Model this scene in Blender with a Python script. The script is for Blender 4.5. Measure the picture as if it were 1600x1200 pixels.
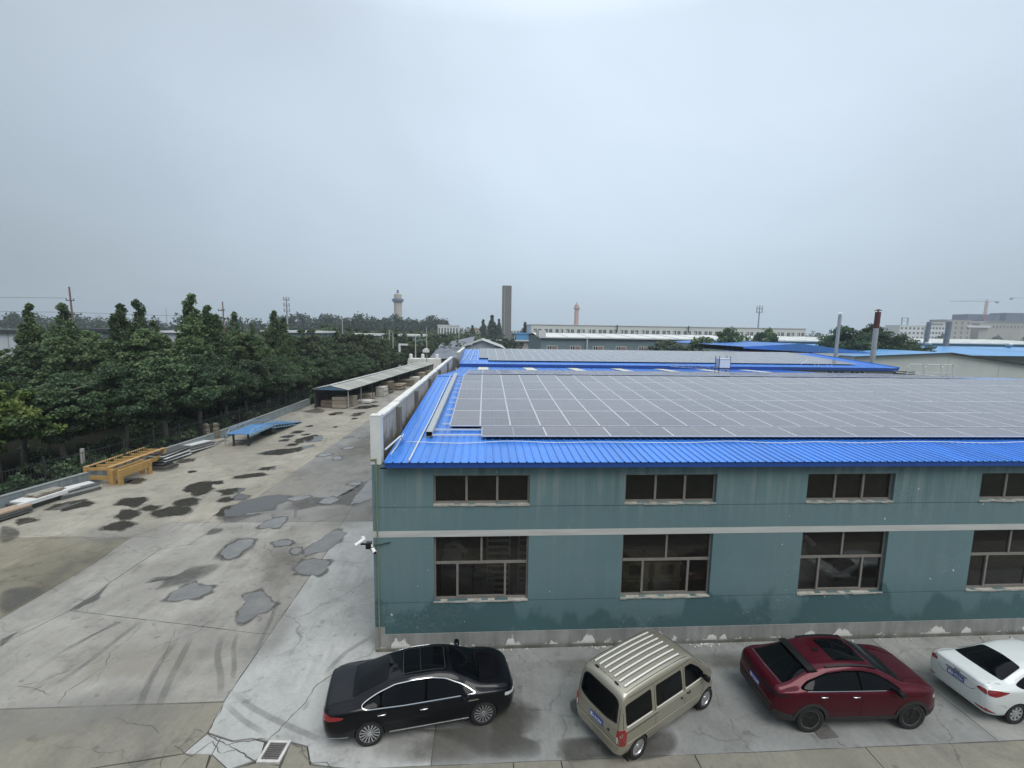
import bpy, bmesh, math, random
import numpy as np
from mathutils import Vector, Matrix, geometry as mgeo
from mathutils.bvhtree import BVHTree
R = math.radians
random.seed(7)
rng = np.random.default_rng(11)
for o in list(bpy.data.objects):
    bpy.data.objects.remove(o)
SC = bpy.context.scene
COL = SC.collection

# ------------------------------------------------------------------ camera
cam_d = bpy.data.cameras.new('camera')
cam = bpy.data.objects.new('camera', cam_d)
COL.objects.link(cam)
cam_d.sensor_width = 36.0
cam_d.sensor_fit = 'HORIZONTAL'
cam_d.lens = 36.0 * 700.0 / 1600.0
cam_d.clip_start = 0.1
cam_d.clip_end = 8000
CAM = Vector((0.0, -13.4035, 10.2662))
YAW, PITCH, ROLL = 0.0608595, 0.1199031, -0.0151594
_f = Vector((math.sin(YAW) * math.cos(PITCH), math.cos(YAW) * math.cos(PITCH), -math.sin(PITCH)))
_r = Vector((math.cos(YAW), -math.sin(YAW), 0))
_d = _f.cross(_r)
_r2 = _r * math.cos(ROLL) + _d * math.sin(ROLL)
_d2 = -_r * math.sin(ROLL) + _d * math.cos(ROLL)
m = Matrix.Identity(4)
for i in range(3):
    m[i][0] = _r2[i]; m[i][1] = -_d2[i]; m[i][2] = -_f[i]; m[i][3] = CAM[i]
cam.matrix_world = m
SC.camera = cam

# ------------------------------------------------------------------ world (overcast sky)
SUN_EL, SUN_AZ = R(58), R(150)      # azimuth measured clockwise from +Y
W = bpy.data.worlds.new('World')
SC.world = W
W.use_nodes = True
nt = W.node_tree
nt.nodes.clear()
def wn(t, **k):
    n = nt.nodes.new(t)
    for a, v in k.items():
        setattr(n, a, v)
    return n
out = wn('ShaderNodeOutputWorld')
bg = wn('ShaderNodeBackground')
bg.inputs['Strength'].default_value = 0.1
sky = wn('ShaderNodeTexSky')
sky.sky_type = 'NISHITA'
sky.sun_disc = False
sky.sun_elevation = SUN_EL
sky.sun_rotation = SUN_AZ
sky.air_density = 1.5
sky.dust_density = 4.0
tc = wn('ShaderNodeTexCoord')
sep = wn('ShaderNodeSeparateXYZ')
nt.links.new(tc.outputs['Generated'], sep.inputs[0])
# cloud deck: brighter towards the zenith, soft structure
mr = wn('ShaderNodeMapRange')
mr.inputs['From Min'].default_value = 0.0
mr.inputs['From Max'].default_value = 0.75
nt.links.new(sep.outputs['Z'], mr.inputs['Value'])
ramp = wn('ShaderNodeValToRGB')
cr = ramp.color_ramp
SKYC = [(0.0, (3.35, 4.15, 4.95)), (0.22, (4.3, 5.1, 5.95)), (0.5, (5.0, 5.8, 6.65)), (0.7, (5.0, 5.75, 6.55)), (1.0, (10.0, 10.9, 11.8))]
SKYK = 0.09
while len(cr.elements) < len(SKYC):
    cr.elements.new(0.5)
for e, (p_, c_) in zip(cr.elements, SKYC):
    e.position = p_
    e.color = (c_[0] * SKYK, c_[1] * SKYK, c_[2] * SKYK, 1)
nt.links.new(mr.outputs[0], ramp.inputs[0])
mp = wn('ShaderNodeMapping')
mp.inputs['Scale'].default_value = (1.0, 1.0, 1.5)
mp.inputs['Location'].default_value = (0.35, 0.1, 0.55)
nt.links.new(tc.outputs['Generated'], mp.inputs['Vector'])
nz = wn('ShaderNodeTexNoise')
nz.inputs['Scale'].default_value = 1.2
nz.inputs['Detail'].default_value = 5.0
nz.inputs['Roughness'].default_value = 0.48
nz.inputs['Distortion'].default_value = 0.4
nt.links.new(mp.outputs[0], nz.inputs['Vector'])
mr2 = wn('ShaderNodeMapRange')
mr2.inputs['From Min'].default_value = 0.3
mr2.inputs['From Max'].default_value = 0.7
mr2.inputs['To Min'].default_value = 0.905
mr2.inputs['To Max'].default_value = 1.12
nt.links.new(nz.outputs[0], mr2.inputs['Value'])
mul = wn('ShaderNodeVectorMath', operation='SCALE')
nt.links.new(ramp.outputs[0], mul.inputs[0])
nt.links.new(mr2.outputs[0], mul.inputs['Scale'])
mul2 = wn('ShaderNodeVectorMath', operation='SCALE')
mul2.inputs['Scale'].default_value = 1.0 / SKYK
# the cloud is thinnest, and glows, in a broad patch to the north; it thickens towards the west
GLOW = Vector((0.36, 0.83, 0.42)).normalized()
dt = wn('ShaderNodeVectorMath', operation='DOT_PRODUCT')
dt.inputs[1].default_value = GLOW
nt.links.new(tc.outputs['Generated'], dt.inputs[0])
gl_ = wn('ShaderNodeMapRange')
gl_.inputs['From Min'].default_value = 0.35
gl_.inputs['From Max'].default_value = 0.97
gl_.inputs['To Min'].default_value = 0.64
gl_.inputs['To Max'].default_value = 1.06
nt.links.new(dt.outputs['Value'], gl_.inputs['Value'])
mul3 = wn('ShaderNodeVectorMath', operation='SCALE')
nt.links.new(mul2.outputs[0], mul3.inputs[0])
nt.links.new(gl_.outputs[0], mul3.inputs['Scale'])
nt.links.new(mul.outputs[0], mul2.inputs[0])
mix = wn('ShaderNodeMix', data_type='RGBA')
mix.inputs[0].default_value = 0.9
nt.links.new(sky.outputs[0], mix.inputs[6])
nt.links.new(mul3.outputs[0], mix.inputs[7])
nt.links.new(mix.outputs[2], bg.inputs['Color'])
nt.links.new(bg.outputs[0], out.inputs[0])

sun_d = bpy.data.lights.new('sun', 'SUN')
sun_d.energy = 1.5
sun_d.angle = R(40)
sun_d.color = (1.0, 0.97, 0.93)
sun = bpy.data.objects.new('sun', sun_d)
COL.objects.link(sun)
_sd = Vector((math.sin(SUN_AZ) * math.cos(SUN_EL), math.cos(SUN_AZ) * math.cos(SUN_EL), math.sin(SUN_EL)))
sun.rotation_euler = _sd.to_track_quat('Z', 'Y').to_euler()
sun.location = (0, -30, 60)

SC.view_settings.view_transform = 'Standard'
SC.view_settings.look = 'None'
SC.view_settings.exposure = 0.45
SC.view_settings.gamma = 1.0
SC.view_settings.use_curve_mapping = False
SC.render.engine = 'CYCLES'
SC.cycles.use_denoising = True
SC.cycles.max_bounces = 6
SC.cycles.transparent_max_bounces = 12
SC.cycles.volume_bounces = 1
SC.cycles.caustics_reflective = False
SC.cycles.caustics_refractive = False

# ------------------------------------------------------------------ helpers
def tag(o, label=None, cat=None, group=None, kind=None):
    if label: o['label'] = label
    if cat: o['category'] = cat
    if group: o['group'] = group
    if kind: o['kind'] = kind
    return o

def empty(name, loc=(0, 0, 0), rz=0.0, label=None, cat=None, group=None):
    o = bpy.data.objects.new(name, None)
    COL.objects.link(o)
    o.location = loc
    o.rotation_euler = (0, 0, rz)
    o.empty_display_size = 0.3
    return tag(o, label, cat, group)

def link(name, me, parent=None, loc=None, rot=None):
    o = bpy.data.objects.new(name, me)
    COL.objects.link(o)
    if parent is not None: o.parent = parent
    if loc is not None: o.location = loc
    if rot is not None: o.rotation_euler = rot
    return o

def copy_tree(o, parent=None):
    c = o.copy()
    COL.objects.link(c)
    if parent is not None: c.parent = parent
    for ch in o.children:
        copy_tree(ch, c)
    return c

class MB:
    """collects geometry for ONE mesh"""
    def __init__(s):
        s.v = []; s.f = []; s.mi = []
    def add(s, vs, fs, mi=0):
        b = len(s.v)
        s.v.extend([tuple(v) for v in vs])
        s.f.extend([tuple(i + b for i in f) for f in fs])
        s.mi.extend([mi] * len(fs))
    def box(s, x0, x1, y0, y1, z0, z1, mi=0, M=None):
        vs = [Vector((x, y, z)) for z in (z0, z1) for y in (y0, y1) for x in (x0, x1)]
        if M is not None: vs = [M @ v for v in vs]
        s.add(vs, [(0, 2, 3, 1), (4, 5, 7, 6), (0, 1, 5, 4), (2, 6, 7, 3), (0, 4, 6, 2), (1, 3, 7, 5)], mi)
        return s
    def cbox(s, c, size, rz=0.0, mi=0, rx=0.0, ry=0.0):
        M = Matrix.Translation(c) @ Matrix.Rotation(rz, 4, 'Z') @ Matrix.Rotation(ry, 4, 'Y') @ Matrix.Rotation(rx, 4, 'X')
        a, b, c_ = size[0] / 2, size[1] / 2, size[2] / 2
        return s.box(-a, a, -b, b, -c_, c_, mi, M)
    def bar(s, p0, p1, w, h, mi=0):
        p0 = Vector(p0); p1 = Vector(p1); d = p1 - p0; L = d.length
        q = d.to_track_quat('X', 'Z').to_matrix().to_4x4()
        return s.box(0, L, -w / 2, w / 2, -h / 2, h / 2, mi, Matrix.Translation(p0) @ q)
    def tube(s, pts, r, n=8, mi=0, cap=True):
        pts = [Vector(p) for p in pts]
        rs = r if isinstance(r, (list, tuple)) else [r] * len(pts)
        vs = []; fs = []
        up = Vector((0, 0, 1))
        for i, p in enumerate(pts):
            a = pts[max(i - 1, 0)]; b = pts[min(i + 1, len(pts) - 1)]
            d = (b - a).normalized()
            u = d.cross(up) if abs(d.z) < 0.95 else d.cross(Vector((1, 0, 0)))
            u.normalize(); w = d.cross(u)
            for k in range(n):
                t = 2 * math.pi * k / n
                vs.append(p + (u * math.cos(t) + w * math.sin(t)) * rs[i])
        for i in range(len(pts) - 1):
            for k in range(n):
                k2 = (k + 1) % n
                fs.append((i * n + k, i * n + k2, (i + 1) * n + k2, (i + 1) * n + k))
        if cap:
            fs.append(tuple(range(n))[::-1]); fs.append(tuple((len(pts) - 1) * n + k for k in range(n)))
        s.add(vs, fs, mi)
        return s
    def lathe(s, prof, n=24, mi=0, M=None, cap=True):
        """prof: list of (r, z) around local Z"""
        vs = []; fs = []
        for r_, z in prof:
            for k in range(n):
                t = 2 * math.pi * k / n
                vs.append(Vector((r_ * math.cos(t), r_ * math.sin(t), z)))
        for i in range(len(prof) - 1):
            for k in range(n):
                k2 = (k + 1) % n
                fs.append((i * n + k, i * n + k2, (i + 1) * n + k2, (i + 1) * n + k))
        if cap:
            fs.append(tuple(range(n))[::-1]); fs.append(tuple((len(prof) - 1) * n + k for k in range(n)))
        if M is not None: vs = [M @ v for v in vs]
        s.add(vs, fs, mi)
        return s
    def prism(s, poly, z0, z1, mi=0, M=None, bottom=True):
        n = len(poly)
        a = sum(poly[i][0] * poly[(i + 1) % n][1] - poly[(i + 1) % n][0] * poly[i][1] for i in range(n))
        if a < 0: poly = list(reversed(poly))
        vs = [Vector((x, y, z0)) for x, y in poly] + [Vector((x, y, z1)) for x, y in poly]
        if M is not None: vs = [M @ v for v in vs]
        fs = [tuple(range(n, 2 * n))]
        if bottom: fs.append(tuple(range(n))[::-1])
        fs += [(i, (i + 1) % n, (i + 1) % n + n, i + n) for i in range(n)]
        s.add(vs, fs, mi)
        return s
    def mesh(s, name, mats, smooth=False, angle=None):
        me = bpy.data.meshes.new(name)
        me.from_pydata(s.v, [], s.f)
        for m_ in (mats if isinstance(mats, (list, tuple)) else [mats]):
            me.materials.append(m_)
        if any(s.mi): me.polygons.foreach_set('material_index', s.mi)
        if smooth:
            me.polygons.foreach_set('use_smooth', [True] * len(me.polygons))
            if angle: me.set_sharp_from_angle(angle=R(angle))
        me.update()
        return me
    def build(s, name, mats, parent=None, smooth=False, angle=None, loc=None, rot=None):
        return link(name, s.mesh(name, mats, smooth, angle), parent, loc, rot)

# ------------------------------------------------------------------ materials
def M_(name, base, rough=0.6, metal=0.0, var=0.12, scale=3.0, detail=4.0, bump=0.0, bscale=None, coat=0.0,
       spec=0.5, var2=None, obj_rand=0.0, coord='Object', stretch=(1, 1, 1), rough_var=0.0):
    m_ = bpy.data.materials.new(name)
    m_.use_nodes = True
    t = m_.node_tree
    b = t.nodes['Principled BSDF']
    L = t.links.new
    b.inputs['Roughness'].default_value = rough
    b.inputs['Metallic'].default_value = metal
    b.inputs['Coat Weight'].default_value = coat
    b.inputs['Coat Roughness'].default_value = 0.04
    b.inputs['Specular IOR Level'].default_value = spec
    if coord == 'World':
        g = t.nodes.new('ShaderNodeNewGeometry'); vec = g.outputs['Position']
    else:
        g = t.nodes.new('ShaderNodeTexCoord'); vec = g.outputs['Object']
    mpn = t.nodes.new('ShaderNodeMapping')
    mpn.inputs['Scale'].default_value = stretch
    L(vec, mpn.inputs['Vector'])
    n = t.nodes.new('ShaderNodeTexNoise')
    n.inputs['Scale'].default_value = scale
    n.inputs['Detail'].default_value = detail
    n.inputs['Roughness'].default_value = 0.6
    L(mpn.outputs[0], n.inputs['Vector'])
    mr_ = t.nodes.new('ShaderNodeMapRange')
    mr_.inputs['From Min'].default_value = 0.25
    mr_.inputs['From Max'].default_value = 0.75
    L(n.outputs[0], mr_.inputs['Value'])
    mx = t.nodes.new('ShaderNodeMix'); mx.data_type = 'RGBA'
    c2 = var2 if var2 else tuple(min(1, c * (1 + var)) for c in base)
    c1 = base if var2 else tuple(c * (1 - var) for c in base)
    mx.inputs[6].default_value = (*c1, 1)
    mx.inputs[7].default_value = (*c2, 1)
    L(mr_.outputs[0], mx.inputs[0])
    col = mx.outputs[2]
    if obj_rand:
        oi = t.nodes.new('ShaderNodeObjectInfo')
        mo = t.nodes.new('ShaderNodeMapRange')
        mo.inputs['To Min'].default_value = 1 - obj_rand
        mo.inputs['To Max'].default_value = 1 + obj_rand
        L(oi.outputs['Random'], mo.inputs['Value'])
        sc_ = t.nodes.new('ShaderNodeVectorMath'); sc_.operation = 'SCALE'
        L(col, sc_.inputs[0]); L(mo.outputs[0], sc_.inputs['Scale'])
        col = sc_.outputs[0]
    L(col, b.inputs['Base Color'])
    if rough_var:
        mv = t.nodes.new('ShaderNodeMapRange')
        mv.inputs['From Min'].default_value = 0.3; mv.inputs['From Max'].default_value = 0.7
        mv.inputs['To Min'].default_value = max(0.02, rough - rough_var); mv.inputs['To Max'].default_value = min(1, rough + rough_var)
        L(n.outputs[0], mv.inputs['Value']); L(mv.outputs[0], b.inputs['Roughness'])
    if bump:
        n2 = t.nodes.new('ShaderNodeTexNoise')
        n2.inputs['Scale'].default_value = bscale or scale * 6
        n2.inputs['Detail'].default_value = 5
        L(vec, n2.inputs['Vector'])
        bp = t.nodes.new('ShaderNodeBump')
        bp.inputs['Strength'].default_value = bump
        bp.inputs['Distance'].default_value = 0.02
        L(n2.outputs[0], bp.inputs['Height']); L(bp.outputs[0], b.inputs['Normal'])
    return m_

class NT:
    """small node-graph helper for the bigger materials"""
    def __init__(s, name):
        s.m = bpy.data.materials.new(name); s.m.use_nodes = True
        s.t = s.m.node_tree; s.b = s.t.nodes['Principled BSDF']; s.L = s.t.links.new
        s.geo = s.t.nodes.new('ShaderNodeNewGeometry')
        s.pos = s.geo.outputs['Position']
        sx = s.t.nodes.new('ShaderNodeSeparateXYZ'); s.L(s.pos, sx.inputs[0])
        s.x, s.y, s.z = sx.outputs
    def node(s, t_): return s.t.nodes.new(t_)
    def map(s, vec, scale=(1, 1, 1), loc=(0, 0, 0), rot=(0, 0, 0)):
        n = s.node('ShaderNodeMapping'); n.inputs['Scale'].default_value = scale; n.inputs['Location'].default_value = loc
        n.inputs['Rotation'].default_value = rot
        s.L(vec, n.inputs['Vector']); return n.outputs[0]
    def noise(s, vec, scale, detail=4, rough=0.55, dist=0.0):
        n = s.node('ShaderNodeTexNoise'); n.inputs['Scale'].default_value = scale; n.inputs['Detail'].default_value = detail
        n.inputs['Roughness'].default_value = rough; n.inputs['Distortion'].default_value = dist
        s.L(vec, n.inputs['Vector']); return n.outputs[0]
    def rng(s, v, a, b, c=0.0, d=1.0, smooth=False):
        n = s.node('ShaderNodeMapRange')
        if smooth: n.interpolation_type = 'SMOOTHSTEP'
        n.inputs['From Min'].default_value = a; n.inputs['From Max'].default_value = b
        n.inputs['To Min'].default_value = c; n.inputs['To Max'].default_value = d
        s.L(v, n.inputs['Value']); return n.outputs[0]
    def math(s, op, a, b=None, c=None):
        n = s.node('ShaderNodeMath'); n.operation = op
        for i, v in enumerate((a, b, c)):
            if v is None: continue
            if isinstance(v, (int, float)): n.inputs[i].default_value = v
            else: s.L(v, n.inputs[i])
        return n.outputs[0]
    def mix(s, f, a, b):
        n = s.node('ShaderNodeMix'); n.data_type = 'RGBA'
        if isinstance(f, (int, float)): n.inputs[0].default_value = f
        else: s.L(f, n.inputs[0])
        for i, v in ((6, a), (7, b)):
            if isinstance(v, tuple): n.inputs[i].default_value = (*v, 1)
            else: s.L(v, n.inputs[i])
        return n.outputs[2]
    def scale(s, c, f):
        n = s.node('ShaderNodeVectorMath'); n.operation = 'SCALE'
        s.L(c, n.inputs[0])
        if isinstance(f, (int, float)): n.inputs['Scale'].default_value = f
        else: s.L(f, n.inputs['Scale'])
        return n.outputs[0]
    def bump(s, h, st=0.3, dist=0.02):
        n = s.node('ShaderNodeBump'); n.inputs['Strength'].default_value = st; n.inputs['Distance'].default_value = dist
        s.L(h, n.inputs['Height']); s.L(n.outputs[0], s.b.inputs['Normal'])

def pchip(xs, ys):
    xs = np.array(xs, float); ys = np.array(ys, float)
    h = np.diff(xs); dl = np.diff(ys) / h
    d = np.zeros_like(ys)
    for i in range(1, len(xs) - 1):
        if dl[i - 1] * dl[i] > 0:
            w1 = 2 * h[i] + h[i - 1]; w2 = h[i] + 2 * h[i - 1]
            d[i] = (w1 + w2) / (w1 / dl[i - 1] + w2 / dl[i])
    d[0] = dl[0]; d[-1] = dl[-1]
    def f(x):
        x = np.clip(np.asarray(x, float), xs[0], xs[-1])
        i = np.clip(np.searchsorted(xs, x) - 1, 0, len(xs) - 2)
        t = (x - xs[i]) / h[i]
        return ((2 * t**3 - 3 * t**2 + 1) * ys[i] + (t**3 - 2 * t**2 + t) * h[i] * d[i]
                + (-2 * t**3 + 3 * t**2) * ys[i + 1] + (t**3 - t**2) * h[i] * d[i + 1])
    return f

def smooth_poly(pts, k=4):
    """closed Catmull-Rom through 2-D points"""
    n = len(pts); o = []
    P = [np.array(p, float) for p in pts]
    for i in range(n):
        a, b, c, d = P[i - 1], P[i], P[(i + 1) % n], P[(i + 2) % n]
        for j in range(k):
            t = j / k
            o.append(tuple(0.5 * (2 * b + (c - a) * t + (2 * a - 5 * b + 4 * c - d) * t * t + (3 * b - a - 3 * c + d) * t**3)))
    return o
# outlines on the ground, metres
PUDDLES = [[[-19.85,13.2],[-19.67,12.73],[-19.8,12.29],[-20.34,12.33],[-20.92,12.47],[-21.16,12.92],[-21.29,13.45],[-20.77,13.56],[-20.25,13.59]],[[-18.84,11.26],[-18.73,10.84],[-18.8,10.53],[-19.1,10.42],[-19.55,10.73],[-19.83,11.14],[-19.99,11.6],[-19.68,11.7],[-19.31,11.6]],[[-18.4,12.09],[-18.32,11.8],[-18.5,11.66],[-18.73,11.64],[-19.04,11.71],[-19.13,11.95],[-19.12,12.17],[-18.96,12.31],[-18.71,12.26]],[[-16.38,11.77],[-16.34,11.31],[-16.69,10.86],[-17.43,10.74],[-17.87,10.96],[-18.15,11.3],[-18.13,11.8],[-17.54,12.12],[-16.82,12.09]],[[-16.78,12.98],[-16.65,12.57],[-16.91,12.33],[-17.26,12.18],[-17.69,12.4],[-17.94,12.79],[-17.93,13.21],[-17.58,13.44],[-17.09,13.32]],[[-18.08,9.83],[-18.08,9.53],[-18.15,9.18],[-18.61,9.14],[-19.07,9.3],[-19.39,9.63],[-19.15,9.89],[-18.92,10.19],[-18.4,10.11]],[[-17.28,16.31],[-17.14,16.05],[-17.27,15.92],[-17.44,15.85],[-17.61,16.0],[-17.81,16.22],[-17.76,16.43],[-17.61,16.51],[-17.43,16.47]],[[-15.18,14.75],[-15.16,14.41],[-15.37,14.1],[-15.79,13.97],[-16.09,14.17],[-16.43,14.49],[-16.3,14.87],[-15.89,15.08],[-15.4,15.04]],[[-14.98,13.26],[-14.94,13.02],[-15.08,12.82],[-15.35,12.82],[-15.59,12.91],[-15.67,13.11],[-15.65,13.34],[-15.46,13.5],[-15.18,13.43]],[[-14.27,13.67],[-14.24,13.37],[-14.41,13.14],[-14.7,13.09],[-15.0,13.26],[-15.05,13.52],[-15.05,13.8],[-14.83,13.94],[-14.57,13.87]],[[-15.42,18.03],[-15.25,17.63],[-15.76,17.24],[-16.45,17.03],[-16.93,17.11],[-17.16,17.41],[-16.68,17.73],[-16.21,18.07],[-15.7,18.17]],[[-23.47,10.52],[-23.44,10.3],[-23.53,10.12],[-23.75,10.02],[-24.02,10.16],[-24.23,10.36],[-24.34,10.62],[-24.07,10.7],[-23.8,10.68]],[[-15.39,19.4],[-15.31,19.11],[-15.53,18.87],[-15.84,18.83],[-16.15,18.89],[-16.17,19.12],[-16.1,19.38],[-15.86,19.55],[-15.55,19.59]],[[-22.6,20.19],[-22.48,19.54],[-22.7,19.01],[-23.21,18.8],[-23.8,19.06],[-24.16,19.62],[-24.24,20.28],[-23.93,20.88],[-23.21,20.65]],[[-22.3,21.45],[-22.19,21.11],[-22.35,20.83],[-22.63,20.66],[-22.96,20.79],[-23.24,21.12],[-23.13,21.45],[-22.9,21.72],[-22.5,21.72]],[[-18.05,29.32],[-18.09,28.96],[-18.24,28.61],[-18.55,28.53],[-18.81,28.64],[-19.02,28.95],[-18.88,29.28],[-18.65,29.55],[-18.32,29.56]],[[-17.83,27.76],[-17.83,27.48],[-17.95,27.22],[-18.2,27.14],[-18.42,27.25],[-18.52,27.5],[-18.44,27.75],[-18.27,27.92],[-18.05,27.94]],[[-16.37,26.18],[-16.43,25.89],[-16.55,25.61],[-16.81,25.53],[-17.09,25.62],[-17.09,25.88],[-17.12,26.22],[-16.88,26.39],[-16.6,26.39]],[[-17.9,31.21],[-17.88,30.79],[-18.0,30.34],[-18.35,30.3],[-18.71,30.41],[-18.78,30.8],[-18.72,31.2],[-18.47,31.44],[-18.14,31.51]],[[-16.81,30.02],[-16.82,29.79],[-16.95,29.57],[-17.19,29.47],[-17.34,29.56],[-17.46,29.74],[-17.32,29.93],[-17.17,30.12],[-16.98,30.14]],[[-17.95,33.74],[-17.89,33.49],[-18.02,33.3],[-18.2,33.19],[-18.38,33.26],[-18.48,33.49],[-18.4,33.73],[-18.25,33.92],[-18.06,33.9]],[[-15.31,33.4],[-15.27,33.19],[-15.35,33.01],[-15.49,32.96],[-15.61,33.05],[-15.66,33.23],[-15.63,33.42],[-15.53,33.59],[-15.4,33.53]],[[-12.4,22.95],[-12.49,22.64],[-12.7,22.36],[-13.0,22.24],[-13.33,22.32],[-13.36,22.62],[-13.33,23.01],[-12.98,23.22],[-12.66,23.16]],[[-11.24,25.08],[-11.32,24.84],[-11.45,24.58],[-11.73,24.46],[-11.98,24.56],[-12.05,24.82],[-11.88,25.06],[-11.65,25.22],[-11.37,25.28]],[[-11.33,21.94],[-11.25,21.62],[-11.43,21.44],[-11.64,21.38],[-11.85,21.51],[-11.87,21.77],[-11.89,22.09],[-11.68,22.24],[-11.43,22.18]],[[-12.46,28.99],[-12.46,28.73],[-12.64,28.53],[-12.87,28.41],[-13.07,28.51],[-13.13,28.75],[-13.01,28.97],[-12.82,29.13],[-12.62,29.13]],[[-11.16,28.71],[-11.13,28.45],[-11.3,28.32],[-11.47,28.21],[-11.63,28.3],[-11.69,28.52],[-11.58,28.71],[-11.45,28.89],[-11.25,28.88]],[[-8.21,15.94],[-8.18,15.7],[-8.39,15.55],[-8.6,15.49],[-8.87,15.56],[-8.94,15.81],[-8.77,16.01],[-8.55,16.15],[-8.29,16.13]],[[-8.74,13.08],[-8.72,12.73],[-8.93,12.42],[-9.31,12.4],[-9.67,12.56],[-9.7,12.9],[-9.56,13.21],[-9.28,13.5],[-8.96,13.32]],[[-10.55,13.45],[-10.66,13.21],[-10.92,12.99],[-11.28,12.87],[-11.6,12.96],[-11.75,13.19],[-11.56,13.47],[-11.16,13.64],[-10.74,13.64]],[[-9.23,7.61],[-9.17,7.37],[-9.41,7.25],[-9.66,7.22],[-9.87,7.32],[-10.02,7.52],[-9.9,7.71],[-9.65,7.81],[-9.35,7.79]],[[-8.38,6.79],[-8.4,6.6],[-8.49,6.45],[-8.67,6.45],[-8.8,6.59],[-8.87,6.76],[-8.84,6.92],[-8.73,7.05],[-8.54,6.95]],[[-17.12,41.27],[-17.08,40.62],[-17.45,40.19],[-17.84,39.85],[-18.28,40.0],[-18.48,40.56],[-18.27,41.15],[-17.89,41.59],[-17.5,41.57]],[[-14.06,46.42],[-14.3,45.31],[-14.95,44.3],[-15.76,43.73],[-16.46,43.88],[-16.88,44.77],[-16.31,45.82],[-15.58,46.95],[-14.71,47.01]],[[-14.95,49.54],[-15.12,48.92],[-15.44,48.37],[-15.87,47.91],[-16.29,48.06],[-16.44,48.63],[-16.18,49.27],[-15.77,49.78],[-15.31,49.92]],[[-14.62,41.27],[-14.66,40.87],[-14.9,40.42],[-15.27,40.17],[-15.61,40.2],[-15.77,40.56],[-15.52,41.01],[-15.16,41.43],[-14.72,41.53]],[[-14.64,39.93],[-14.65,39.55],[-14.89,39.22],[-15.2,39.02],[-15.43,39.12],[-15.59,39.43],[-15.45,39.84],[-15.13,40.1],[-14.8,40.17]],[[-14.52,37.88],[-14.47,37.55],[-14.6,37.29],[-14.8,37.23],[-14.99,37.33],[-15.02,37.61],[-14.97,37.89],[-14.83,38.07],[-14.64,38.08]],[[-17.66,40.18],[-17.66,39.89],[-17.74,39.56],[-17.96,39.49],[-18.14,39.57],[-18.27,39.84],[-18.19,40.15],[-18.02,40.41],[-17.77,40.41]],[[-20.36,18.62],[-20.35,18.46],[-20.41,18.32],[-20.58,18.29],[-20.72,18.36],[-20.8,18.49],[-20.81,18.66],[-20.68,18.75],[-20.53,18.71]],[[-23.23,16.73],[-23.16,16.44],[-23.14,16.1],[-23.45,16.08],[-23.79,16.23],[-24.07,16.55],[-23.97,16.8],[-23.87,17.07],[-23.5,17.0]],[[-22.52,16.74],[-22.46,16.44],[-22.51,16.12],[-22.84,16.08],[-23.19,16.2],[-23.44,16.5],[-23.37,16.8],[-23.2,17.07],[-22.79,17.01]],[[-18.8,14.92],[-18.93,15.86],[-18.58,16.47],[-17.84,16.33],[-17.5,15.47],[-17.08,14.88],[-17.08,14.11],[-17.41,13.9],[-17.98,14.34],[-18.44,14.46]],[[-24.22,11.82],[-24.29,12.45],[-24.05,12.92],[-23.56,13.2],[-22.83,13.09],[-22.44,12.41],[-22.75,12.05],[-23.04,11.61],[-23.55,11.89]],[[-14.49,11.06],[-14.68,11.96],[-14.33,12.62],[-13.72,13.31],[-12.9,13.71],[-11.67,13.47],[-11.59,12.86],[-11.95,12.18],[-12.22,11.45],[-12.92,11.11],[-13.38,10.7],[-14.01,10.63]],[[-18.27,23.11],[-17.81,24.08],[-17.05,24.48],[-16.17,24.89],[-15.13,25.96],[-15.11,24.89],[-15.59,23.48],[-16.37,22.92],[-17.54,22.74]],[[-17.16,27.56],[-16.9,28.79],[-16.01,29.57],[-15.14,28.8],[-14.99,27.57],[-15.78,26.63],[-16.55,26.63]],[[-7.83,12.09],[-7.82,12.83],[-7.85,14.15],[-7.61,16.56],[-6.85,13.59],[-7.17,12.69],[-7.61,12.28]],[[-11.49,9.32],[-11.46,10.2],[-10.76,10.49],[-10.54,10.21],[-10.52,9.39],[-10.82,9.17]],[[-11.9,6.59],[-11.96,7.35],[-11.79,7.91],[-11.29,7.9],[-10.89,7.4],[-11.02,6.78],[-11.13,6.2],[-11.51,6.15]],[[-8.17,6.48],[-8.19,7.08],[-7.97,7.89],[-7.71,8.48],[-7.15,8.7],[-6.88,8.2],[-6.98,7.44],[-7.27,6.75],[-7.72,6.39],[-7.98,6.25]],[[-7.91,4.96],[-8.03,5.76],[-7.75,5.92],[-6.94,5.79],[-6.7,5.38],[-6.74,4.93],[-7.0,4.62],[-7.55,4.7]],[[-9.15,3.18],[-8.67,3.53],[-8.33,3.15],[-7.78,2.77],[-7.81,2.34],[-8.09,1.98],[-8.38,1.59],[-8.65,1.69],[-8.8,2.28],[-8.87,2.81]],[[-11.98,3.3],[-11.87,3.86],[-11.57,4.15],[-11.31,4.07],[-10.73,3.85],[-10.61,3.52],[-10.97,3.09],[-11.7,3.06]]]
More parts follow.
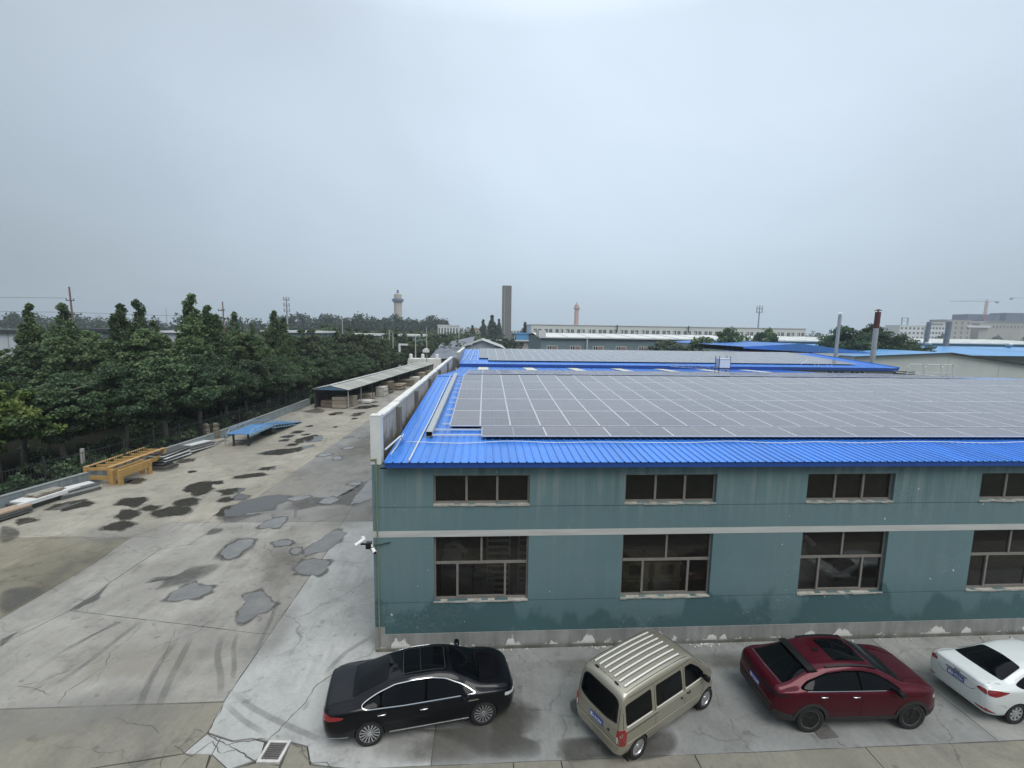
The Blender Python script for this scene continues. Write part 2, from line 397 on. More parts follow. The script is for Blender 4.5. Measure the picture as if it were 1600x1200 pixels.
DAMP = [[[-12.07,6.16],[-12.26,7.36],[-12.08,8.26],[-11.27,8.15],[-10.67,7.39],[-10.68,6.55],[-10.84,5.92],[-11.38,5.8],[-11.81,5.95]],[[-13.57,4.17],[-13.5,4.68],[-12.74,4.81],[-12.49,5.52],[-11.99,5.68],[-11.31,5.66],[-11.25,4.92],[-11.67,4.21],[-12.19,3.88],[-12.79,3.75],[-12.87,4.17],[-13.3,4.44]],[[-11.55,11.71],[-11.35,13.15],[-10.36,13.52],[-9.12,13.24],[-8.56,13.89],[-8.09,15.01],[-7.69,16.89],[-6.75,13.06],[-7.22,11.84],[-8.2,12.1],[-9.58,11.89],[-10.73,11.24]],[[-13.72,8.47],[-13.84,9.19],[-13.35,9.31],[-13.1,8.99],[-13.31,8.55]],[[-14.94,2.6],[-14.81,3.58],[-14.89,4.35],[-14.57,3.57],[-14.35,3.16],[-14.59,2.77],[-14.63,2.49]],[[-15.52,1.46],[-15.69,1.03],[-15.32,0.66],[-15.4,1.02]],[[-18.49,3.82],[-17.97,4.23],[-16.82,3.89],[-16.74,2.95],[-16.99,2.33]],[[-24.5,9.79],[-23.74,9.69],[-22.68,8.94],[-22.22,8.25],[-22.51,7.81]],[[-1.87,-2.87],[-0.89,-2.84],[0.29,-1.95],[1.1,-1.94],[1.68,-2.44],[1.44,-2.98],[1.17,-3.19],[1.54,-3.47],[1.42,-3.8],[0.72,-3.85],[-0.05,-3.74],[-0.61,-3.38],[-1.02,-3.18]],[[0.32,-2.17],[0.82,-2.08],[1.15,-2.42],[0.94,-3.36],[0.58,-3.55],[0.11,-3.5],[0.19,-2.96]],[[1.81,-3.4],[2.14,-3.27],[2.88,-3.27],[3.27,-3.64],[3.44,-3.89],[2.72,-3.94],[1.95,-3.91]],[[2.43,-2.15],[2.73,-2.05],[2.79,-2.59],[2.59,-2.72],[2.41,-2.57]],[[3.57,-3.98],[4.2,-3.32],[4.93,-3.17],[4.98,-3.54],[4.64,-3.87],[4.12,-3.97]],[[-13.9,11.05],[-14.57,11.33],[-14.32,10.31],[-13.23,9.8],[-12.65,10.27],[-11.96,11.27],[-12.53,11.02]],[[-21.77,43.26],[-22.24,41.49],[-19.69,40.71],[-19.68,42.86],[-21.5,44.66]],[[-28.28,43.1],[-26.97,49.09],[-24.19,48.1],[-22.54,43.24],[-23.94,40.21]],[[-23.1,18.41],[-24.37,19.91],[-23.7,20.7],[-22.35,20.05],[-21.99,18.68]]]
TRACKS = [[[-9.14,-2.08],[-9.51,-1.27],[-9.9,-0.01],[-10.05,1.12]],[[-8.64,-2.1],[-9.03,-1.11],[-9.34,-0.08],[-9.73,1.27]],[[-7.28,-1.63],[-7.66,-0.92],[-8.36,0.15],[-8.77,1.23]],[[-7.21,-1.18],[-7.55,-0.42],[-8.02,0.43],[-8.3,1.22]],[[-7.11,-1.37],[-6.44,-1.88],[-5.43,-2.43],[-4.44,-2.89],[-3.87,-3.15]],[[-7.07,-1.81],[-6.26,-2.4],[-5.38,-2.9]],[[-13.32,-0.06],[-13.11,0.78],[-12.81,1.39],[-12.63,1.95]],[[-13.12,0.34],[-12.89,1.23],[-12.38,2.05]],[[-12.34,-1.31],[-12.05,-0.24],[-11.95,1.19],[-11.86,1.92]],[[-3.56,0.87],[-4.35,-0.01],[-4.78,-1.04]],[[-11.78,11.26],[-11.13,9.99],[-10.91,9.21]],[[-10.67,11.69],[-10.17,10.37]],[[-7.84,3.45],[-7.43,1.52],[-7.13,-0.17]]]
CRACKS = [[[-4.41,-0.76],[-4.59,-1.05],[-4.83,-1.4],[-4.84,-1.73],[-4.93,-2.05],[-5.07,-2.31],[-5.18,-2.64],[-5.23,-2.87],[-5.34,-3.05]],[[-7.05,-1.73],[-7.01,-2.23],[-6.97,-2.76],[-6.59,-2.96],[-6.27,-3.09],[-5.94,-3.02],[-5.58,-2.97],[-5.25,-3.0]],[[-6.27,-3.09],[-5.86,-3.31],[-5.51,-3.51],[-5.26,-3.62]],[[-4.8,-3.07],[-4.45,-3.26],[-4.23,-3.5],[-4.02,-3.67],[-3.68,-3.69],[-3.49,-3.82]],[[-7.46,-3.26],[-7.29,-2.82],[-7.33,-2.63],[-7.02,-2.76]],[[-7.47,-3.64],[-7.71,-3.15],[-7.61,-2.8]],[[-11.79,1.92],[-11.6,0.87],[-11.79,-0.12],[-12.39,-0.48],[-12.76,-0.86],[-13.24,-0.98]],[[-10.48,1.46],[-9.86,-0.06],[-9.56,-1.27],[-9.71,-1.64]],[[-11.74,0.34],[-11.39,-0.27],[-11.51,-0.88],[-11.65,-1.23],[-11.48,-1.67]],[[-13.24,-0.98],[-12.64,-1.07],[-12.07,-1.32]],[[-7.11,1.01],[-7.21,1.51],[-7.19,2.11],[-7.1,2.37]],[[9.02,-3.63],[9.02,-3.77],[9.16,-3.86]],[[-16.85,8.44],[-15.69,8.27],[-15.52,8.82],[-15.28,9.86]],[[-14.91,4.35],[-15.59,4.85],[-15.7,4.61]],[[-9.63,-2.17],[-9.16,-2.37],[-8.52,-2.49],[-8.12,-2.73]],[[-22.63,8.8],[-20.93,8.55],[-19.43,8.51],[-18.58,8.02],[-17.2,8.31],[-16.75,8.51]],[[-7.2,-0.94],[-7.49,-0.73]],[[-7.59,-3.07],[-6.96,-3.35],[-6.71,-3.02],[-6.29,-3.34]],[[-6.96,-3.35],[-7.05,-3.66]],[[-6.29,-3.34],[-5.98,-3.22],[-5.43,-3.58]],[[-14.87,7.16],[-15.39,7.42],[-15.4,7.11]],[[-11.15,18.7],[-10.01,17.96],[-10.1,19.76],[-10.01,21.96]],[[-14.77,17.33],[-13.09,16.38]],[[-17.36,15.24],[-16.13,11.36],[-15.79,8.41]]]
# ------------------------------------------------------------------ ground and yard
def ground_mat(name, c1, c2, c3, fine=0.10, streak=0.13, rot=0.12):
    n = NT(name)
    big = n.noise(n.map(n.pos, (0.16, 0.16, 0.16)), 1.6, 5, 0.6, 0.6)
    col = n.mix(n.rng(big, 0.36, 0.66, smooth=True), c1, c2)
    mid = n.noise(n.map(n.pos, (1, 1, 1), (3, 7, 0)), 0.9, 6, 0.68, 0.4)
    col = n.mix(n.rng(mid, 0.47, 0.75, 0, 0.8, True), col, c3)
    pat = n.noise(n.map(n.pos, (.5, .5, 1), (21, 4, 0)), 0.8, 5, 0.7, 0.8)
    col = n.scale(col, n.rng(pat, 0.35, 0.68, 1.10, 0.86))
    st = n.noise(n.map(n.pos, (2.6, 0.35, 1), rot=(0, 0, rot)), 1.5, 4, 0.6)
    stm = n.rng(n.noise(n.map(n.pos, (.3, .3, 1), (8, 1, 0)), 1.0, 3), .42, .62, 0, 1, True)
    sv = n.math('MULTIPLY', n.rng(st, 0.3, 0.72, streak, -streak), stm)
    col = n.scale(col, n.math('ADD', sv, 1.0))
    sp = n.noise(n.pos, 9.0, 5, 0.75)
    col = n.scale(col, n.rng(sp, 0.3, 0.7, 1 - fine, 1 + fine))
    # small dark spots
    dots = n.noise(n.map(n.pos, (1, 1, 1), (11, 2, 5)), 3.1, 2, 0.4)
    col = n.scale(col, n.rng(dots, 0.66, 0.76, 1.0, 0.72, True))
    # hairline cracks
    wob = n.node('ShaderNodeTexNoise'); wob.inputs['Scale'].default_value = 1.1; wob.inputs['Detail'].default_value = 4
    n.L(n.pos, wob.inputs['Vector'])
    av = n.node('ShaderNodeVectorMath'); av.operation = 'MULTIPLY_ADD'
    n.L(wob.outputs['Color'], av.inputs[0]); av.inputs[1].default_value = (1.1, 1.1, 0); n.L(n.pos, av.inputs[2])
    vo = n.node('ShaderNodeTexVoronoi'); vo.feature = 'DISTANCE_TO_EDGE'; vo.inputs['Scale'].default_value = 0.22
    n.L(av.outputs[0], vo.inputs['Vector'])
    mask = n.math('MULTIPLY', n.rng(vo.outputs['Distance'], 0.0, 0.006, 1, 0), n.rng(big, 0.45, 0.6))
    col = n.scale(col, n.rng(mask, 0, 1, 1, 0.55))
    n.L(col, n.b.inputs['Base Color'])
    n.L(n.rng(mid, 0.3, 0.7, 0.75, 0.95), n.b.inputs['Roughness'])
    n.b.inputs['Specular IOR Level'].default_value = 0.35
    n.bump(sp, 0.25, 0.015)
    return n.m

m_apron = ground_mat('apron_concrete', (.395, .400, .385), (.335, .339, .325), (.255, .255, .245))
m_yard = ground_mat('yard_concrete', (.302, .292, .262), (.248, .24, .216), (.175, .17, .155))
m_worn = ground_mat('apron_concrete_worn', (.245, .252, .243), (.20, .205, .196), (.15, .15, .142))
m_apr2 = ground_mat('apron_concrete_right', (.30, .302, .283), (.25, .252, .237), (.19, .19, .178))
m_yardf = ground_mat('yard_concrete_far', (.222, .218, .205), (.182, .179, .168), (.13, .128, .12))
m_yard2 = ground_mat('yard_concrete_pale', (.315, .295, .245), (.262, .246, .205), (.19, .178, .148))
m_dirty = ground_mat('yard_concrete_dirty', (.215, .198, .145), (.165, .152, .112), (.10, .094, .075), streak=0.22)
m_old = ground_mat('yard_concrete_old', (.235, .22, .175), (.185, .177, .148), (.13, .125, .108), streak=0.10)
m_soil = M_('soil', (.07, .066, .056), 0.95, var=.4, scale=6, coord='World')
n_ = NT('earth_and_grass')
c_ = n_.mix(n_.rng(n_.noise(n_.pos, 0.05, 5), 0.4, 0.6), (.055, .075, .035), (.11, .10, .07))
c_ = n_.scale(c_, n_.rng(n_.noise(n_.pos, 1.2, 4), 0.3, 0.7, 0.6, 1.3))
n_.L(c_, n_.b.inputs['Base Color']); n_.b.inputs['Roughness'].default_value = 0.95
m_earth = n_.m

gb = MB()
gb.add([(-3500, -400, -.12), (3500, -400, -.12), (3500, 4500, -.12), (-3500, 4500, -.12)], [(0, 1, 2, 3)])
tag(gb.build('ground', m_earth), kind='structure')
yb = MB(); yb.prism([(-29.5, -12), (48, -12), (48, 110), (-14, 110), (-21, 50), (-23.2, 46), (-25.2, 16), (-29, 2)], -.10, -.045)
yard = tag(yb.build('yard', m_soil), kind='structure')

def inset(poly, d):
    n = len(poly)
    a = sum(poly[i][0] * poly[(i + 1) % n][1] - poly[(i + 1) % n][0] * poly[i][1] for i in range(n))
    if a < 0: poly = poly[::-1]
    o = []
    for i in range(n):
        p0 = Vector(poly[i - 1]); p1 = Vector(poly[i]); p2 = Vector(poly[(i + 1) % n])
        d1 = (p1 - p0).normalized(); d2 = (p2 - p1).normalized()
        n1 = Vector((-d1.y, d1.x)); n2 = Vector((-d2.y, d2.x))
        b = n1 + n2
        k = d / max(0.35, 1 + n1.dot(n2))
        o.append(tuple(p1 + b * k))
    return o

def wobble(poly, step=0.5, amp=0.012):
    """irregular broken edges"""
    o = []
    n = len(poly)
    for i in range(n):
        a = Vector(poly[i]); b = Vector(poly[(i + 1) % n]); L = (b - a).length
        k = max(1, min(60, int(L / step)))
        for j in range(k):
            p = a.lerp(b, j / k)
            if j: p += Vector((random.uniform(-amp, amp), random.uniform(-amp, amp)))
            o.append(tuple(p))
    return o

def slab(poly, mat, gap=0.014, amp=0.01, dz=0.0):
    b = MB(); b.prism(wobble(inset(poly, gap), 0.45, amp), -.044, dz, bottom=False)
    return b.build('slab', mat, yard)

S4 = [(-15.4, -1.77), (-15.36, 1.0), (-14.85, 2.54)]
# apron of newer concrete around the building
slab([(-7.1, -1.75), (-7.15, 1.0), (-7.2, 6.75), (-7.5, 9.9), (-3.0, 9.9), (-3.0, .4), (-1.2, .4), (-1.2, -3.87), (-3.0, -3.87), (-4.05, -3.70), (-4.3, -3.23), (-4.75, -3.1), (-5.3, -3.05), (-5.75, -2.95), (-6.2, -3.0), (-6.95, -2.74)], m_apron)
slab([(-7.5, 9.9), (-7.7, 16.3), (-7.75, 24), (-3.0, 24), (-3.0, 9.9)], m_yardf)
slab([(-7.75, 24), (-7.8, 40), (-3.0, 40), (-3.0, 24)], m_yardf)
slab([(-7.8, 40), (-7.9, 62), (-3.0, 62), (-3.0, 40)], m_yard)
slab([(-1.2, -3.87), (13.2, -3.87), (13.2, 0.4), (-1.2, 0.4)], m_worn, gap=.006)
slab([(13.2, -3.87), (26, -3.87), (26, 0.4), (13.2, 0.4)], m_apr2)
slab([(26, -3.87), (46, -3.87), (46, 0.4), (26, 0.4)], m_apr2)
# middle lane
slab([(-7.1, -1.77), (-15.4, -1.77), (-15.36, 1.0), (-14.85, 2.54), (-12.49, 2.05), (-10.0, 1.55), (-7.6, 1.03), (-7.15, 1.0)], m_yard)
slab([(-14.85, 2.54), (-14.9, 4.4), (-14.87, 7.16), (-13.8, 7.5), (-13.73, 9.97), (-7.5, 9.9), (-7.2, 6.75), (-7.15, 1.0), (-7.6, 1.03), (-10.0, 1.55), (-12.49, 2.05)], m_yard)
slab([(-13.73, 9.97), (-13.6, 14.6), (-13.4, 22.5), (-7.75, 22.5), (-7.7, 16.3), (-7.5, 9.9)], m_yardf)
slab([(-13.4, 22.5), (-12.95, 37.7), (-7.8, 37.7), (-7.75, 22.5)], m_yardf)
slab([(-12.95, 37.7), (-12.4, 52), (-7.85, 52), (-7.8, 37.7)], m_yard)
slab([(-12.4, 52), (-10.6, 80), (-7.6, 80), (-7.85, 52)], m_yard)
slab([(-10.6, 80), (-9, 108), (-4, 108), (-4, 62), (-7.9, 62), (-7.6, 80)], m_yard)
# strip beside it
slab([(-15.36, -1.77), (-17.0, -1.77), (-16.8, 2.5), (-16.78, 5.9), (-17.1, 8.35), (-16.3, 10.02), (-13.73, 9.97), (-13.8, 7.5), (-14.87, 7.16), (-14.9, 4.4), (-14.85, 2.54), (-15.36, 1.0)], m_yard)
# dirty old corner on the left and pale outer slabs
slab([(-17.0, -1.77), (-29.2, -1.77), (-29.2, 2), (-27.5, 8.2), (-24.5, 8.9), (-22.3, 8.45), (-20.0, 8.45), (-17.1, 8.35), (-16.78, 5.9), (-16.8, 2.5)], m_dirty)
slab([(-17.1, 8.35), (-20.0, 8.45), (-22.3, 8.45), (-24.5, 8.9), (-27.5, 8.2), (-25.2, 16), (-24.8, 19.5), (-13.45, 19.5), (-13.6, 14.6), (-13.73, 9.97), (-16.3, 10.02)], m_yard2)
slab([(-24.8, 19.5), (-23.9, 26), (-23.5, 31.5), (-13.1, 31.5), (-13.4, 22.5), (-13.45, 19.5)], m_yard2)
slab([(-23.5, 31.5), (-23.3, 44.5), (-12.7, 44.5), (-12.95, 37.7), (-13.1, 31.5)], m_yard2)
slab([(-23.3, 44.5), (-21.0, 60), (-11.9, 60), (-12.4, 52), (-12.7, 44.5)], m_yard)
slab([(-21.0, 60), (-14, 108), (-9, 108), (-10.6, 80), (-11.9, 60)], m_yard)
# old concrete along the bottom edge
slab([(-7.08, -1.79), (-6.95, -2.74), (-7.2, -3.3), (-9.2, -3.6), (-9.6, -6.5), (-29.2, -6.5), (-29.2, -1.79)], m_old)
slab([(-9.2, -3.6), (-7.2, -3.3), (-6.6, -3.2), (-6.4, -3.8), (-7.4, -6.5), (-9.6, -6.5)], m_old, dz=-.006)
slab([(-7.2, -3.3), (-6.95, -2.76), (-6.55, -2.9), (-6.5, -3.35)], m_apron, gap=.012, dz=-.004)
slab([(-6.55, -2.9), (-6.2, -3.02), (-5.75, -2.97), (-5.4, -3.07), (-5.3, -3.5), (-5.9, -3.75), (-6.5, -3.35)], m_apron, gap=.012, dz=-.003)
slab([(-6.5, -3.35), (-5.9, -3.75), (-5.3, -3.6), (-4.75, -3.7), (-4.6, -6.5), (-7.4, -6.5), (-6.4, -3.8)], m_old, gap=.012, dz=-.005)
slab([(-4.75, -3.12), (-4.3, -3.25), (-4.05, -3.72), (-3.0, -3.87), (-3.0, -6.5), (-4.6, -6.5), (-4.72, -3.7)], m_old, gap=.012, dz=-.003)
xs_ = [-3.0, .75, 1.9, 5.2, 9.6, 14.2, 19, 24, 30, 46]
for a, b in zip(xs_[:-1], xs_[1:]):
    slab([(a, -3.87), (b, -3.87), (b, -6.5), (a, -6.5)], m_old)

# water, damp patches, tyre marks, cracks: thin sheets a few millimetres up
m_water = bpy.data.materials.new('puddle_water'); m_water.use_nodes = True
pb = m_water.node_tree.nodes['Principled BSDF']
pb.inputs['Base Color'].default_value = (.052, .049, .043, 1); pb.inputs['Roughness'].default_value = .03
pb.inputs['Specular IOR Level'].default_value = .5
ns_ = NT('shallow_water')
ns_.L(ns_.mix(ns_.rng(ns_.noise(ns_.pos, 1.3, 5, .65), .35, .68), (.125, .126, .124), (.19, .185, .17)), ns_.b.inputs['Base Color'])
ns_.L(ns_.rng(ns_.noise(ns_.pos, .9, 3), .4, .6, .02, .14), ns_.b.inputs['Roughness'])
m_shallow = ns_.m
def fade_mat(name, c, rough, strength, nscale, lo=.35, hi=.65):
    n = NT(name)
    at = n.node('ShaderNodeAttribute'); at.attribute_name = 'fade'
    no = n.noise(n.pos, nscale, 5, 0.6)
    f = n.math('MULTIPLY', n.rng(at.outputs['Fac'], 0.0, 1.0, 0, 1, True), n.rng(no, lo, hi, 0.45, 1.0))
    f = n.math('MULTIPLY', f, strength)
    n.b.inputs['Base Color'].default_value = (*c, 1); n.b.inputs['Roughness'].default_value = rough
    tr = n.node('ShaderNodeBsdfTransparent'); mx = n.node('ShaderNodeMixShader')
    n.L(f, mx.inputs[0]); n.L(tr.outputs[0], mx.inputs[1]); n.L(n.b.outputs[0], mx.inputs[2])
    n.L(mx.outputs[0], n.t.nodes['Material Output'].inputs['Surface'])
    return n.m
m_damp = fade_mat('damp_concrete', (.085, .082, .072), .45, .82, 1.6)
m_ring = fade_mat('damp_margin', (.075, .071, .062), .35, .85, 2.5)
m_tyre = fade_mat('tyre_mark', (.13, .13, .126), .8, .34, 1.6, .3, .7)
m_dust = fade_mat('dust_film', (.36, .335, .275), .9, .42, 1.1)
m_grime = fade_mat('grime_film', (.135, .128, .108), .85, .50, 1.1)
m_silt = fade_mat('grey_silt', (.27, .265, .245), .9, .55, 0.9)
m_crack = M_('crack_dirt', (.11, .105, .092), .95, var=.3, scale=8, coord='World')

def sheet(poly, z, widths, name, mat):
    """filled outline whose margin fades: rings at inward offsets"""
    n = len(poly)
    c = Vector((sum(p[0] for p in poly) / n, sum(p[1] for p in poly) / n))
    me = bpy.data.meshes.new(name)
    rings = [poly]
    for w in widths:
        rings.append([tuple(Vector(p) + (c - Vector(p)) * min(0.8, w)) for p in poly])
    vs = [(x, y, z) for r in rings for x, y in r] + [(c.x, c.y, z)]
    fs = []
    for k in range(len(rings) - 1):
        for i in range(n):
            j = (i + 1) % n
            fs.append((k * n + i, k * n + j, (k + 1) * n + j, (k + 1) * n + i))
    k = len(rings) - 1
    for i in range(n):
        fs.append((k * n + i, k * n + (i + 1) % n, len(vs) - 1))
    me.from_pydata(vs, [], fs)
    a = me.attributes.new('fade', 'FLOAT', 'POINT')
    fv = [0.0] * n
    for k in range(1, len(rings)): fv += [k / (len(rings) - 1)] * n
    a.data.foreach_set('value', fv + [1.0])
    me.materials.append(mat)
    return tag(link(name, me), kind='structure')

for k_, pl in enumerate(DAMP):
    sheet(smooth_poly(pl, 5), .004 + .0004 * (k_ % 3), (.10, .25, .42), 'damp_patch', m_damp)
for k_, pl in enumerate(PUDDLES):
    sp_ = smooth_poly(pl, 5)
    cx = sum(p[0] for p in sp_) / len(sp_); cy = sum(p[1] for p in sp_) / len(sp_)
    ph_ = [random.uniform(0, 6.28) for _ in range(4)]
    def lobes(p, a=1.0):
        t_ = math.atan2(p[1] - cy, p[0] - cx)
        k2 = 1 + a * (.06 * math.sin(3 * t_ + ph_[0]) + .05 * math.sin(5 * t_ + ph_[1]) + .035 * math.sin(9 * t_ + ph_[2]) + .02 * math.sin(15 * t_ + ph_[3]))
        return (cx + (p[0] - cx) * k2, cy + (p[1] - cy) * k2)
    sp_ = [lobes(p) for p in smooth_poly(pl, 8)]
    sz = max(max(abs(p[0] - cx) for p in sp_), max(abs(p[1] - cy) for p in sp_))
    gk = 1 + min(.45, .20 / max(sz, .2))
    j_ = [1.03 + .07 * math.sin(4 * k / len(sp_) * 6.28 + ph_[2]) + .05 * math.sin(9 * k / len(sp_) * 6.28 + ph_[1]) + random.uniform(-.02, .03) for k in range(len(sp_))]
    ring = [(cx + (p[0] - cx) * gk * q_, cy + (p[1] - cy) * gk * q_) for p, q_ in zip(sp_, j_)]
    sheet(ring, .007 + .0003 * (k_ % 4), (.10, .22), 'damp_margin', m_ring)
    b = MB(); b.add([(x, y, .0105) for x, y in sp_], [tuple(range(len(sp_)))])
    tag(b.build('puddle', m_shallow if cx > -13.2 and cy < 26 and not (sz > 1.6 and 9.5 < cy < 13.5 and cx < -9.5) else m_water), kind='structure')

DUST = [[(-21, -1.2), (-18.4, -0.6), (-17, 1.8), (-17.6, 4.6), (-20.5, 5.2), (-23, 3)], [(-26, 5), (-22, 4.6), (-19.4, 6.6), (-20.5, 8.0), (-24, 8.0)],
        [(-16.5, 12), (-12, 11), (-9.5, 14), (-11, 18), (-15, 19)], [(-22, 20), (-17, 19), (-14.5, 24), (-17, 30), (-21, 29)], [(-12, -1.0), (-9, -.8), (-8, 0), (-9.5, .8), (-13, .6)]]
GRIME = [[(-3.2, -3.5), (-2.0, -3.85), (-.4, -3.85), (.8, -3.7), (.4, -2.6), (-1.4, -2.6), (-2.8, -2.9)], [(-2.2, -3.75), (-1.2, -3.85), (0, -3.8), (-.2, -3.1), (-1.4, -2.9)], [(-17.4, 2.2), (-16.2, 3.2), (-16.2, 7.4), (-17.0, 8.9), (-18.6, 8.3), (-18.2, 4.6)],
         [(-12.5, 20), (-9.0, 19), (-8.0, 26), (-9.5, 34), (-12, 33)], [(-9, 3.5), (-7.9, 2.8), (-7.5, 5.5), (-8.6, 8.0), (-10.5, 7)], [(.5, -.6), (4.5, -.5), (9, -.35), (13, -.5), (12, -1.3), (6, -1.2), (2, -1.4)],
         [(-6.5, 10.6), (-4.2, 9.4), (-3.7, 12), (-5, 16), (-6.8, 14)]]
SILT = [[(-15.8, -2.5), (-12.0, -1.2), (-8.0, -1.1), (-7.4, -1.9), (-9.5, -2.5), (-13, -3.2)], [(-9.2, 8.6), (-6.2, 8.4), (-5.2, 10.4), (-6.6, 12.4), (-9.4, 11.6)], [(-19.5, 7.4), (-16.6, 7.0), (-15.4, 9.0), (-17.5, 10.2), (-21, 9.6)], [(-7.8, -.8), (-6.4, -.6), (-6.3, 1.6), (-7.0, 3.0), (-8.0, 1.6)]]
for nm_, lst, mt_ in (('dust_film', DUST, m_dust), ('grime_film', GRIME, m_grime), ('silt_film', SILT, m_silt)):
    for k_, pl in enumerate(lst):
        sheet(smooth_poly(pl, 5), .0018 + .0002 * (k_ % 5), (.25, .5, .75), nm_, mt_)

def ribbon(pts, w, z, name, mat, parent=None, jit=0.0, fade=False):
    P = [Vector((x, y, z)) for x, y in pts]
    Q = []
    for i in range(len(P) - 1):
        k = max(2, int((P[i + 1] - P[i]).length / .12))
        for j in range(k): Q.append(P[i].lerp(P[i + 1], j / k))
    Q.append(P[-1])
    if not fade:
        for i in range(1, len(Q) - 1):
            Q[i] = Q[i] + Vector((random.uniform(-jit, jit), random.uniform(-jit, jit), 0))
    vs = []; fs = []; fv = []
    prof = (-1, -.55, .55, 1) if fade else (-1, 1)
    m = len(prof)
    for i, p in enumerate(Q):
        d = (Q[min(i + 1, len(Q) - 1)] - Q[max(i - 1, 0)]).normalized(); u = Vector((-d.y, d.x, 0))
        t = i / (len(Q) - 1)
        ww = w * (1 if fade else random.uniform(.5, 1.35)) * (1 if fade else min(1, 8 * t + .2, 8 * (1 - t) + .2))
        for s_ in prof:
            vs.append(p + u * s_ * ww / 2)
            fv.append(0 if abs(s_) == 1 else min(1, 4 * t, 4 * (1 - t)))
    for i in range(len(Q) - 1):
        for k in range(m - 1):
            fs.append((i * m + k, i * m + k + 1, (i + 1) * m + k + 1, (i + 1) * m + k))
    me = bpy.data.meshes.new(name); me.from_pydata(vs, [], fs)
    if fade:
        a = me.attributes.new('fade', 'FLOAT', 'POINT'); a.data.foreach_set('value', fv)
    me.materials.append(mat)
    o = link(name, me, parent)
    return o
for pts in TRACKS:
    P = [Vector((*p, 0)) for p in pts]
    f_ = [pchip(range(len(pts)), [p[i] for p in pts]) for i in (0, 1)]
    sm = [(float(f_[0](t)), float(f_[1](t))) for t in np.linspace(0, len(pts) - 1, 14)]
    tag(ribbon(sm, random.uniform(.16, .24), .0062, 'tyre_mark', m_tyre, fade=True), kind='structure')
for pts in CRACKS:
    ribbon(pts, random.uniform(.014, .028), .003, 'crack', m_crack, yard, jit=.03)

# ------------------------------------------------------------------ main factory building
m_teal = None
def wall_mat():
    n = NT('teal_render')
    xz = n.map(n.pos, (1, 1, 1))
    base = n.mix(n.rng(n.noise(xz, .35, 5, .6), .35, .65), (.102, .180, .194), (.130, .210, .222))
    # faded, streaked under the eaves and below sills
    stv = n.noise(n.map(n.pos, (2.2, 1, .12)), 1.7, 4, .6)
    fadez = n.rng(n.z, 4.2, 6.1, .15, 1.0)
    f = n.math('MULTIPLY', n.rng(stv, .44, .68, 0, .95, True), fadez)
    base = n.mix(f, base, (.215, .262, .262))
    dk = n.noise(n.map(n.pos, (2.0, 1, .10), (9, 0, 3)), 1.9, 4, .6)
    f2 = n.math('MULTIPLY', n.rng(dk, .52, .70, 0, .75, True), n.rng(n.z, 4.3, 6.0, .0, 1.0))
    base = n.mix(f2, base, (.062, .098, .104))
    # rising damp: rounded dark clouds near the plinth
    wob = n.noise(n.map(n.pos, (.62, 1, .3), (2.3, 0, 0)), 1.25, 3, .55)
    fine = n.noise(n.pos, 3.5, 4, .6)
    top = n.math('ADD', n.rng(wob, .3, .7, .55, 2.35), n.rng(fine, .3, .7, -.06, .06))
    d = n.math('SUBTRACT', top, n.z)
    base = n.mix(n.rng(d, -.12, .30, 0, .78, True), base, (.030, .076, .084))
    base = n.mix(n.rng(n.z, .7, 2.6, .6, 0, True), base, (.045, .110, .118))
    # fine crazing and chips of fallen paint
    vo = n.node('ShaderNodeTexVoronoi'); vo.feature = 'DISTANCE_TO_EDGE'; vo.inputs['Scale'].default_value = 5.5
    wv = n.node('ShaderNodeVectorMath'); wv.operation = 'MULTIPLY_ADD'
    wn_ = n.node('ShaderNodeTexNoise'); wn_.inputs['Scale'].default_value = 3.0; n.L(n.pos, wn_.inputs['Vector'])
    n.L(wn_.outputs['Color'], wv.inputs[0]); wv.inputs[1].default_value = (.6, .6, .6); n.L(n.pos, wv.inputs[2])
    n.L(wv.outputs[0], vo.inputs['Vector'])
    cz = n.math('MULTIPLY', n.rng(vo.outputs['Distance'], 0, .03, 1, 0), n.rng(n.noise(n.map(n.pos, (1, 1, 1), (5, 5, 5)), .55, 3), .54, .64, 0, .45))
    base = n.mix(cz, base, (.30, .36, .36))
    ch = n.noise(n.map(n.pos, (1, 1, 1), (1, 4, 2)), 6.0, 3, .5)
    base = n.mix(n.rng(ch, .725, .735), base, (.62, .64, .62))
    n.L(base, n.b.inputs['Base Color']); n.b.inputs['Roughness'].default_value = .78
    n.bump(n.noise(n.pos, 22, 5, .6), .25, .01)
    return n.m
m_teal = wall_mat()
def plinth_mat():
    n = NT('plinth_render')
    base = n.mix(n.rng(n.noise(n.pos, 1.2, 5), .35, .65), (.215, .222, .212), (.275, .28, .27))
    base = n.scale(base, n.rng(n.noise(n.map(n.pos, (2, 1, .3)), 2, 4), .35, .7, 1.1, .8))
    hx = n.noise(n.map(n.pos, (1, 0, .0), (4, 0, 0)), 1.15, 2, .5)
    hf = n.noise(n.map(n.pos, (1, 1, .8), (2, 0, 0)), 7.0, 5, .65)
    top = n.math('ADD', n.rng(hx, .45, .66, .02, .44), n.rng(hf, .3, .7, -.13, .13))
    pk = n.math('MULTIPLY', n.rng(n.math('SUBTRACT', top, n.z), 0, .012), n.rng(n.z, .115, .13))
    base = n.mix(pk, base, (.66, .66, .63))
    gr = n.math('MULTIPLY', n.rng(n.z, .02, .24, 1, 0, True), n.rng(n.noise(n.pos, 1.0, 4), .35, .6, .3, 1))
    base = n.mix(gr, base, (.085, .083, .06))
    n.L(base, n.b.inputs['Base Color']); n.b.inputs['Roughness'].default_value = .85
    n.bump(n.math('ADD', n.noise(n.pos, 12, 5, .6), n.math('MULTIPLY', pk, -1.0)), .4, .012)
    return n.m
m_plinth = plinth_mat()
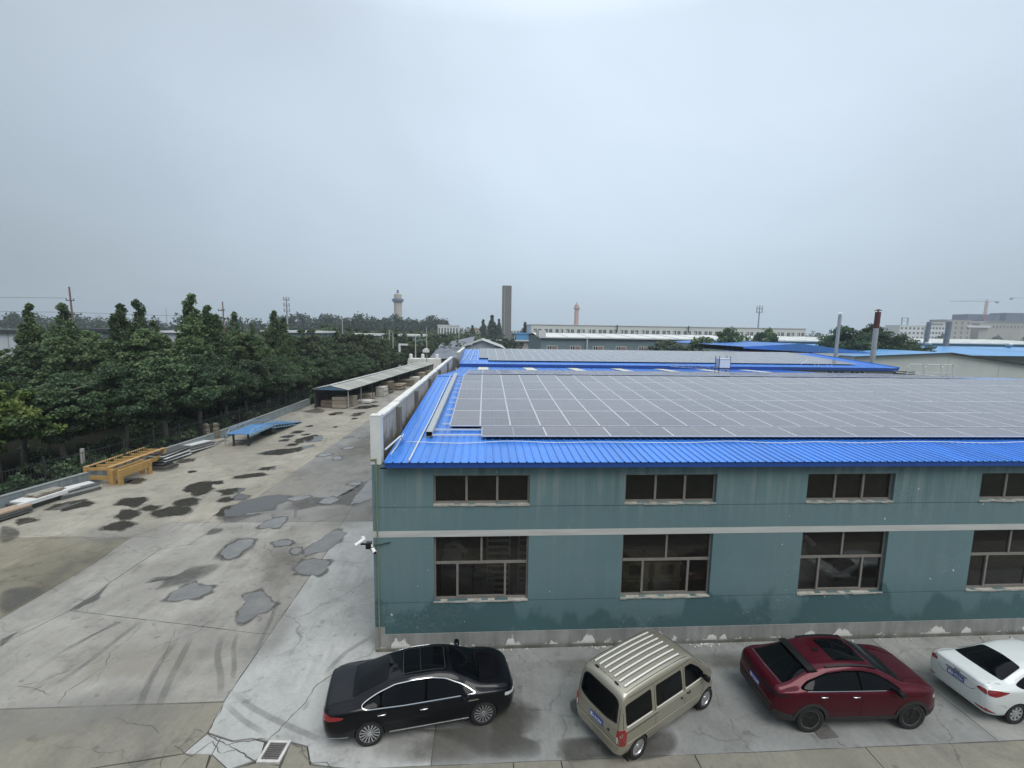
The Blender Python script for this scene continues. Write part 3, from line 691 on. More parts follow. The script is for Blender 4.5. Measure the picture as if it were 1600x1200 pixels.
m_band = M_('painted_band', (.46, .475, .455), .8, var=.16, scale=2.0, stretch=(.3, 1, 3), coord='World')
m_alu = M_('window_frame_aluminium', (.21, .195, .175), .5, .1, var=.15, scale=6)
m_sill = M_('mortar_sill', (.36, .35, .31), .9, var=.35, scale=5, bump=.5)
m_dark = M_('dark_interior', (.03, .03, .028), .9)
m_intfloor = M_('interior_floor', (.10, .10, .095), .8, var=.3, scale=1.2)
def glass_mat(name, tint=.32, refl=1.0):
    m_ = bpy.data.materials.new(name); m_.use_nodes = True
    t = m_.node_tree; t.nodes.remove(t.nodes['Principled BSDF'])
    fr = t.nodes.new('ShaderNodeFresnel'); fr.inputs['IOR'].default_value = 1.5
    tr = t.nodes.new('ShaderNodeBsdfTransparent'); tr.inputs[0].default_value = (tint, tint * .97, tint * .92, 1)
    gl = t.nodes.new('ShaderNodeBsdfGlossy'); gl.inputs['Roughness'].default_value = .04
    gl.inputs[0].default_value = (refl, refl, refl, 1)
    df = t.nodes.new('ShaderNodeBsdfDiffuse'); df.inputs[0].default_value = (.06, .055, .048, 1)
    m0 = t.nodes.new('ShaderNodeMixShader'); m0.inputs[0].default_value = .18
    t.links.new(tr.outputs[0], m0.inputs[1]); t.links.new(df.outputs[0], m0.inputs[2])
    mx = t.nodes.new('ShaderNodeMixShader')
    t.links.new(fr.outputs[0], mx.inputs[0]); t.links.new(m0.outputs[0], mx.inputs[1]); t.links.new(gl.outputs[0], mx.inputs[2])
    t.links.new(mx.outputs[0], t.nodes['Material Output'].inputs[0])
    return m_
m_glass = glass_mat('window_glass', .62)

XL, XR = -3.41, 46.0
WX = [-1.555 + 6.0 * i for i in range(8)]
WW = 2.976
ZU0, ZU1, ZL0, ZL1 = 4.873, 5.812, 1.684, 3.828
ZEAVE = 6.16
bld = empty('factory_building', (0, 0, 0), label='long teal rendered factory with blue metal roof beside the parked cars', cat='building')

def wall_with_holes(xs, zs, depth, y0=0.0):
    """front wall made of cells; depth(cell centre x,z) -> None (hole) or recess in metres"""
    b = MB()
    nx, nz = len(xs) - 1, len(zs) - 1
    D = [[depth((xs[i] + xs[i + 1]) / 2, (zs[j] + zs[j + 1]) / 2) for j in range(nz)] for i in range(nx)]
    T = .24
    for i in range(nx):
        for j in range(nz):
            x0, x1, z0, z1 = xs[i], xs[i + 1], zs[j], zs[j + 1]
            d = D[i][j]
            if d is not None:
                b.add([(x0, y0 + d, z0), (x1, y0 + d, z0), (x1, y0 + d, z1), (x0, y0 + d, z1)], [(0, 1, 2, 3)])
            a = T if d is None else d
            if i + 1 < nx:
                e = T if D[i + 1][j] is None else D[i + 1][j]
                if abs(a - e) > 1e-6: b.add([(x1, y0 + a, z0), (x1, y0 + e, z0), (x1, y0 + e, z1), (x1, y0 + a, z1)], [(0, 1, 2, 3)])
            if j + 1 < nz:
                e = T if D[i][j + 1] is None else D[i][j + 1]
                if abs(a - e) > 1e-6: b.add([(x0, y0 + a, z1), (x1, y0 + a, z1), (x1, y0 + e, z1), (x0, y0 + e, z1)], [(0, 1, 2, 3)])
    return b
G1, G2, GH = 4.80, 1.655, .012
xs = sorted([XL, XR] + [w for w in WX if w < XR] + [w + WW for w in WX if w + WW < XR])
zs = sorted([.58, G2 - GH, G2 + GH, ZL0, ZL1, G1 - GH, G1 + GH, ZU0, ZU1, ZEAVE])
def dep(x, z):
    inx = any(w < x < w + WW for w in WX)
    if inx and (ZU0 < z < ZU1 or ZL0 < z < ZL1): return None
    if not inx and (abs(z - G1) < GH or abs(z - G2) < GH): return .02
    return 0.0
wb_ = wall_with_holes(xs, zs, dep)
wb_.add([(XL, 0, 0), (XL, 0, 7.4), (XL, 31, 7.2), (XL, 31, 0)], [(3, 2, 1, 0)])      # outer side of the west wall
wb_.add([(XL, 0, -.05), (XR, 0, -.05), (XR, 0, .575), (XL, 0, .575)], [(0, 1, 2, 3)], 1)
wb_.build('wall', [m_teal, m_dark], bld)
pl_ = MB(); pl_.box(-3.1, XR, -.022, -.003, -.04, .602); pl_.build('plinth', m_plinth, bld)
pl_ = MB(); pl_.box(XL, -3.105, -.015, -.003, -.04, .85); pl_.build('plinth', m_plinth, bld)
bd_ = MB(); bd_.box(XL - .003, XR, -.006, -.001, ZL1 + .004, 4.035); bd_.build('wall_band', m_band, bld)
# hall interior: floor, dark back wall
ib = MB(); ib.box(XL + .3, XR, .3, 29.5, .01, .03); ib.build('hall_floor', m_intfloor, bld)
ib = MB(); ib.box(XL + .3, XR, 9.0, 9.1, .05, 6.1); ib.build('partition_wall', M_('interior_wall', (.16, .16, .15), .9, var=.25, scale=1), bld)
ib = MB(); ib.box(XL + .3, XR, .26, 9.0, 6.02, 6.06); ib.build('ceiling', M_('interior_ceiling', (.10, .10, .10), .9), bld)

def window(x, z0, z1, upper, first, missing=False):
    f = MB(); FW = .055
    y0, y1 = .105, .165
    w, h = WW, z1 - z0
    f.box(x, x + FW, y0, y1, z0, z1); f.box(x + w - FW, x + w, y0, y1, z0, z1)
    f.box(x + FW, x + w - FW, y0, y1, z1 - FW, z1); f.box(x + FW, x + w - FW, y0, y1, z0, z0 + FW * 1.3)
    panes = []
    a, b_ = x + FW, x + w - FW
    if upper:
        for k in (1, 2):
            c = a + (b_ - a) * k / 3
            f.box(c - .035, c + .035, y0 - .012 * k, y1 - .004, z0 + FW * 1.3, z1 - FW)
        ed = [a, a + (b_ - a) / 3, a + (b_ - a) * 2 / 3, b_]
        for k in range(3): panes.append((ed[k], ed[k + 1], z0 + .07, z1 - FW, y0 + .03 + .006 * k))
        if first: pass
    else:
        zt = z0 + h * .575
        f.box(a, b_, y0 - .01, y1 - .003, zt - .04, zt + .04)
        c = (a + b_) / 2
        f.box(c - .032, c + .032, y0 - .008, y1 - .006, zt + .04, z1 - FW)
        c1, c2 = a + (b_ - a) * .235, a + (b_ - a) * .765
        f.box(c1 - .035, c1 + .035, y0 - .016, y1 - .008, z0 + FW * 1.3, zt - .04)
        f.box(c2 - .035, c2 + .035, y0 - .014, y1 - .008, z0 + FW * 1.3, zt - .04)
        f.box(c1 + .035, c2 - .035, y0 - .012, y1 - .02, z0 + FW * 1.3, z0 + .12)
        panes += [(a, c, zt + .04, z1 - FW, y0 + .03), (c, b_, zt + .04, z1 - FW, y0 + .03),
                  (a, c1, z0 + .07, zt - .04, y0 + .036), (c1, c2, z0 + .12, zt - .04, y0 + .02), (c2, b_, z0 + .07, zt - .04, y0 + .036)]
    o = f.build('window', m_alu, bld)
    for (p0, p1, q0, q1, y) in panes:
        g_ = MB(); t_ = random.uniform(-.004, .004)
        g_.add([(p0, y, q0), (p1, y + t_, q0), (p1, y + t_, q1), (p0, y, q1)], [(0, 1, 2, 3)])
        g_.build('pane', m_glass, o)
    s_ = MB()
    n_s = 14
    for k in range(n_s):                                    # rough mortar sill, crumbling lip
        u0, u1 = x - .01 + (w + .02) * k / n_s, x - .01 + (w + .02) * (k + 1) / n_s
        s_.box(u0, u1, -.02 - random.uniform(0, .02), y0, z0 - random.uniform(.03, .055), z0 + random.uniform(-.004, .006))
    s_.build('sill', m_sill, o)
    return o
for i, x in enumerate(WX):
    if x + WW > XR: continue
    window(x, ZU0, ZU1, True, i == 0); window(x, ZL0, ZL1, False, i == 0)

# ---- roof
PIT = math.atan((7.34 - 6.30) / (14.95 + .3))
YR, ZR = 14.95, 7.34
m_blue = M_('blue_roof_paint', (.050, .222, .68), .34, 0, var=.17, scale=1.6, detail=7, stretch=(2.2, .22, 1), coat=.15, obj_rand=.08, rough_var=.12)
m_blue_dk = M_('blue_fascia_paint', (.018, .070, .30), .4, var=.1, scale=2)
SW = 1.0
def sheet_mesh(L, name='roof_sheet', w=SW, nrib=4):
    b = MB(); prof = []
    for k in range(nrib):
        u = w * k / nrib; p = w / nrib
        prof += [(u, 0), (u + p * .76, 0), (u + p * .83, .034), (u + p * .93, .034)]
    prof.append((w, 0))
    n = len(prof)
    segs = [0, L * .5, L]
    for j, y in enumerate(segs):
        b.v += [(u, y, z) for u, z in prof]
    for j in range(2):
        for i in range(n - 1):
            b.f.append((j * n + i, j * n + i + 1, (j + 1) * n + i + 1, (j + 1) * n + i)); b.mi.append(0)
    # turned-down front edge
    b.v += [(u, 0, z - .012) for u, z in prof]
    for i in range(n - 1):
        b.f.append((3 * n + i, 3 * n + i + 1, i + 1, i)); b.mi.append(0)
    return b.mesh(name, m_blue)
LS = math.hypot(YR + .3, ZR - 6.30)
sm_ = sheet_mesh(LS)
NSH = 44
for k in range(NSH):
    link('roof_sheet', sm_, bld, (-2.93 + k * SW, -.3, 6.30), (PIT, 0, 0))
rb = MB()
X0r, X1r = -2.93, -2.93 + NSH * SW
rb.add([(X0r, YR, ZR), (X1r, YR, ZR), (X1r, 30.2, 6.30), (X0r, 30.2, 6.30)], [(0, 1, 2, 3)])
for k in range(int((X1r - X0r) / .5)):
    x = X0r + .2 + k * .5
    rb.add([(x, YR + .15, ZR + .02), (x + .05, YR + .15, ZR + .025), (x + .05, 30.2, 6.33), (x, 30.2, 6.325)], [(0, 1, 2, 3)])
rb.build('roof_back', m_blue, bld)
rc = MB()
rc.add([(X0r, YR - .25, ZR + .022), (X1r, YR - .25, ZR + .022), (X1r, YR, ZR + .06), (X0r, YR, ZR + .06), (X1r, YR + .25, ZR + .022), (X0r, YR + .25, ZR + .022)],
       [(0, 1, 2, 3), (3, 2, 4, 5)])
rc.build('ridge_cap', m_blue, bld)
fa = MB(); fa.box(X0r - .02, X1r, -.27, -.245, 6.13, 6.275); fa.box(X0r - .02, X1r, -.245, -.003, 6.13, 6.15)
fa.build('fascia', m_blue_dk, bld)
ve = MB(); ve.bar((X0r - .01, -.3, 6.31), (X0r - .01, YR, ZR + .02), .05, .06); ve.build('verge_trim', m_blue, bld)

# ---- parapet wall with its pier, cap and back piers
def stained(name, a, b_, dk, amt=.62, low=None):
    n = NT(name)
    base = n.mix(n.rng(n.noise(n.pos, .8, 5), .35, .65), a, b_)
    st = n.noise(n.map(n.pos, (1, 1.7, .22)), 2.1, 5, .65)
    base = n.mix(n.rng(st, .50, .72, 0, amt, True), base, dk)
    if low:      # soot and moss climbing from the gutter
        hz_ = n.math('ADD', n.z, n.rng(n.noise(n.pos, 1.8, 5, .65), .3, .7, -.35, .35))
        base = n.mix(n.rng(hz_, low[0], low[1], .85, 0, True), base, dk)
    n.L(base, n.b.inputs['Base Color']); n.b.inputs['Roughness'].default_value = .9
    n.bump(n.noise(n.pos, 9, 5, .6), .5, .02)
    return n.m
m_para = stained('parapet_render', (.33, .315, .27), (.42, .40, .35), (.06, .055, .045), .62, (6.45, 6.95))
m_pcap = stained('parapet_cap', (.60, .60, .565), (.70, .70, .67), (.30, .29, .26), .5)
m_pdk = stained('pier_render', (.12, .112, .09), (.17, .16, .135), (.04, .038, .03))
m_white = M_('white_plaster', (.62, .645, .625), .7, var=.08, scale=2, bump=.2)
pw = MB(); pw.box(-3.39, -3.17, .335, 31.0, 5.0, 7.50); pw.build('parapet', m_para, bld)
pc = MB()
y = .30
while y < 31:
    L_ = random.uniform(.7, 1.3)
    pc.box(-3.415, -3.145 + random.uniform(-.015, .015), y, min(31.05, y + L_) - .004, 7.503, 7.575 + random.uniform(-.012, .02)); y += L_
pc.build('parapet_cap', m_pcap, bld)
pp = MB(); pp.box(-3.425, -3.115, -.012, .33, 6.16, 7.64); pp.build('corner_pier', m_white, bld)
pp = MB(); pp.box(-3.43, -3.11, -.015, .335, 7.643, 7.67); pp.build('pier_cap', m_pcap, bld)
for yp in (2.8, 7.0, 12.0, 17.5, 24.3):
    q_ = MB(); q_.box(-3.168, -3.02, yp - .16, yp + .16, 6.2, 7.46); q_.build('parapet_pier', m_pdk, bld)
gt = MB(); gt.box(-3.168, -2.95, .0, 30.5, 6.02, 6.06); gt.build('valley_gutter', m_pdk, bld)
# end of the parapet: door-like opening post
q_ = MB(); q_.box(-3.40, -2.9, 30.7, 31.0, 6.0, 7.5); q_.build('parapet_pier', m_pdk, bld)
# eave support and conduit on the corner
m_conduit = M_('yellowed_conduit', (.30, .27, .10), .5, var=.6, scale=1.2, stretch=(1, 1, 1.0), var2=(.09, .17, .165))
cd = MB(); cd.tube([(-3.27, -.03, 6.1), (-3.27, -.03, .05)], .022, 8); cd.tube([(-3.45, -.03, 6.32), (-3.25, -.03, 6.33)], .03, 8)
cd.tube([(-3.27, -.03, 6.1), (-3.27, -.03, 6.3)], .024, 8)
cd.build('conduit', m_conduit, bld)

# ---- things on the roof
m_galv = M_('galvanised_steel', (.47, .49, .49), .42, .55, var=.12, scale=4)
m_steelw = M_('pale_steel', (.62, .66, .67), .4, .2, var=.08, scale=4)
m_cable = M_('white_cable', (.66, .68, .68), .5)
def roof_z(y): return 6.30 + (y + .3) * math.tan(PIT) if y < YR else ZR - (y - YR) * math.tan(PIT)
b = MB(); a_ = Vector((-1.93, 2.05, roof_z(2.05) + .14)); e_ = Vector((-1.80, 14.6, roof_z(14.6) + .14))
b.box(0, (e_ - a_).length, -.11, .11, -.003, .003, 0, Matrix.Translation(a_ + Vector((0, 0, .1))) @ (e_ - a_).to_track_quat('X', 'Z').to_matrix().to_4x4())
Mq = Matrix.Translation(a_) @ (e_ - a_).to_track_quat('X', 'Z').to_matrix().to_4x4()
L_ = (e_ - a_).length
b.box(0, L_, -.11, -.105, -.1, .097, 0, Mq); b.box(0, L_, .105, .11, -.1, .097, 0, Mq); b.box(0, L_, -.105, .105, -.1, -.095, 0, Mq)
o = b.build('cable_duct', m_galv)
tag(o, 'square galvanised cable duct with open end lying up the blue roof', 'duct')
b = MB(); b.tube([(-2.24, -.28, roof_z(-.28) + .06), (-2.16, 5, roof_z(5) + .06), (-2.14, 14.5, roof_z(14.5) + .07)], .03, 8)
tag(b.build('roof_pipe', m_steelw), 'thin pale pipe running from the eave up the roof left of the duct', 'pipe')
b = MB()
pts = [(x, 1.42 + .05 * math.sin(x * .9) + .04 * math.sin(x * 2.3), roof_z(1.42) + .07 + .02 * math.sin(x * 1.7)) for x in np.linspace(-2.6, 40, 120)]
b.tube(pts, .016, 5)
tag(b.build('roof_cable', m_cable, smooth=True), 'thin white cable stretched along the lower roof below the panels', 'cable')
b = MB(); b.tube([(-3.05, .25, 6.55), (-2.75, 1.2, 6.75), (-2.72, 1.6, 6.5)], .03, 6); b.tube([(-3.0, -.05, 6.25), (-2.85, .9, 6.45), (-2.78, 1.9, 6.65)], .022, 6)
tag(b.build('loose_pipe', m_steelw), 'short white pipes leaning at the roof corner by the white pier', 'pipe')

# ---- solar panels
def panel_mat():
    m_ = bpy.data.materials.new('solar_glass'); m_.use_nodes = True
    t = m_.node_tree; b = t.nodes['Principled BSDF']; L = t.links.new
    tc_ = t.nodes.new('ShaderNodeTexCoord'); sx = t.nodes.new('ShaderNodeSeparateXYZ'); L(tc_.outputs['Object'], sx.inputs[0])
    def ma(op, a, c=None):
        n = t.nodes.new('ShaderNodeMath'); n.operation = op
        for i, v in enumerate((a, c)):
            if v is None: continue
            if isinstance(v, (int, float)): n.inputs[i].default_value = v
            else: L(v, n.inputs[i])
        return n.outputs[0]
    def line(co, pitch, w):
        f = ma('FRACT', ma('DIVIDE', co, pitch))
        d = ma('ABSOLUTE', ma('SUBTRACT', f, .5))
        return ma('GREATER_THAN', d, .5 - w / pitch / 2)
    lx = line(sx.outputs[0], .1823, .007)
    ly = line(sx.outputs[1], .1823 / 2, .004)
    mid = ma('LESS_THAN', ma('ABSOLUTE', ma('SUBTRACT', sx.outputs[1], 1.139)), .016)
    ln = ma('MAXIMUM', ma('MULTIPLY', lx, .36), ma('MAXIMUM', ma('MULTIPLY', ly, .14), ma('MULTIPLY', mid, .7)))
    mx = t.nodes.new('ShaderNodeMix'); mx.data_type = 'RGBA'
    mx.inputs[6].default_value = (.092, .096, .120, 1); mx.inputs[7].default_value = (.34, .34, .34, 1)
    L(ln, mx.inputs[0])
    nz_ = t.nodes.new('ShaderNodeTexNoise'); nz_.inputs['Scale'].default_value = 1.6; nz_.inputs['Detail'].default_value = 5
    L(tc_.outputs['Object'], nz_.inputs['Vector'])
    oi = t.nodes.new('ShaderNodeObjectInfo')
    m2 = t.nodes.new('ShaderNodeMix'); m2.data_type = 'RGBA'
    L(ma('MULTIPLY', ma('ADD', nz_.outputs[0], ma('MULTIPLY', oi.outputs['Random'], .5)), .30), m2.inputs[0])
    L(mx.outputs[2], m2.inputs[6]); m2.inputs[7].default_value = (.30, .29, .30, 1)
    L(m2.outputs[2], b.inputs['Base Color'])
    b.inputs['Roughness'].default_value = .16
    b.inputs['Specular IOR Level'].default_value = .5
    return m_
m_pv = panel_mat()
m_pvf = M_('panel_frame', (.66, .68, .71), .4, .1)
m_pvb = M_('panel_back', (.05, .05, .05), .7)
def panel_mesh():
    b = MB(); w, h, t_, f = 1.130, 2.276, .035, .018
    for (x0, x1, y0, y1) in ((0, f, 0, h), (w - f, w, 0, h), (f, w - f, 0, f), (f, w - f, h - f, h)):
        b.box(x0, x1, y0, y1, 0, t_, 1)
    b.add([(f, f, t_ - .003), (w - f, f, t_ - .003), (w - f, h - f, t_ - .003), (f, h - f, t_ - .003)], [(0, 1, 2, 3)], 0)
    b.add([(f, f, .004), (w - f, f, .004), (w - f, h - f, .004), (f, h - f, .004)], [(3, 2, 1, 0)], 2)
    return b.mesh('solar_panel', [m_pv, m_pvf, m_pvb])
pm_ = panel_mesh()
def array(name, x0, y0, z0, pit, cols, rows, label, px=1.140, py=2.288, sub=True):
    e = empty(name, (x0, y0, z0), 0, label, 'solar panels', 'solar panel arrays on the blue roofs')
    for r in range(rows):
        for c in range(cols):
            yy = r * py
            link('solar_panel', pm_, e, (c * px, yy * math.cos(pit), yy * math.sin(pit) + random.uniform(-.002, .002)), (pit + random.uniform(-.005, .005), random.uniform(-.004, .004), 0))
    return e
PY0 = 3.12
ar = array('solar_array', -1.30, PY0, roof_z(PY0) + .13, PIT, 36, 5, 'largest solar array, grey panels covering the front slope of the nearest blue roof')
# lower landscape row
for c in range(17):
    o = link('solar_panel', pm_, ar)
    ox = 0 + .0 + 1.20 + c * 2.283
    o.rotation_euler = (PIT, 0, 0)
    o.matrix_local = Matrix.Translation((ox + 2.272, -1.30, -1.30 * math.tan(PIT) + .004)) @ Matrix.Rotation(PIT, 4, 'X') @ Matrix.Rotation(math.pi / 2, 4, 'Z')
rl = MB()
for k in range(6):
    for dy in (.45, 1.75):
        yy = k * 2.288 + dy
        if yy < 11.6: rl.bar((-.32, yy, yy * math.tan(PIT) - .035), (.5, yy, yy * math.tan(PIT) - .035), .05, .04)
for yy in (-.33, -.98):
    rl.bar((-.55, yy, yy * math.tan(PIT) - .03), (1.25, yy, yy * math.tan(PIT) - .03), .06, .05)
    rl.bar((1.25, yy, yy * math.tan(PIT) - .05), (40, yy, yy * math.tan(PIT) - .05), .05, .04)
rl.build('mounting_rail', m_steelw, ar)
array('solar_array', -1.3, YR + .45, roof_z(YR + .45) + .13, -PIT, 33, 5, 'narrow strip of solar panels just beyond the nearest ridge, on the back slope')
# ------------------------------------------------------------------ second factory roof behind the valley
m_skyl = M_('rooflight_sheet', (.60, .60, .50), .5, var=.1, scale=2)
m_wall2 = M_('grey_render', (.30, .33, .33), .8, var=.12, scale=.6, coord='World')
m_winDark = M_('window_dark', (.035, .038, .04), .12)
m_winframe = M_('window_frame_white', (.55, .56, .55), .5)
cn = empty('valley_canopy', (-2.9, 30.4, 0), label='low blue canopy roof with pale rooflights in the gap between the two solar roofs', cat='canopy')
CZ0, CZ1, CL = 6.22, 5.95, 8.0
def cz(y): return CZ0 + (CZ1 - CZ0) * y / CL
b = MB(); x1 = 38.6
b.add([(0, 0, CZ0), (x1 + 1.5, 0, CZ0), (x1, CL, CZ1), (0, CL, CZ1)], [(0, 1, 2, 3)])
for k in range(60):
    x = .3 + k * .64
    b.box(x, x + .05, 0, CL, -.01, .035, 0, Matrix.Translation((0, 0, CZ0)) @ Matrix.Rotation(math.atan((CZ1 - CZ0) / CL), 4, 'X'))
b.build('roof_sheet', m_blue, cn)
for k in range(7):
    x = 2.15 + k * 5.05
    b = MB(); b.box(x, x + 1.1, 1.0, 6.8, .03, .06, 0, Matrix.Translation((0, 0, CZ0)) @ Matrix.Rotation(math.atan((CZ1 - CZ0) / CL), 4, 'X'))
    b.build('rooflight', m_skyl, cn)

b2 = empty('factory_building', (-2.9, 38.6, 0), label='second blue roofed factory covered in solar panels, behind the nearest roof', cat='building')
Y2, E2, L2x, RIDGE2, ZR2 = 0.0, 6.32, 53.3, 15.6, 7.30
P2 = math.atan((ZR2 - E2) / RIDGE2)
b = MB(); b.box(0, L2x, .3, 30, -.1, E2 - .12)
b.add([(L2x, .3, E2 - .12), (L2x, 30, E2 - .12), (L2x, RIDGE2, ZR2 - .1)], [(0, 1, 2)])
b.build('wall', m_wall2, b2)
sm2 = sheet_mesh(math.hypot(RIDGE2, ZR2 - E2), w=1.5, nrib=4)
for k in range(36):
    link('roof_sheet', sm2, b2, (-.05 + k * 1.49, 0, E2), (P2, 0, 0))
b = MB(); b.add([(-.05, RIDGE2, ZR2), (L2x + .4, RIDGE2, ZR2), (L2x + .4, 30.5, E2), (-.05, 30.5, E2)], [(0, 1, 2, 3)])
b.build('roof_back', m_blue, b2)
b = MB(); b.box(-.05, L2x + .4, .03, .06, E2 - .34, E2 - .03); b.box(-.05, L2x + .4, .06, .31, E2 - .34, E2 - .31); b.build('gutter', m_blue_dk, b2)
b = MB(); b.bar((L2x + .42, -.02, E2 + .01), (L2x + .42, RIDGE2, ZR2 + .02), .06, .22); b.bar((-.07, -.02, E2 + .01), (-.07, RIDGE2, ZR2 + .02), .06, .16)
b.build('verge_trim', m_blue, b2)
for (x0, x1) in ((44.6, 47.0), (47.6, 49.5)):
    b = MB(); b.box(x0, x1, .26, .298, 5.25, 5.8); f = b.build('window', m_winDark, b2)
    b = MB()
    for q in np.linspace(x0, x1, 4): b.box(q - .04, q + .04, .22, .258, 5.2, 5.85)
    b.build('window_frame', m_winframe, f)
b = MB(); b.box(-.42, -.12, 1.0, 15.5, 5.0, 7.5); b.build('parapet', m_para, b2)
b = MB(); b.box(-.45, -.10, 1.0, 15.6, 7.503, 7.6); b.build('parapet_cap', m_pcap, b2)
b = MB()
for k in range(3): b.bar((1.2 + k * .9 - 1.0, 1.2, roof_z(-.3) + .25), (1.9 + k * .5 - 1.0, 14.6, 7.30 + .14), .05, .05)
b.bar((.1, 3.2, 6.62), (2.0, 3.1, 6.62), .05, .05); b.bar((.1, 7.6, 6.9), (1.9, 7.7, 6.9), .05, .05)
b.build('roof_rail', m_steelw, b2)
# merged far array: about 280 panels
a2 = empty('solar_array', (-.75, 40.6, 6.32 + 2.0 * math.tan(P2) + .16), 0, 'far solar array on the second blue roof behind the valley', 'solar panels', 'solar panel arrays on the blue roofs')
for r in range(6):
    for c in range(42):
        if r == 0 and c < 1: continue
        yy = r * 2.2
        link('solar_panel', pm_, a2, (c * 1.14, yy, yy * math.tan(P2)), (P2 + random.uniform(-.003, .003), random.uniform(-.002, .002), 0))

# roof machine between the roofs (white unit on legs with a cable ladder)
m_unit = M_('white_unit_paint', (.66, .67, .66), .5, var=.06)
m_dkmetal = M_('dark_metal', (.06, .065, .07), .5, .3)
e = empty('roof_unit', (24.2, 31.6, 6.15), 0, 'white box shaped unit on a steel stand at the roof valley', 'equipment')
b = MB(); b.box(.1, 1.25, 0, .8, .55, 1.45); b.box(.06, 1.29, -.03, .83, 1.452, 1.5); b.build('housing', m_unit, e)
b = MB()
for x in (0, 1.2):
    for y in (.0, .75): b.box(x, x + .05, y, y + .05, 0, 1.75)
b.bar((0, .02, .5), (1.25, .02, .5), .05, .05); b.bar((0, .77, .5), (1.25, .77, .5), .05, .05)
b.build('stand', m_dkmetal, e)
b = MB()
for k in range(4): b.lathe([(.12, -.02), (.17, -.02), (.17, .02), (.12, .02), (.12, -.02)], 12, 0, Matrix.Translation((.2 + k * .27, -.05, .25)) @ Matrix.Rotation(math.pi / 2, 4, 'X'), cap=False)
b.build('fan_guard', m_galv, e)
e = empty('cable_ladder', (20.4, 33.2, 6.33), 0, 'zigzag metal cable ladder lying beside the white roof unit', 'cable ladder')
b = MB(); p0, p1 = Vector((0, 1.6, .22)), Vector((3.9, -1.4, .1))
for dz in (0, .28):
    b.bar(p0 + Vector((0, 0, dz)), p1 + Vector((0, 0, dz)), .05, .05)
for k in range(14):
    b.bar(p0.lerp(p1, k / 14) + Vector((0, 0, .28 * (k % 2))), p0.lerp(p1, (k + 1) / 14) + Vector((0, 0, .28 * ((k + 1) % 2))), .04, .04)
b.build('rail', m_galv, e)

# ------------------------------------------------------------------ buildings right behind
m_cream = M_('cream_cladding', (.50, .54, .52), .6, var=.06, scale=.4, coord='World')
m_ltblue = M_('light_blue_roof', (.10, .30, .58), .4, var=.12, scale=.3, stretch=(3, .3, 1), coord='World')
m_midblue = M_('mid_blue_roof', (.05, .17, .48), .5, var=.12, scale=.5, coord='World')
m_brown = M_('brown_sheet', (.30, .27, .25), .5, var=.1)
m_seam = M_('cladding_seam', (.34, .37, .36), .6)
e = empty('warehouse', (45.3, 62, 0), label='low warehouse with dark blue gable on pale wall behind the second roof', cat='building')
b = MB(); b.box(0, 26.0, 0, 34, -.1, 7.05); b.build('wall', m_cream, e)
b = MB(); b.prism([(-.4, 7.70), (-.4, 8.02), (9.8, 8.66), (25.4, 6.95), (25.4, 6.62)], -.42, -.02, 0, Matrix.Rotation(math.pi / 2, 4, 'X') @ Matrix.Scale(1, 4))
b.build('gable_cladding', m_midblue, e)
b = MB(); b.add([(-.4, .45, 8.0), (9.8, .45, 8.64), (9.8, 34, 8.64), (-.4, 34, 8.0), (25.4, .45, 6.93), (25.4, 34, 6.93)], [(0, 1, 2, 3), (1, 4, 5, 2)])
b.build('roof', m_midblue, e)
b = MB(); b.box(25.0, 25.3, -.5, -.1, 5.9, 6.9); b.build('downpipe_head', m_dkmetal, e)

e = empty('warehouse', (62.5, 59, 0), label='pale clad warehouse with a wide low gable and brown sheets on its right slope', cat='building')
GW = 34.0
b = MB(); b.prism([(0, -.1), (GW, -.1), (GW, 5.2), (16.9, 7.42), (8.0, 7.0), (0, 6.6)], -20, 0, 0, Matrix.Rotation(math.pi / 2, 4, 'X'))
b.build('wall', m_cream, e)
b = MB()
for x in (17.0, 26.5): b.box(x, x + .06, -.012, -.003, 0, 7.2 - max(0, x - 16.9) * .13)
b.build('wall_seam', m_seam, e)
b = MB(); b.add([(16.9, -.5, 7.56), (GW + .5, -.5, 5.26), (GW + .5, 20, 5.26), (16.9, 20, 7.56)], [(0, 1, 2, 3)]); b.build('roof_brown', m_brown, e)
b = MB(); b.add([(-.3, -.5, 6.72), (8.0, -.5, 7.12), (16.9, -.5, 7.56), (16.9, 20, 7.56), (8, 20, 7.12), (-.3, 20, 6.72)], [(0, 1, 2, 3, 4, 5)]); b.build('roof_blue', m_ltblue, e)
b = MB(); b.bar((-.3, -.52, 6.68), (16.9, -.52, 7.52), .06, .14); b.bar((16.9, -.52, 7.52), (GW + .5, -.52, 5.2), .06, .16); b.build('verge_trim', m_dkmetal, e)
b = MB(); b.bar((20.5, 1.5, 7.18), (33, 12, 5.6), .3, .05); b.build('yellow_strip', M_('yellow_strip', (.55, .48, .24), .6), e)
b = MB()
for (x0, x1) in ((-9.5 + 19, -5 + 19),):
    b.box(7.2, 11.2, -.04, -.004, 3.55, 4.25)
b.build('window', m_winDark, e)

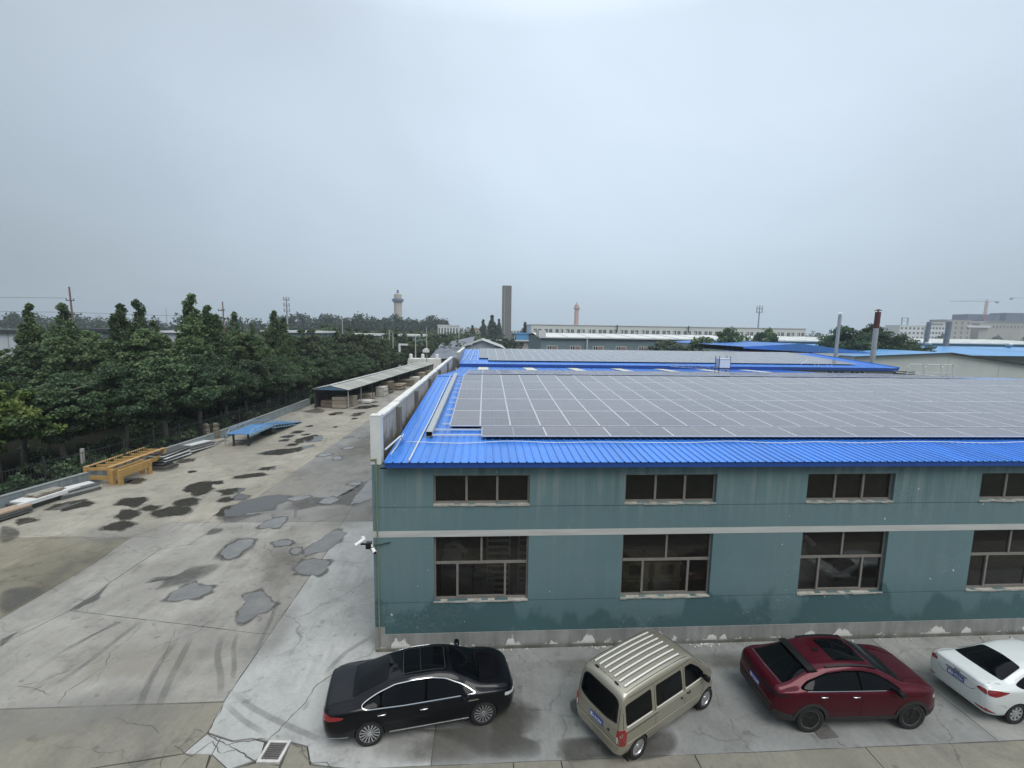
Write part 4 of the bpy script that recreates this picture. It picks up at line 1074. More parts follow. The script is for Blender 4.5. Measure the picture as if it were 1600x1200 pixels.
e = empty('warehouse', (60, 84, 0), label='long light blue metal roof stretching right behind the pale gable', cat='building')
b = MB(); b.box(0, 105, 0, 22, -.1, 6.35); b.build('wall', m_cream, e)
b = MB(); b.add([(-1, -8, 6.35), (106, -8, 6.35), (106, 11, 7.75), (-1, 11, 7.9)], [(0, 1, 2, 3)]); b.add([(-1, 11, 7.9), (106, 11, 7.75), (106, 23, 6.3), (-1, 23, 6.3)], [(0, 1, 2, 3)])
b.build('roof', m_ltblue, e)
b = MB()
for x in (24, 54, 84): b.bar((x, 10.8, 7.9), (x + 22, -7.8, 6.42), .35, .05)
b.build('rooflight', m_skyl, e)
for k, x in enumerate((9, 30, 52, 74)):
    t_ = empty('roof_ventilator', (60 + x, 94, 7.75), 0, 'round metal ventilator on the long light blue roof, %s from the left' % ('first', 'second', 'third', 'fourth')[k], 'ventilator', 'ventilators on the light blue roof')
    b = MB(); b.lathe([(.42, 0), (.42, .35), (.75, .5), (.8, .8), (.55, 1.05), (.05, 1.15)], 12); b.build('turbine', m_galv, t_, True)

# flue pipes behind the roofs
m_rust = M_('rust_red_flue', (.095, .026, .022), .7, var=.25, scale=2)
m_flueg = M_('dull_grey_flue', (.20, .21, .215), .6, .2, var=.15, scale=1)
def flue(x, y, z0, z1, r, lean, label, red=None, cat='flue', plain=False):
    e = empty('flue_pipe', (x, y, z0), 0, label, cat)
    top = z1 if red is None else red
    b = MB(); b.tube([(0, 0, -1), (lean * (top - z0), 0, top - z0)], r, 12)
    for k in range(1, int((top - z0) / 1.5)): b.lathe([(r, -.03), (r * 1.12, -.03), (r * 1.12, .03), (r, .03)], 12, 0, Matrix.Translation((lean * k * 1.5, 0, k * 1.5)), cap=False)
    b.build('pipe', m_flueg if plain else m_galv, e, True, 40)
    if red is not None:
        b = MB(); b.tube([(lean * (top - z0), 0, top - z0 + .01), (lean * (z1 - z0), 0, z1 - z0)], r * 1.08, 12); b.build('upper_pipe', m_rust, e, True, 40)
    if plain: return
    b = MB(); b.lathe([(r * 1.6, 0), (r * .3, r * .7)], 12, 0, Matrix.Translation((lean * (z1 - z0), 0, z1 - z0 + .18))); b.tube([(lean * (z1 - z0), 0, z1 - z0 - .05), (lean * (z1 - z0), 0, z1 - z0 + .2)], r * .3, 6)
    b.build('rain_cap', m_rust if red else m_steelw, e)
flue(51.75, 50, 6.2, 13.2, .23, .015, 'slim grey metal flue left of the red topped one')
flue(55.75, 48, 5.6, 13.6, .33, .012, 'metal flue pipe with a rust red upper half', red=11.3)
flue(113.2, 96, 6.4, 13.9, .5, .05, 'left of two plain grey flues above the light blue roof', plain=True)
flue(118.7, 96, 6.4, 14.1, .6, .05, 'right of two plain grey flues above the light blue roof', plain=True)
# looped handrails at the ladder head
e = empty('ladder_hoop', (70, 52.5, 0), 0, 'pale tubular ladder hoops standing before the pale gable wall', 'ladder')
b = MB()
for (x0, x1) in ((-4.2, -1.6), (-1.3, 1.4), (1.5, 3.4)):
    b.tube([(x0, 0, 3.6), (x0, 0, 5.5), (x0 + .3, 0, 5.9), (x1 - .3, 0, 5.9), (x1, 0, 5.5), (x1, 0, 3.6)], .06, 6)
    b.tube([(x0, 0, 4.7), (x1, 0, 4.6)], .05, 6)
b.tube([(-6, 0, 4.6), (2.5, 0, 4.0)], .06, 6)
b.build('hoop', m_steelw, e)
e = empty('roof_ladder', (40.4, 39.2, 6.2), 0, 'small white ladder rails at the right end of the second roof eave', 'ladder')
b = MB()
for x in (0, .5, 1.6, 2.2): b.tube([(x, 0, -.4), (x, 0, .55)], .03, 6)
b.tube([(-.8, 1.2, .4), (.6, 2.0, .9), (2.2, 2.0, .7)], .03, 6); b.tube([(-.8, 1.2, .4), (-.8, 1.2, .1)], .03, 6)
b.build('rail', m_steelw, e)
e = empty('blue_roof_box', (61.0, 30.5, 0), 0, 'low blue roof edge peeping over the solar ridge at the far right', 'roof')
b = MB(); b.box(-3, 9, 0, 3, -.1, 5.0); b.build('wall', m_wall2, e)
b = MB(); b.box(-3.3, 9.3, -.3, 3.3, 5.003, 5.5); b.build('roof_edge', m_blue_dk, e)

# ------------------------------------------------------------------ teal factory and the long white one
m_teal2 = M_('teal_render_far', (.155, .215, .225), .8, var=.10, scale=.25, coord='World')
m_whroof = M_('white_sheet_roof', (.60, .62, .60), .6, var=.05, scale=.1, coord='World')
m_pinkwin = M_('boarded_window', (.24, .17, .15), .6)
e = empty('teal_factory', (14.7, 105, 0), label='teal walled factory with white sheet roof in the middle distance', cat='building')
FL = 150.0
def tz(x): return 8.75 - .0115 * x * 0 
b = MB(); b.box(0, FL, 0, 34, -.1, 8.55); b.build('wall', m_teal2, e)
b = MB(); b.add([(-.6, -.5, 8.6), (FL, -.5, 8.6), (FL, 17, 9.55), (-.6, 17, 9.55)], [(0, 1, 2, 3)]); b.add([(-.6, 17, 9.55), (FL, 17, 9.55), (FL, 34.5, 8.6), (-.6, 34.5, 8.6)], [(0, 1, 2, 3)])
b.box(-.6, FL, -.53, -.47, 8.3, 8.62)
b.build('roof', m_whroof, e)
b = MB(); b.box(-.65, 1.2, -.55, 6, 8.63, 10.3); b.build('end_parapet', m_whroof, e)
b = MB(); b.box(FL * .0 + .0, FL, -.56, -.535, 8.22, 8.32); b.build('gutter', m_dkmetal, e)
for k in range(23):
    x = 1.6 + k * 6.2
    b = MB(); b.box(x, x + 2.9, -.02, -.004, 5.0, 6.35); f = b.build('window', m_winframe, e)
    b = MB(); b.box(x + .2, x + .62, -.04, -.022, 5.1, 6.22); b.box(x + .82, x + 1.25, -.04, -.022, 5.1, 6.22); b.build('pane', m_winDark, f)
    b = MB(); b.box(x + 1.4, x + 2.75, -.04, -.022, 5.1, 6.22); b.build('board', m_pinkwin, f)
for x in (12.3, 49, 86):
    b = MB(); b.tube([(x, -.35, 0), (x, -.35, 8.3)], .18, 8); b.build('downpipe', m_steelw, e)
b = MB()
for k in range(26): b.box(k * 6 + 1, k * 6 + 1.08, .1, 16.8, 0, .06, 0, Matrix.Translation((0, -.4, 8.62)) @ Matrix.Rotation(math.atan(.95 / 17.5), 4, 'X'))
b.build('roof_seam', m_seam, e)

e = empty('white_factory', (24.8, 230, 0), label='long white flat roofed factory with paired square windows behind the teal one', cat='building')
b = MB(); b.box(0, 155, 0, 30, -.1, 13.3); b.build('wall', m_whroof, e)
b = MB(); b.box(-.3, 155.3, -.3, 30.3, 13.303, 13.6); b.build('coping', m_winframe, e)
m_winGrey = M_('window_grey', (.10, .115, .13), .2)
for k in range(26):
    for d in (0, 2.45):
        x = 1.4 + k * 5.95 + d
        b = MB(); b.box(x, x + 1.7, -.03, -.004, 9.25, 11.15); w_ = b.build('window', m_winGrey, e)
        b = MB(); b.box(x + .8, x + .9, -.05, -.032, 9.25, 11.15)
        if (k * 7 + int(d)) % 5 < 2: b.box(x + .1, x + .75, -.05, -.032, 9.3, 10.4 + (k % 3) * .3)
        b.build('window_frame', m_winframe, w_)
for x in (47, 87, 112): 
    b = MB(); b.tube([(x, -1, 10), (x, -1, 13.9)], .35, 8); b.build('vent_pipe', m_dkmetal, e)

# ------------------------------------------------------------------ far landmarks
m_tower = M_('tower_concrete', (.42, .375, .32), .8, var=.06, scale=.05, coord='World')
m_towerp = M_('tower_pink', (.52, .30, .26), .8, var=.06, scale=.05, coord='World')
m_towerblue = M_('tower_blue_band', (.09, .12, .20), .6)
m_slab = M_('dark_grey_concrete', (.155, .155, .152), .85, var=.10, scale=.06, coord='World')
e = empty('slab_tower', (16.9, 350, 0), label='tall plain dark grey slab tower standing alone on the skyline', cat='tower')
b = MB(); b.box(-3.6, 3.6, -4, 4, -1, 45.0); b.build('shaft', m_slab, e)
b = MB(); b.box(-1.9, -1.55, -4.12, -4.003, 0, 44.5); b.box(3.603, 3.75, -1, 1, 0, 44.5); b.build('vertical_rib', m_seam, e)
def ctower(x, y, r, h, mat, label, band):
    e = empty('round_tower', (x, y, 0), 0, label, 'tower', 'round towers on the horizon')
    b = MB(); b.lathe([(r, -1), (r * .97, h)], 24); b.build('shaft', mat, e, True, 40)
    b = MB(); b.lathe([(r * 1.0, h + .05), (r * 1.3, h + r * .35), (r * 1.45, h + r * .4), (r * 1.45, h + r * .95), (r * 1.0, h + r * 1.0)], 24); b.build('gallery', band, e, True, 30)
    b = MB(); b.lathe([(r * .95, h + r * 1.02), (r * .95, h + r * 2.1), (r * .6, h + r * 2.3)], 24); b.build('top_storey', mat, e, True, 30)
    b = MB(); b.lathe([(r * .28, h + r * 2.3), (r * .25, h + r * 3.2)], 12); b.build('finial', band, e)
ctower(-135.6, 700, 6.1, 49.5, m_tower, 'beige round tower with blue gallery left of the slab tower', m_towerblue)
ctower(185.2, 900, 4.6, 53.5, m_towerp, 'salmon pink round tower behind the long white factory', m_tower)

m_lattice = M_('mast_steel', (.33, .36, .39), .6, .2)
def mast(x, y, h, label, plat=(), w=.7):
    e = empty('radio_mast', (x, y, 0), 0, label, 'mast')
    b = MB(); b.tube([(0, 0, -1), (0, 0, h)], [w, w * .35], 8); b.build('pole', m_lattice, e)
    b = MB()
    for z in plat:
        b.lathe([(.5, z - .15), (w * 2.6, z), (w * 2.6, z + .2), (.5, z + .2)], 10)
        for k in range(6):
            a = k * math.pi / 3
            b.box(-.22, .22, -.15, .15, -1.0, 1.4, 0, Matrix.Translation((math.cos(a) * w * 2.4, math.sin(a) * w * 2.4, z + .6)))
    b.build('antenna_platform', m_lattice, e)
mast(195.6, 300, 30.5, 'thin telecom mast right of the round trees', (25.5, 28.0), .8)
mast(-133.3, 300, 29.5, 'telecom mast with three antenna rings above the left trees', (20.5, 24.0, 28.0), .75)
mast(-292, 420, 26, 'faint thin mast near the left skyline', (), .5)

# power poles
m_pole = M_('concrete_pole', (.34, .34, .32), .85, var=.1, scale=2)
m_poler = M_('reddish_pole', (.20, .12, .11), .8)
def power_pole(x, y, h, arms, label, mat=m_pole, w=.16, lean=0.0):
    e = empty('power_pole', (x, y, 0), 0, label, 'power pole', 'power poles beyond the trees')
    b = MB(); b.tube([(0, 0, -.5), (lean, 0, h)], [w, w * .6], 8); b.build('pole', mat, e)
    for (z, L_, dx) in arms:
        b = MB(); b.box(dx - L_ / 2, dx + L_ / 2, -.06, .06, z - .06, z + .06)
        for q in (-.45, 0, .45): b.box(dx + q * L_ - .04, dx + q * L_ + .04, -.04, .04, z + .06, z + .3)
        b.build('crossarm', m_dkmetal, e)
power_pole(-63.2, 60, 15.8, ((13.75, 1.2, -.2), (11.62, 2.2, .2)), 'tall leaning power pole with two crossarms above the leftmost trees', m_poler, .18, -.15)
power_pole(-46.5, 70, 14.5, ((12.9, 1.1, -.3), (11.6, 1.7, 0)), 'power pole with crossarms behind the second tall tree clump', m_poler, .16)
power_pole(-38.2, 110, 13.2, ((11.6, 1.2, 0),), 'slender power pole rising from the round grey green tree', m_pole, .2)
for (x, y, h, lb) in ((-25.4, 100, 8.6, 'short pale pole left of the concrete pair among the trees'), (-24.0, 101, 9.9, 'white topped lamp pole among the trees left of the round tower'),
                      (-22.9, 100, 9.2, 'brownish concrete pole right of the white topped lamp pole'), (-18.0, 104, 8.5, 'short pole directly below the round tower')):
    power_pole(x, y, h, (), lb, m_pole, .2)
e = empty('utility_pole', (-14.1, 96, 0), 0, 'thin grey pole at the far end of the yard by the shed', 'utility pole')
b = MB(); b.tube([(0, 0, 0), (0, 0, 10.6)], [.15, .09], 8); b.build('pole', m_pole, e)
b = MB(); b.box(-.9, .6, -.5, .4, 4.6, 5.3); b.box(-.5, .3, -.2, .2, 5.32, 5.6); b.build('transformer_box', m_unit, e)
# faint power lines on the left
m_wire = M_('wire', (.20, .22, .24), .7)
b = MB(); b.tube([(-180, 80, 15.3), (-120, 70, 14.2), (-63.9, 60, 14.1)], .03, 4); tag(b.build('power_line', m_wire), 'upper thin wire running left from the tall leaning power pole', 'power line')
b = MB(); b.tube([(-180, 80, 13.0), (-120, 70, 11.9), (-64.1, 60, 11.95), (-55, 65, 11.8), (-46.8, 70, 11.9)], .03, 4); tag(b.build('power_line', m_wire), 'lower thin wire joining the two crossarm poles at left', 'power line')

# cranes and construction site at right
m_crane = M_('crane_red', (.42, .12, .09), .6)
m_craneg = M_('crane_grey', (.30, .33, .38), .6)
def crane(x, y, h, jib, cj, label, base=0, faint=False):
    e = empty('tower_crane', (x, y, base), 0, label, 'crane', 'tower cranes on the right skyline')
    b = MB(); s_ = 1.1
    for dx in (-s_, s_):
        for dy in (-s_, s_): b.bar((dx, dy, 0), (dx, dy, h), .45, .45)
    for k in range(int(h / 3)):
        b.bar((-s_, -s_, k * 3), (s_, -s_, k * 3 + 3), .3, .3); b.bar((-s_, s_, k * 3 + 3), (s_, s_, k * 3), .3, .3)
    b.build('mast', m_crane, e)
    b = MB(); b.bar((jib, 0, h - 1.5), (cj, 0, h), .6, .6); b.bar((jib * .7, 0, h), (cj * .3, 0, h + 3), .25, .25); b.bar((0, 0, h), (0, 0, h + 3.5), .8, .8)
    b.build('jib', m_craneg, e)
    b = MB(); b.box(cj - 3.2, cj, -1.2, 1.2, h - 3, h); b.build('counterweight', m_craneg, e)
crane(779.5, 650, 66, -61, 19, 'red masted tower crane with a long jib at right')
crane(880, 660, 73, 58, -46, 'crane whose counterjib enters at the right edge of the photo')
m_wb = M_('white_office_wall', (.66, .68, .68), .8, var=.03, scale=.05, coord='World')
m_con = M_('raw_concrete', (.37, .36, .33), .9, var=.12, scale=.06, coord='World')
m_navy = M_('navy_netting', (.085, .105, .17), .9, var=.1, scale=.08, coord='World')
def far_block(name, x, y, w, d, h, mat, label, rows=0, cols=0, win=(1.8, 2.2), wmat=None, zst=3.8, group=None):
    e = empty(name, (x, y, 0), 0, label, 'building', group)
    b = MB(); b.box(0, w, 0, d, -1, h); b.build('wall', mat, e)
    b = MB(); b.box(-.3, w + .3, -.3, d + .3, h + .003, h + .7); b.build('parapet', mat, e)
    for r in range(rows):
        for c in range(cols):
            xx = w * (c + .5) / cols - win[0] / 2
            zz = h - 1.6 - win[1] - r * zst
            if zz < 1: continue
            b = MB(); b.box(xx, xx + win[0], -.12, -.004, zz, zz + win[1]); b.build('window', wmat or m_winGrey, e)
    return e
wb1 = far_block('office_block', 496.5, 500, 31.5, 20, 22.4, m_wb, 'white three storey office block, left part with few windows', 3, 6, (2.6, 2.6), zst=5.6)
wb2 = far_block('office_block', 528.3, 499, 32.6, 20, 22.9, m_wb, 'white three storey office block, right part with a rooftop frame', 3, 8, (2.4, 2.6), zst=5.6)
b = MB(); b.box(0, 26, 2, 10, 26.3, 26.9); b.box(0, .8, 2, 3, 23.7, 26.3); b.box(25, 25.8, 2, 3, 23.7, 26.3); b.build('roof_frame', m_wb, wb2)
e = empty('gantry', (512, 505, 22.8), 0, 'little metal frame on the white office roof left end', 'frame')
b = MB(); b.box(-9, -8, 0, 1, 0, 9.5); b.box(-1.6, -.6, 0, 1, 0, 9.5); b.box(-9, -.6, 0, 1, 8.6, 9.4); b.box(-9, -.6, 0, 1, 5, 5.6); b.build('frame', m_lattice, e)
c1 = far_block('concrete_block', 577.5, 520, 33, 20, 30.4, m_con, 'raw concrete block with window holes beside the white office', 4, 4, (2.6, 3), m_slab, 6)
c2 = far_block('concrete_block', 624, 522, 62, 24, 27.5, m_con, 'wide raw concrete shell with sloped sides under the navy netted towers', 0, 0)
for k in range(12):
    b = MB(); b.box(3 + k * 4.9, 5.2 + k * 4.9, -.12, -.004, 22, 25); b.build('window', m_slab, c2)
b = MB(); b.prism([(2, 28.2), (14, 30.5), (48, 31.8), (60, 28.2)], -20, -2, 0, Matrix.Rotation(math.pi / 2, 4, 'X')); b.build('hipped_top', m_slab, c2)
b = MB(); b.box(-20, 12, -3, -1, 22.2, 24.6); b.build('white_beam', m_wb, c2)
far_block('concrete_block', 689, 522, 30, 24, 29, m_con, 'narrow raw concrete block at the right picture edge', 3, 3, (2.4, 3), m_slab, 6)
far_block('netted_tower', 711.5, 652, 46, 20, 36, m_navy, 'lowest navy netted building, behind the raw concrete block')
far_block('netted_tower', 757, 655, 54, 24, 45.2, m_navy, 'middle navy netted building under the red crane')
far_block('netted_tower', 815, 650, 60, 24, 48, m_navy, 'tallest navy netted building at the right edge')
far_block('office_block', -34.8, 320, 15, 14, 12.6, m_wb, 'small white block with tall dark windows left of the slab tower', 1, 7, (1.0, 4.6))
far_block('office_block', -13.8, 322, 16, 14, 10.6, m_tower, 'pale low building right of the small white block', 1, 5, (1.2, 1.2))
far_block('low_shed', 17, 232, 22, 14, 8.1, m_ltblue, 'pale blue low building behind the dark columnar trees')
# roofs near the end of the yard
m_greyroof = M_('slate_grey_roof', (.15, .165, .20), .55, var=.12, scale=.4, coord='World')
m_corr = M_('weathered_corrugated', (.36, .39, .38), .6, var=.2, scale=.5, coord='World')
m_redb = M_('brick_red', (.16, .075, .06), .85, var=.2, scale=1)
e = empty('workshop', (-14.5, 108, 0), label='low building with slate grey roof at the far end of the yard', cat='building')
b = MB(); b.box(0, 9.5, 0, 30, -.1, 2.4); b.build('wall', m_para, e)
b = MB(); b.add([(-.5, -1, 2.3), (10, -1, 2.6), (11, 30, 8.0), (.3, 24, 5.6)], [(0, 1, 2, 3)]); b.build('roof', m_greyroof, e)
e = empty('workshop', (-5.0, 75, 0), label='brick workshop with weathered corrugated gable roof left of the solar roofs', cat='building')
b = MB(); b.box(.4, 8.6, 0, 24, -.1, 6.4); b.add([(.4, 0, 6.4), (8.6, 0, 6.4), (4.4, 0, 8.0)], [(0, 1, 2)]); b.build('wall', m_corr, e)
b = MB(); b.box(.38, 8.62, -.02, -.003, 0, 6.38); b.build('brick_base', m_redb, e)
b = MB()
b.add([(-.1, -.6, 6.55), (4.4, -.6, 8.2), (4.4, 24, 8.2), (-.1, 24, 6.55)], [(0, 1, 2, 3)]); b.add([(4.4, -.6, 8.2), (9.2, -.6, 6.5), (9.2, 24, 6.5), (4.4, 24, 8.2)], [(0, 1, 2, 3)])
for k in range(7): b.bar((-.1, k * 3.5, 6.6), (4.4, k * 3.5, 8.25), .12, .04)
b.build('roof', m_corr, e)
e = empty('white_tank_unit', (-16.4, 100, 0), 0, 'cluster of white tanks and boxes behind the end of the shed', 'equipment')
b = MB(); b.box(-3, 5, 0, 4, 0, 2.7); b.build('plinth_block', m_pcap, e)
for x in (-2.4, .6, 4.2):
    b = MB(); b.lathe([(.45, 2.72), (.45, 3.7), (.25, 3.9)], 12, 0, Matrix.Translation((x, 1.5, 0))); b.build('tank', m_unit, e)
e = empty('lamp_post', (-19.8, 92, 0), 0, 'white bracket shaped lamp post by the shed end', 'lamp post')
b = MB(); b.box(-.2, .2, -.2, .2, 0, 6.6); b.box(-.2, 1.9, -.12, .12, 6.35, 6.75); b.build('post', m_unit, e)
e = empty('low_house', (4, 190, 0), 0, 'row of small pale houses with tiny windows beyond the brick workshop', 'building')
b = MB(); b.box(-6, 24, 0, 10, -.1, 5.2); b.build('wall', m_con, e)
b = MB(); b.prism([(-7, 5.2), (25, 5.2), (25, 5.6), (-7, 5.6)], -11, 1, 0, Matrix.Rotation(math.pi / 2, 4, 'X')); b.build('roof', m_seam, e)
for k in range(7):
    b = MB(); b.box(-4.5 + k * 4, -2.6 + k * 4, -.04, -.004, 3.0, 4.6); b.build('window', m_winDark, e)
# roofs and lorry boxes seen between the left trees
m_silver = M_('silver_sheet', (.50, .54, .58), .5, var=.1, scale=.4, coord='World')
def left_shed(x, y, w, h0, h1, wall, roof, label):
    e = empty('storage_shed', (x, y, 0), 0, label, 'shed')
    b = MB(); b.box(0, w, 0, 8, -.1, h0); b.build('wall', wall, e)
    b = MB(); b.box(-.4, w + .4, -.4, 8.4, h0 + .003, h1); b.build('roof', roof, e)
    for q in range(int(w / 4)):
        pb_ = MB(); pb_.box(1 + q * 4, 1.12 + q * 4, -.06, -.003, 0, h0); pb_.build('wall_post', m_seam, e)
left_shed(-84, 62, 14, 8.6, 9.15, m_silver, m_dkmetal, 'silver walled shed with dark roof edge at the far left behind the trees')
left_shed(-64.5, 62, 7.5, 9.0, 9.5, m_greyroof, m_dkmetal, 'dark grey shed between the two left tree clumps')
left_shed(-52.6, 62, 3.6, 9.0, 9.3, m_silver, m_wb, 'silver blue shed seen in the gap right of the tall tree clump')
left_shed(-47, 85, 12, 9.0, 9.4, m_teal2, m_wb, 'white roofed shed behind the middle trees')
left_shed(-41, 125, 22, 7.9, 8.5, m_teal2, m_wb, 'long white roof line glimpsed over the trees')
# ------------------------------------------------------------------ yard boundary: low wall, fence
WALLP = [(-29.5, -2), (-27.9, 6), (-26.45, 11.7), (-25.3, 16.4), (-24.05, 26), (-23.65, 34), (-23.3, 47)]
m_low = stained('low_wall_render', (.20, .245, .26), (.27, .30, .305), (.09, .095, .09))
e = empty('low_wall', (0, 0, 0), label='low grey blue rendered wall along the left side of the yard', cat='wall')
b = MB()
for a, c in zip(WALLP[:-1], WALLP[1:]):
    b.bar((*a, .38), (*c, .38), .22, .78)
b.build('wall_body', m_low, e)
b = MB()
for a, c in zip(WALLP[:-1], WALLP[1:]):
    b.bar((*a, .80), (*c, .80), .28, .05)
b.build('coping', M_('wall_coping', (.24, .26, .26), .9, var=.2, scale=2), e)
m_fence = M_('fence_iron', (.018, .02, .02), .6)
e = empty('iron_fence', (0, 0, 0), label='dark iron picket fence in the shade on the low wall', cat='fence')
rails = MB(); pk = MB()
for a, c in zip(WALLP[:-1], WALLP[1:]):
    a = Vector((*a, 0)) - Vector((.25, 0, 0)); c = Vector((*c, 0)) - Vector((.25, 0, 0)); L_ = (c - a).length
    n_ = max(1, round(L_ / 2.6))
    for k in range(n_):
        p_ = a.lerp(c, k / n_); q_ = MB(); q_.cbox((p_.x, p_.y, 1.2), (.08, .08, 2.4)); q_.build('fence_post', m_fence, e)
    for z in (.95, 2.05): rails.bar(a + Vector((0, 0, z)), c + Vector((0, 0, z)), .035, .035)
    for k in range(int(L_ / .16)):
        p_ = a.lerp(c, k * .16 / L_); pk.cbox((p_.x, p_.y, 1.5), (.018, .018, 1.3))
rails.build('fence_rail', m_fence, e)
tag(pk.build('pickets', m_fence, e), kind='stuff')
e = empty('concrete_post', (-27.6, 18.2, 0), 0, 'short pale concrete post standing under the trees behind the low wall', 'post')
b = MB(); b.tube([(0, 0, 0), (.1, 0, 1.75)], [.15, .12], 10); b.build('post', m_pole, e)

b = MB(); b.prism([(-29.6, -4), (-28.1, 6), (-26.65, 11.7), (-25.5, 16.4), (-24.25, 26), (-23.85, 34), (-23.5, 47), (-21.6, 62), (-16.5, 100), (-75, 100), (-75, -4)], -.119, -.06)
tag(b.build('soil', M_('shaded_soil', (.016, .017, .012), 1.0, var=.4, scale=2, coord='World', spec=0.0)), kind='structure')  # shade under the trees is put into this near-black soil colour
# ------------------------------------------------------------------ long open shed
SR = R(-7.2)
m_shedroof = M_('corrugated_fibre_cement', (.33, .34, .31), .85, var=.28, scale=.5, obj_rand=.16)
m_shedblue = M_('faded_blue_sheet', (.10, .18, .27), .6, var=.15, scale=1)
m_wood = M_('weathered_timber', (.20, .165, .125), .85, var=.3, scale=3, stretch=(1, 6, 1))
m_shed = M_('shed_dark_steel', (.055, .055, .055), .7)
sh = empty('open_shed', (-17.25, 43.4, 0), SR, label='long open sided storage shed with corrugated roof along the left of the yard', cat='shed')
SL, SWD, EH, AH = 45.0, 4.5, 2.5, 3.0
AX = -2.15
npan = 26
def corr(w, l, n=12):
    b = MB(); pr = [(w * k / n, .022 * (k % 2)) for k in range(n + 1)]
    b.v = [(0, u, z) for u, z in pr] + [(l, u, z) for u, z in pr]
    b.f = [(i, i + 1, n + 2 + i, n + 1 + i) for i in range(n)]; b.mi = [0] * n
    return b
PL = SL / npan
sl_r = math.hypot(AX - .25, AH - EH); an = math.atan2(AH - EH, -AX + .25)
pmr = corr(PL * 1.03, sl_r).mesh('roof_panel', m_shedroof)
for k in range(npan):
    mat_sp = None
    link('roof_panel', pmr, sh, (.25, k * PL + PL, EH - .02 + .012 * (k % 2)), (0, 0, math.pi)).matrix_local = (
        Matrix.Translation((.25, k * PL, EH - .02 + .01 * (k % 2) + random.uniform(-.02, .02))) @ Matrix.Rotation(math.pi, 4, 'Z') @ Matrix.Rotation(-an, 4, 'Y') @ Matrix.Translation((0, -PL, 0)))
    o = link('roof_panel', pmr, sh)
    o.matrix_local = Matrix.Translation((AX, k * PL, AH + .004 + .01 * (k % 2))) @ Matrix.Rotation(math.pi, 4, 'Z') @ Matrix.Rotation(an, 4, 'Y') @ Matrix.Translation((0, -PL, 0))
b = MB(); b.bar((AX, 0, AH + .05), (AX, SL, AH + .05), .3, .03); b.build('ridge_cap', M_('ridge_cap_pale', (.46, .49, .50), .7, var=.15), sh)
b = MB(); b.prism([(.15, EH - .08), (-4.5, EH - .08), (AX, AH - .02)], -.02, .02, 0, Matrix.Translation((0, .04, 0)) @ Matrix.Rotation(math.pi / 2, 4, 'X')); b.build('gable_sheet', m_shedblue, sh)
b = MB(); b.bar((.12, .05, EH - .11), (.12, SL, EH - .11), .08, .1); b.bar((-4.4, .05, EH - .11), (-4.4, SL, EH - .11), .08, .1); b.build('eave_beam', m_shed, sh)
for k in range(12):
    for x in (0, -4.35):
        q_ = MB(); q_.cbox((x, .3 + k * 4.02, EH / 2 - .05), (.09, .09, EH - .1)); q_.build('post', m_galv if (x == 0 and k < 2) else m_shed, sh)
b = MB(); b.box(-4.46, -4.41, .3, SL, 0, 2.35); b.build('back_sheet', m_shed, sh)
b = MB(); b.box(-4.4, .05, SL - .2, SL, 0, 2.4); b.build('end_wall', m_pcap, sh)
# stacks under the shed
def stack(x, y, w, d, n, th, label, mat=m_wood, rz=SR, group='stacks of boards and pallets under the shed', jit=.05, name='board_stack', cat='stack'):
    M0 = Matrix.Translation((-17.25, 43.4, 0)) @ Matrix.Rotation(SR, 4, 'Z')
    p_ = M0 @ Vector((x, y, 0))
    e = empty(name, p_, rz, label, cat, group)
    z = 0.0
    for k in range(n):
        b = MB(); jx, jy = random.uniform(-jit, jit), random.uniform(-jit, jit)
        if k % 3 == 0:
            for q in (-.42, 0, .42): b.box(-w / 2 + jx, w / 2 + jx, q * d - .05, q * d + .05, z, z + .09)
            z += .092
        b.box(-w / 2 + jx, w / 2 + jx, -d / 2 + jy, d / 2 + jy, z, z + th - .012); z += th
        b.build('board', mat, e)
    return e
m_board1 = M_('pale_board', (.33, .29, .23), .85, var=.2, scale=2, obj_rand=.15)
m_board2 = M_('white_panel_board', (.56, .55, .51), .8, var=.15, scale=2, obj_rand=.1)
stack(-3.15, 1.6, 1.6, 1.3, 5, .15, 'low timber stack deep in the left of the shed mouth', m_wood)
stack(-1.35, 1.2, 1.75, 1.5, 9, .13, 'tall stack of rough timber at the front of the shed', m_board1)
stack(-.45, 2.6, .8, 1.2, 7, .16, 'narrow pale stack right behind the tall front stack', m_board1)
stack(.0, 5.6, 2.0, 1.6, 2, .14, 'low white slab lying at the second shed post', m_board2)
stack(-.9, 8.6, 1.8, 1.6, 4, .17, 'grey board pile behind the low white slab', m_board1)
stack(.1, 12.0, 1.3, 1.7, 7, .17, 'pale block stack three posts down the shed', m_board2)
stack(-.2, 15.2, 1.5, 2.0, 10, .15, 'tall ragged crate stack in the middle of the shed', m_wood, jit=.12)
stack(.3, 19.5, 1.9, 2.0, 6, .14, 'rounded pale pile under the middle of the shed roof', m_board1, jit=.15)
stack(.1, 24.5, 2.2, 1.8, 5, .2, 'wide low timber stack past the middle of the shed', m_wood)
stack(.3, 29.0, 1.6, 1.6, 6, .17, 'pale stack two thirds down the shed', m_board2)
stack(.3, 33.5, 1.5, 1.8, 8, .17, 'tall pale stack near the far end of the shed', m_board1)
stack(.2, 38.5, 1.8, 1.8, 7, .17, 'last dark stack before the shed end wall', m_wood, jit=.12)

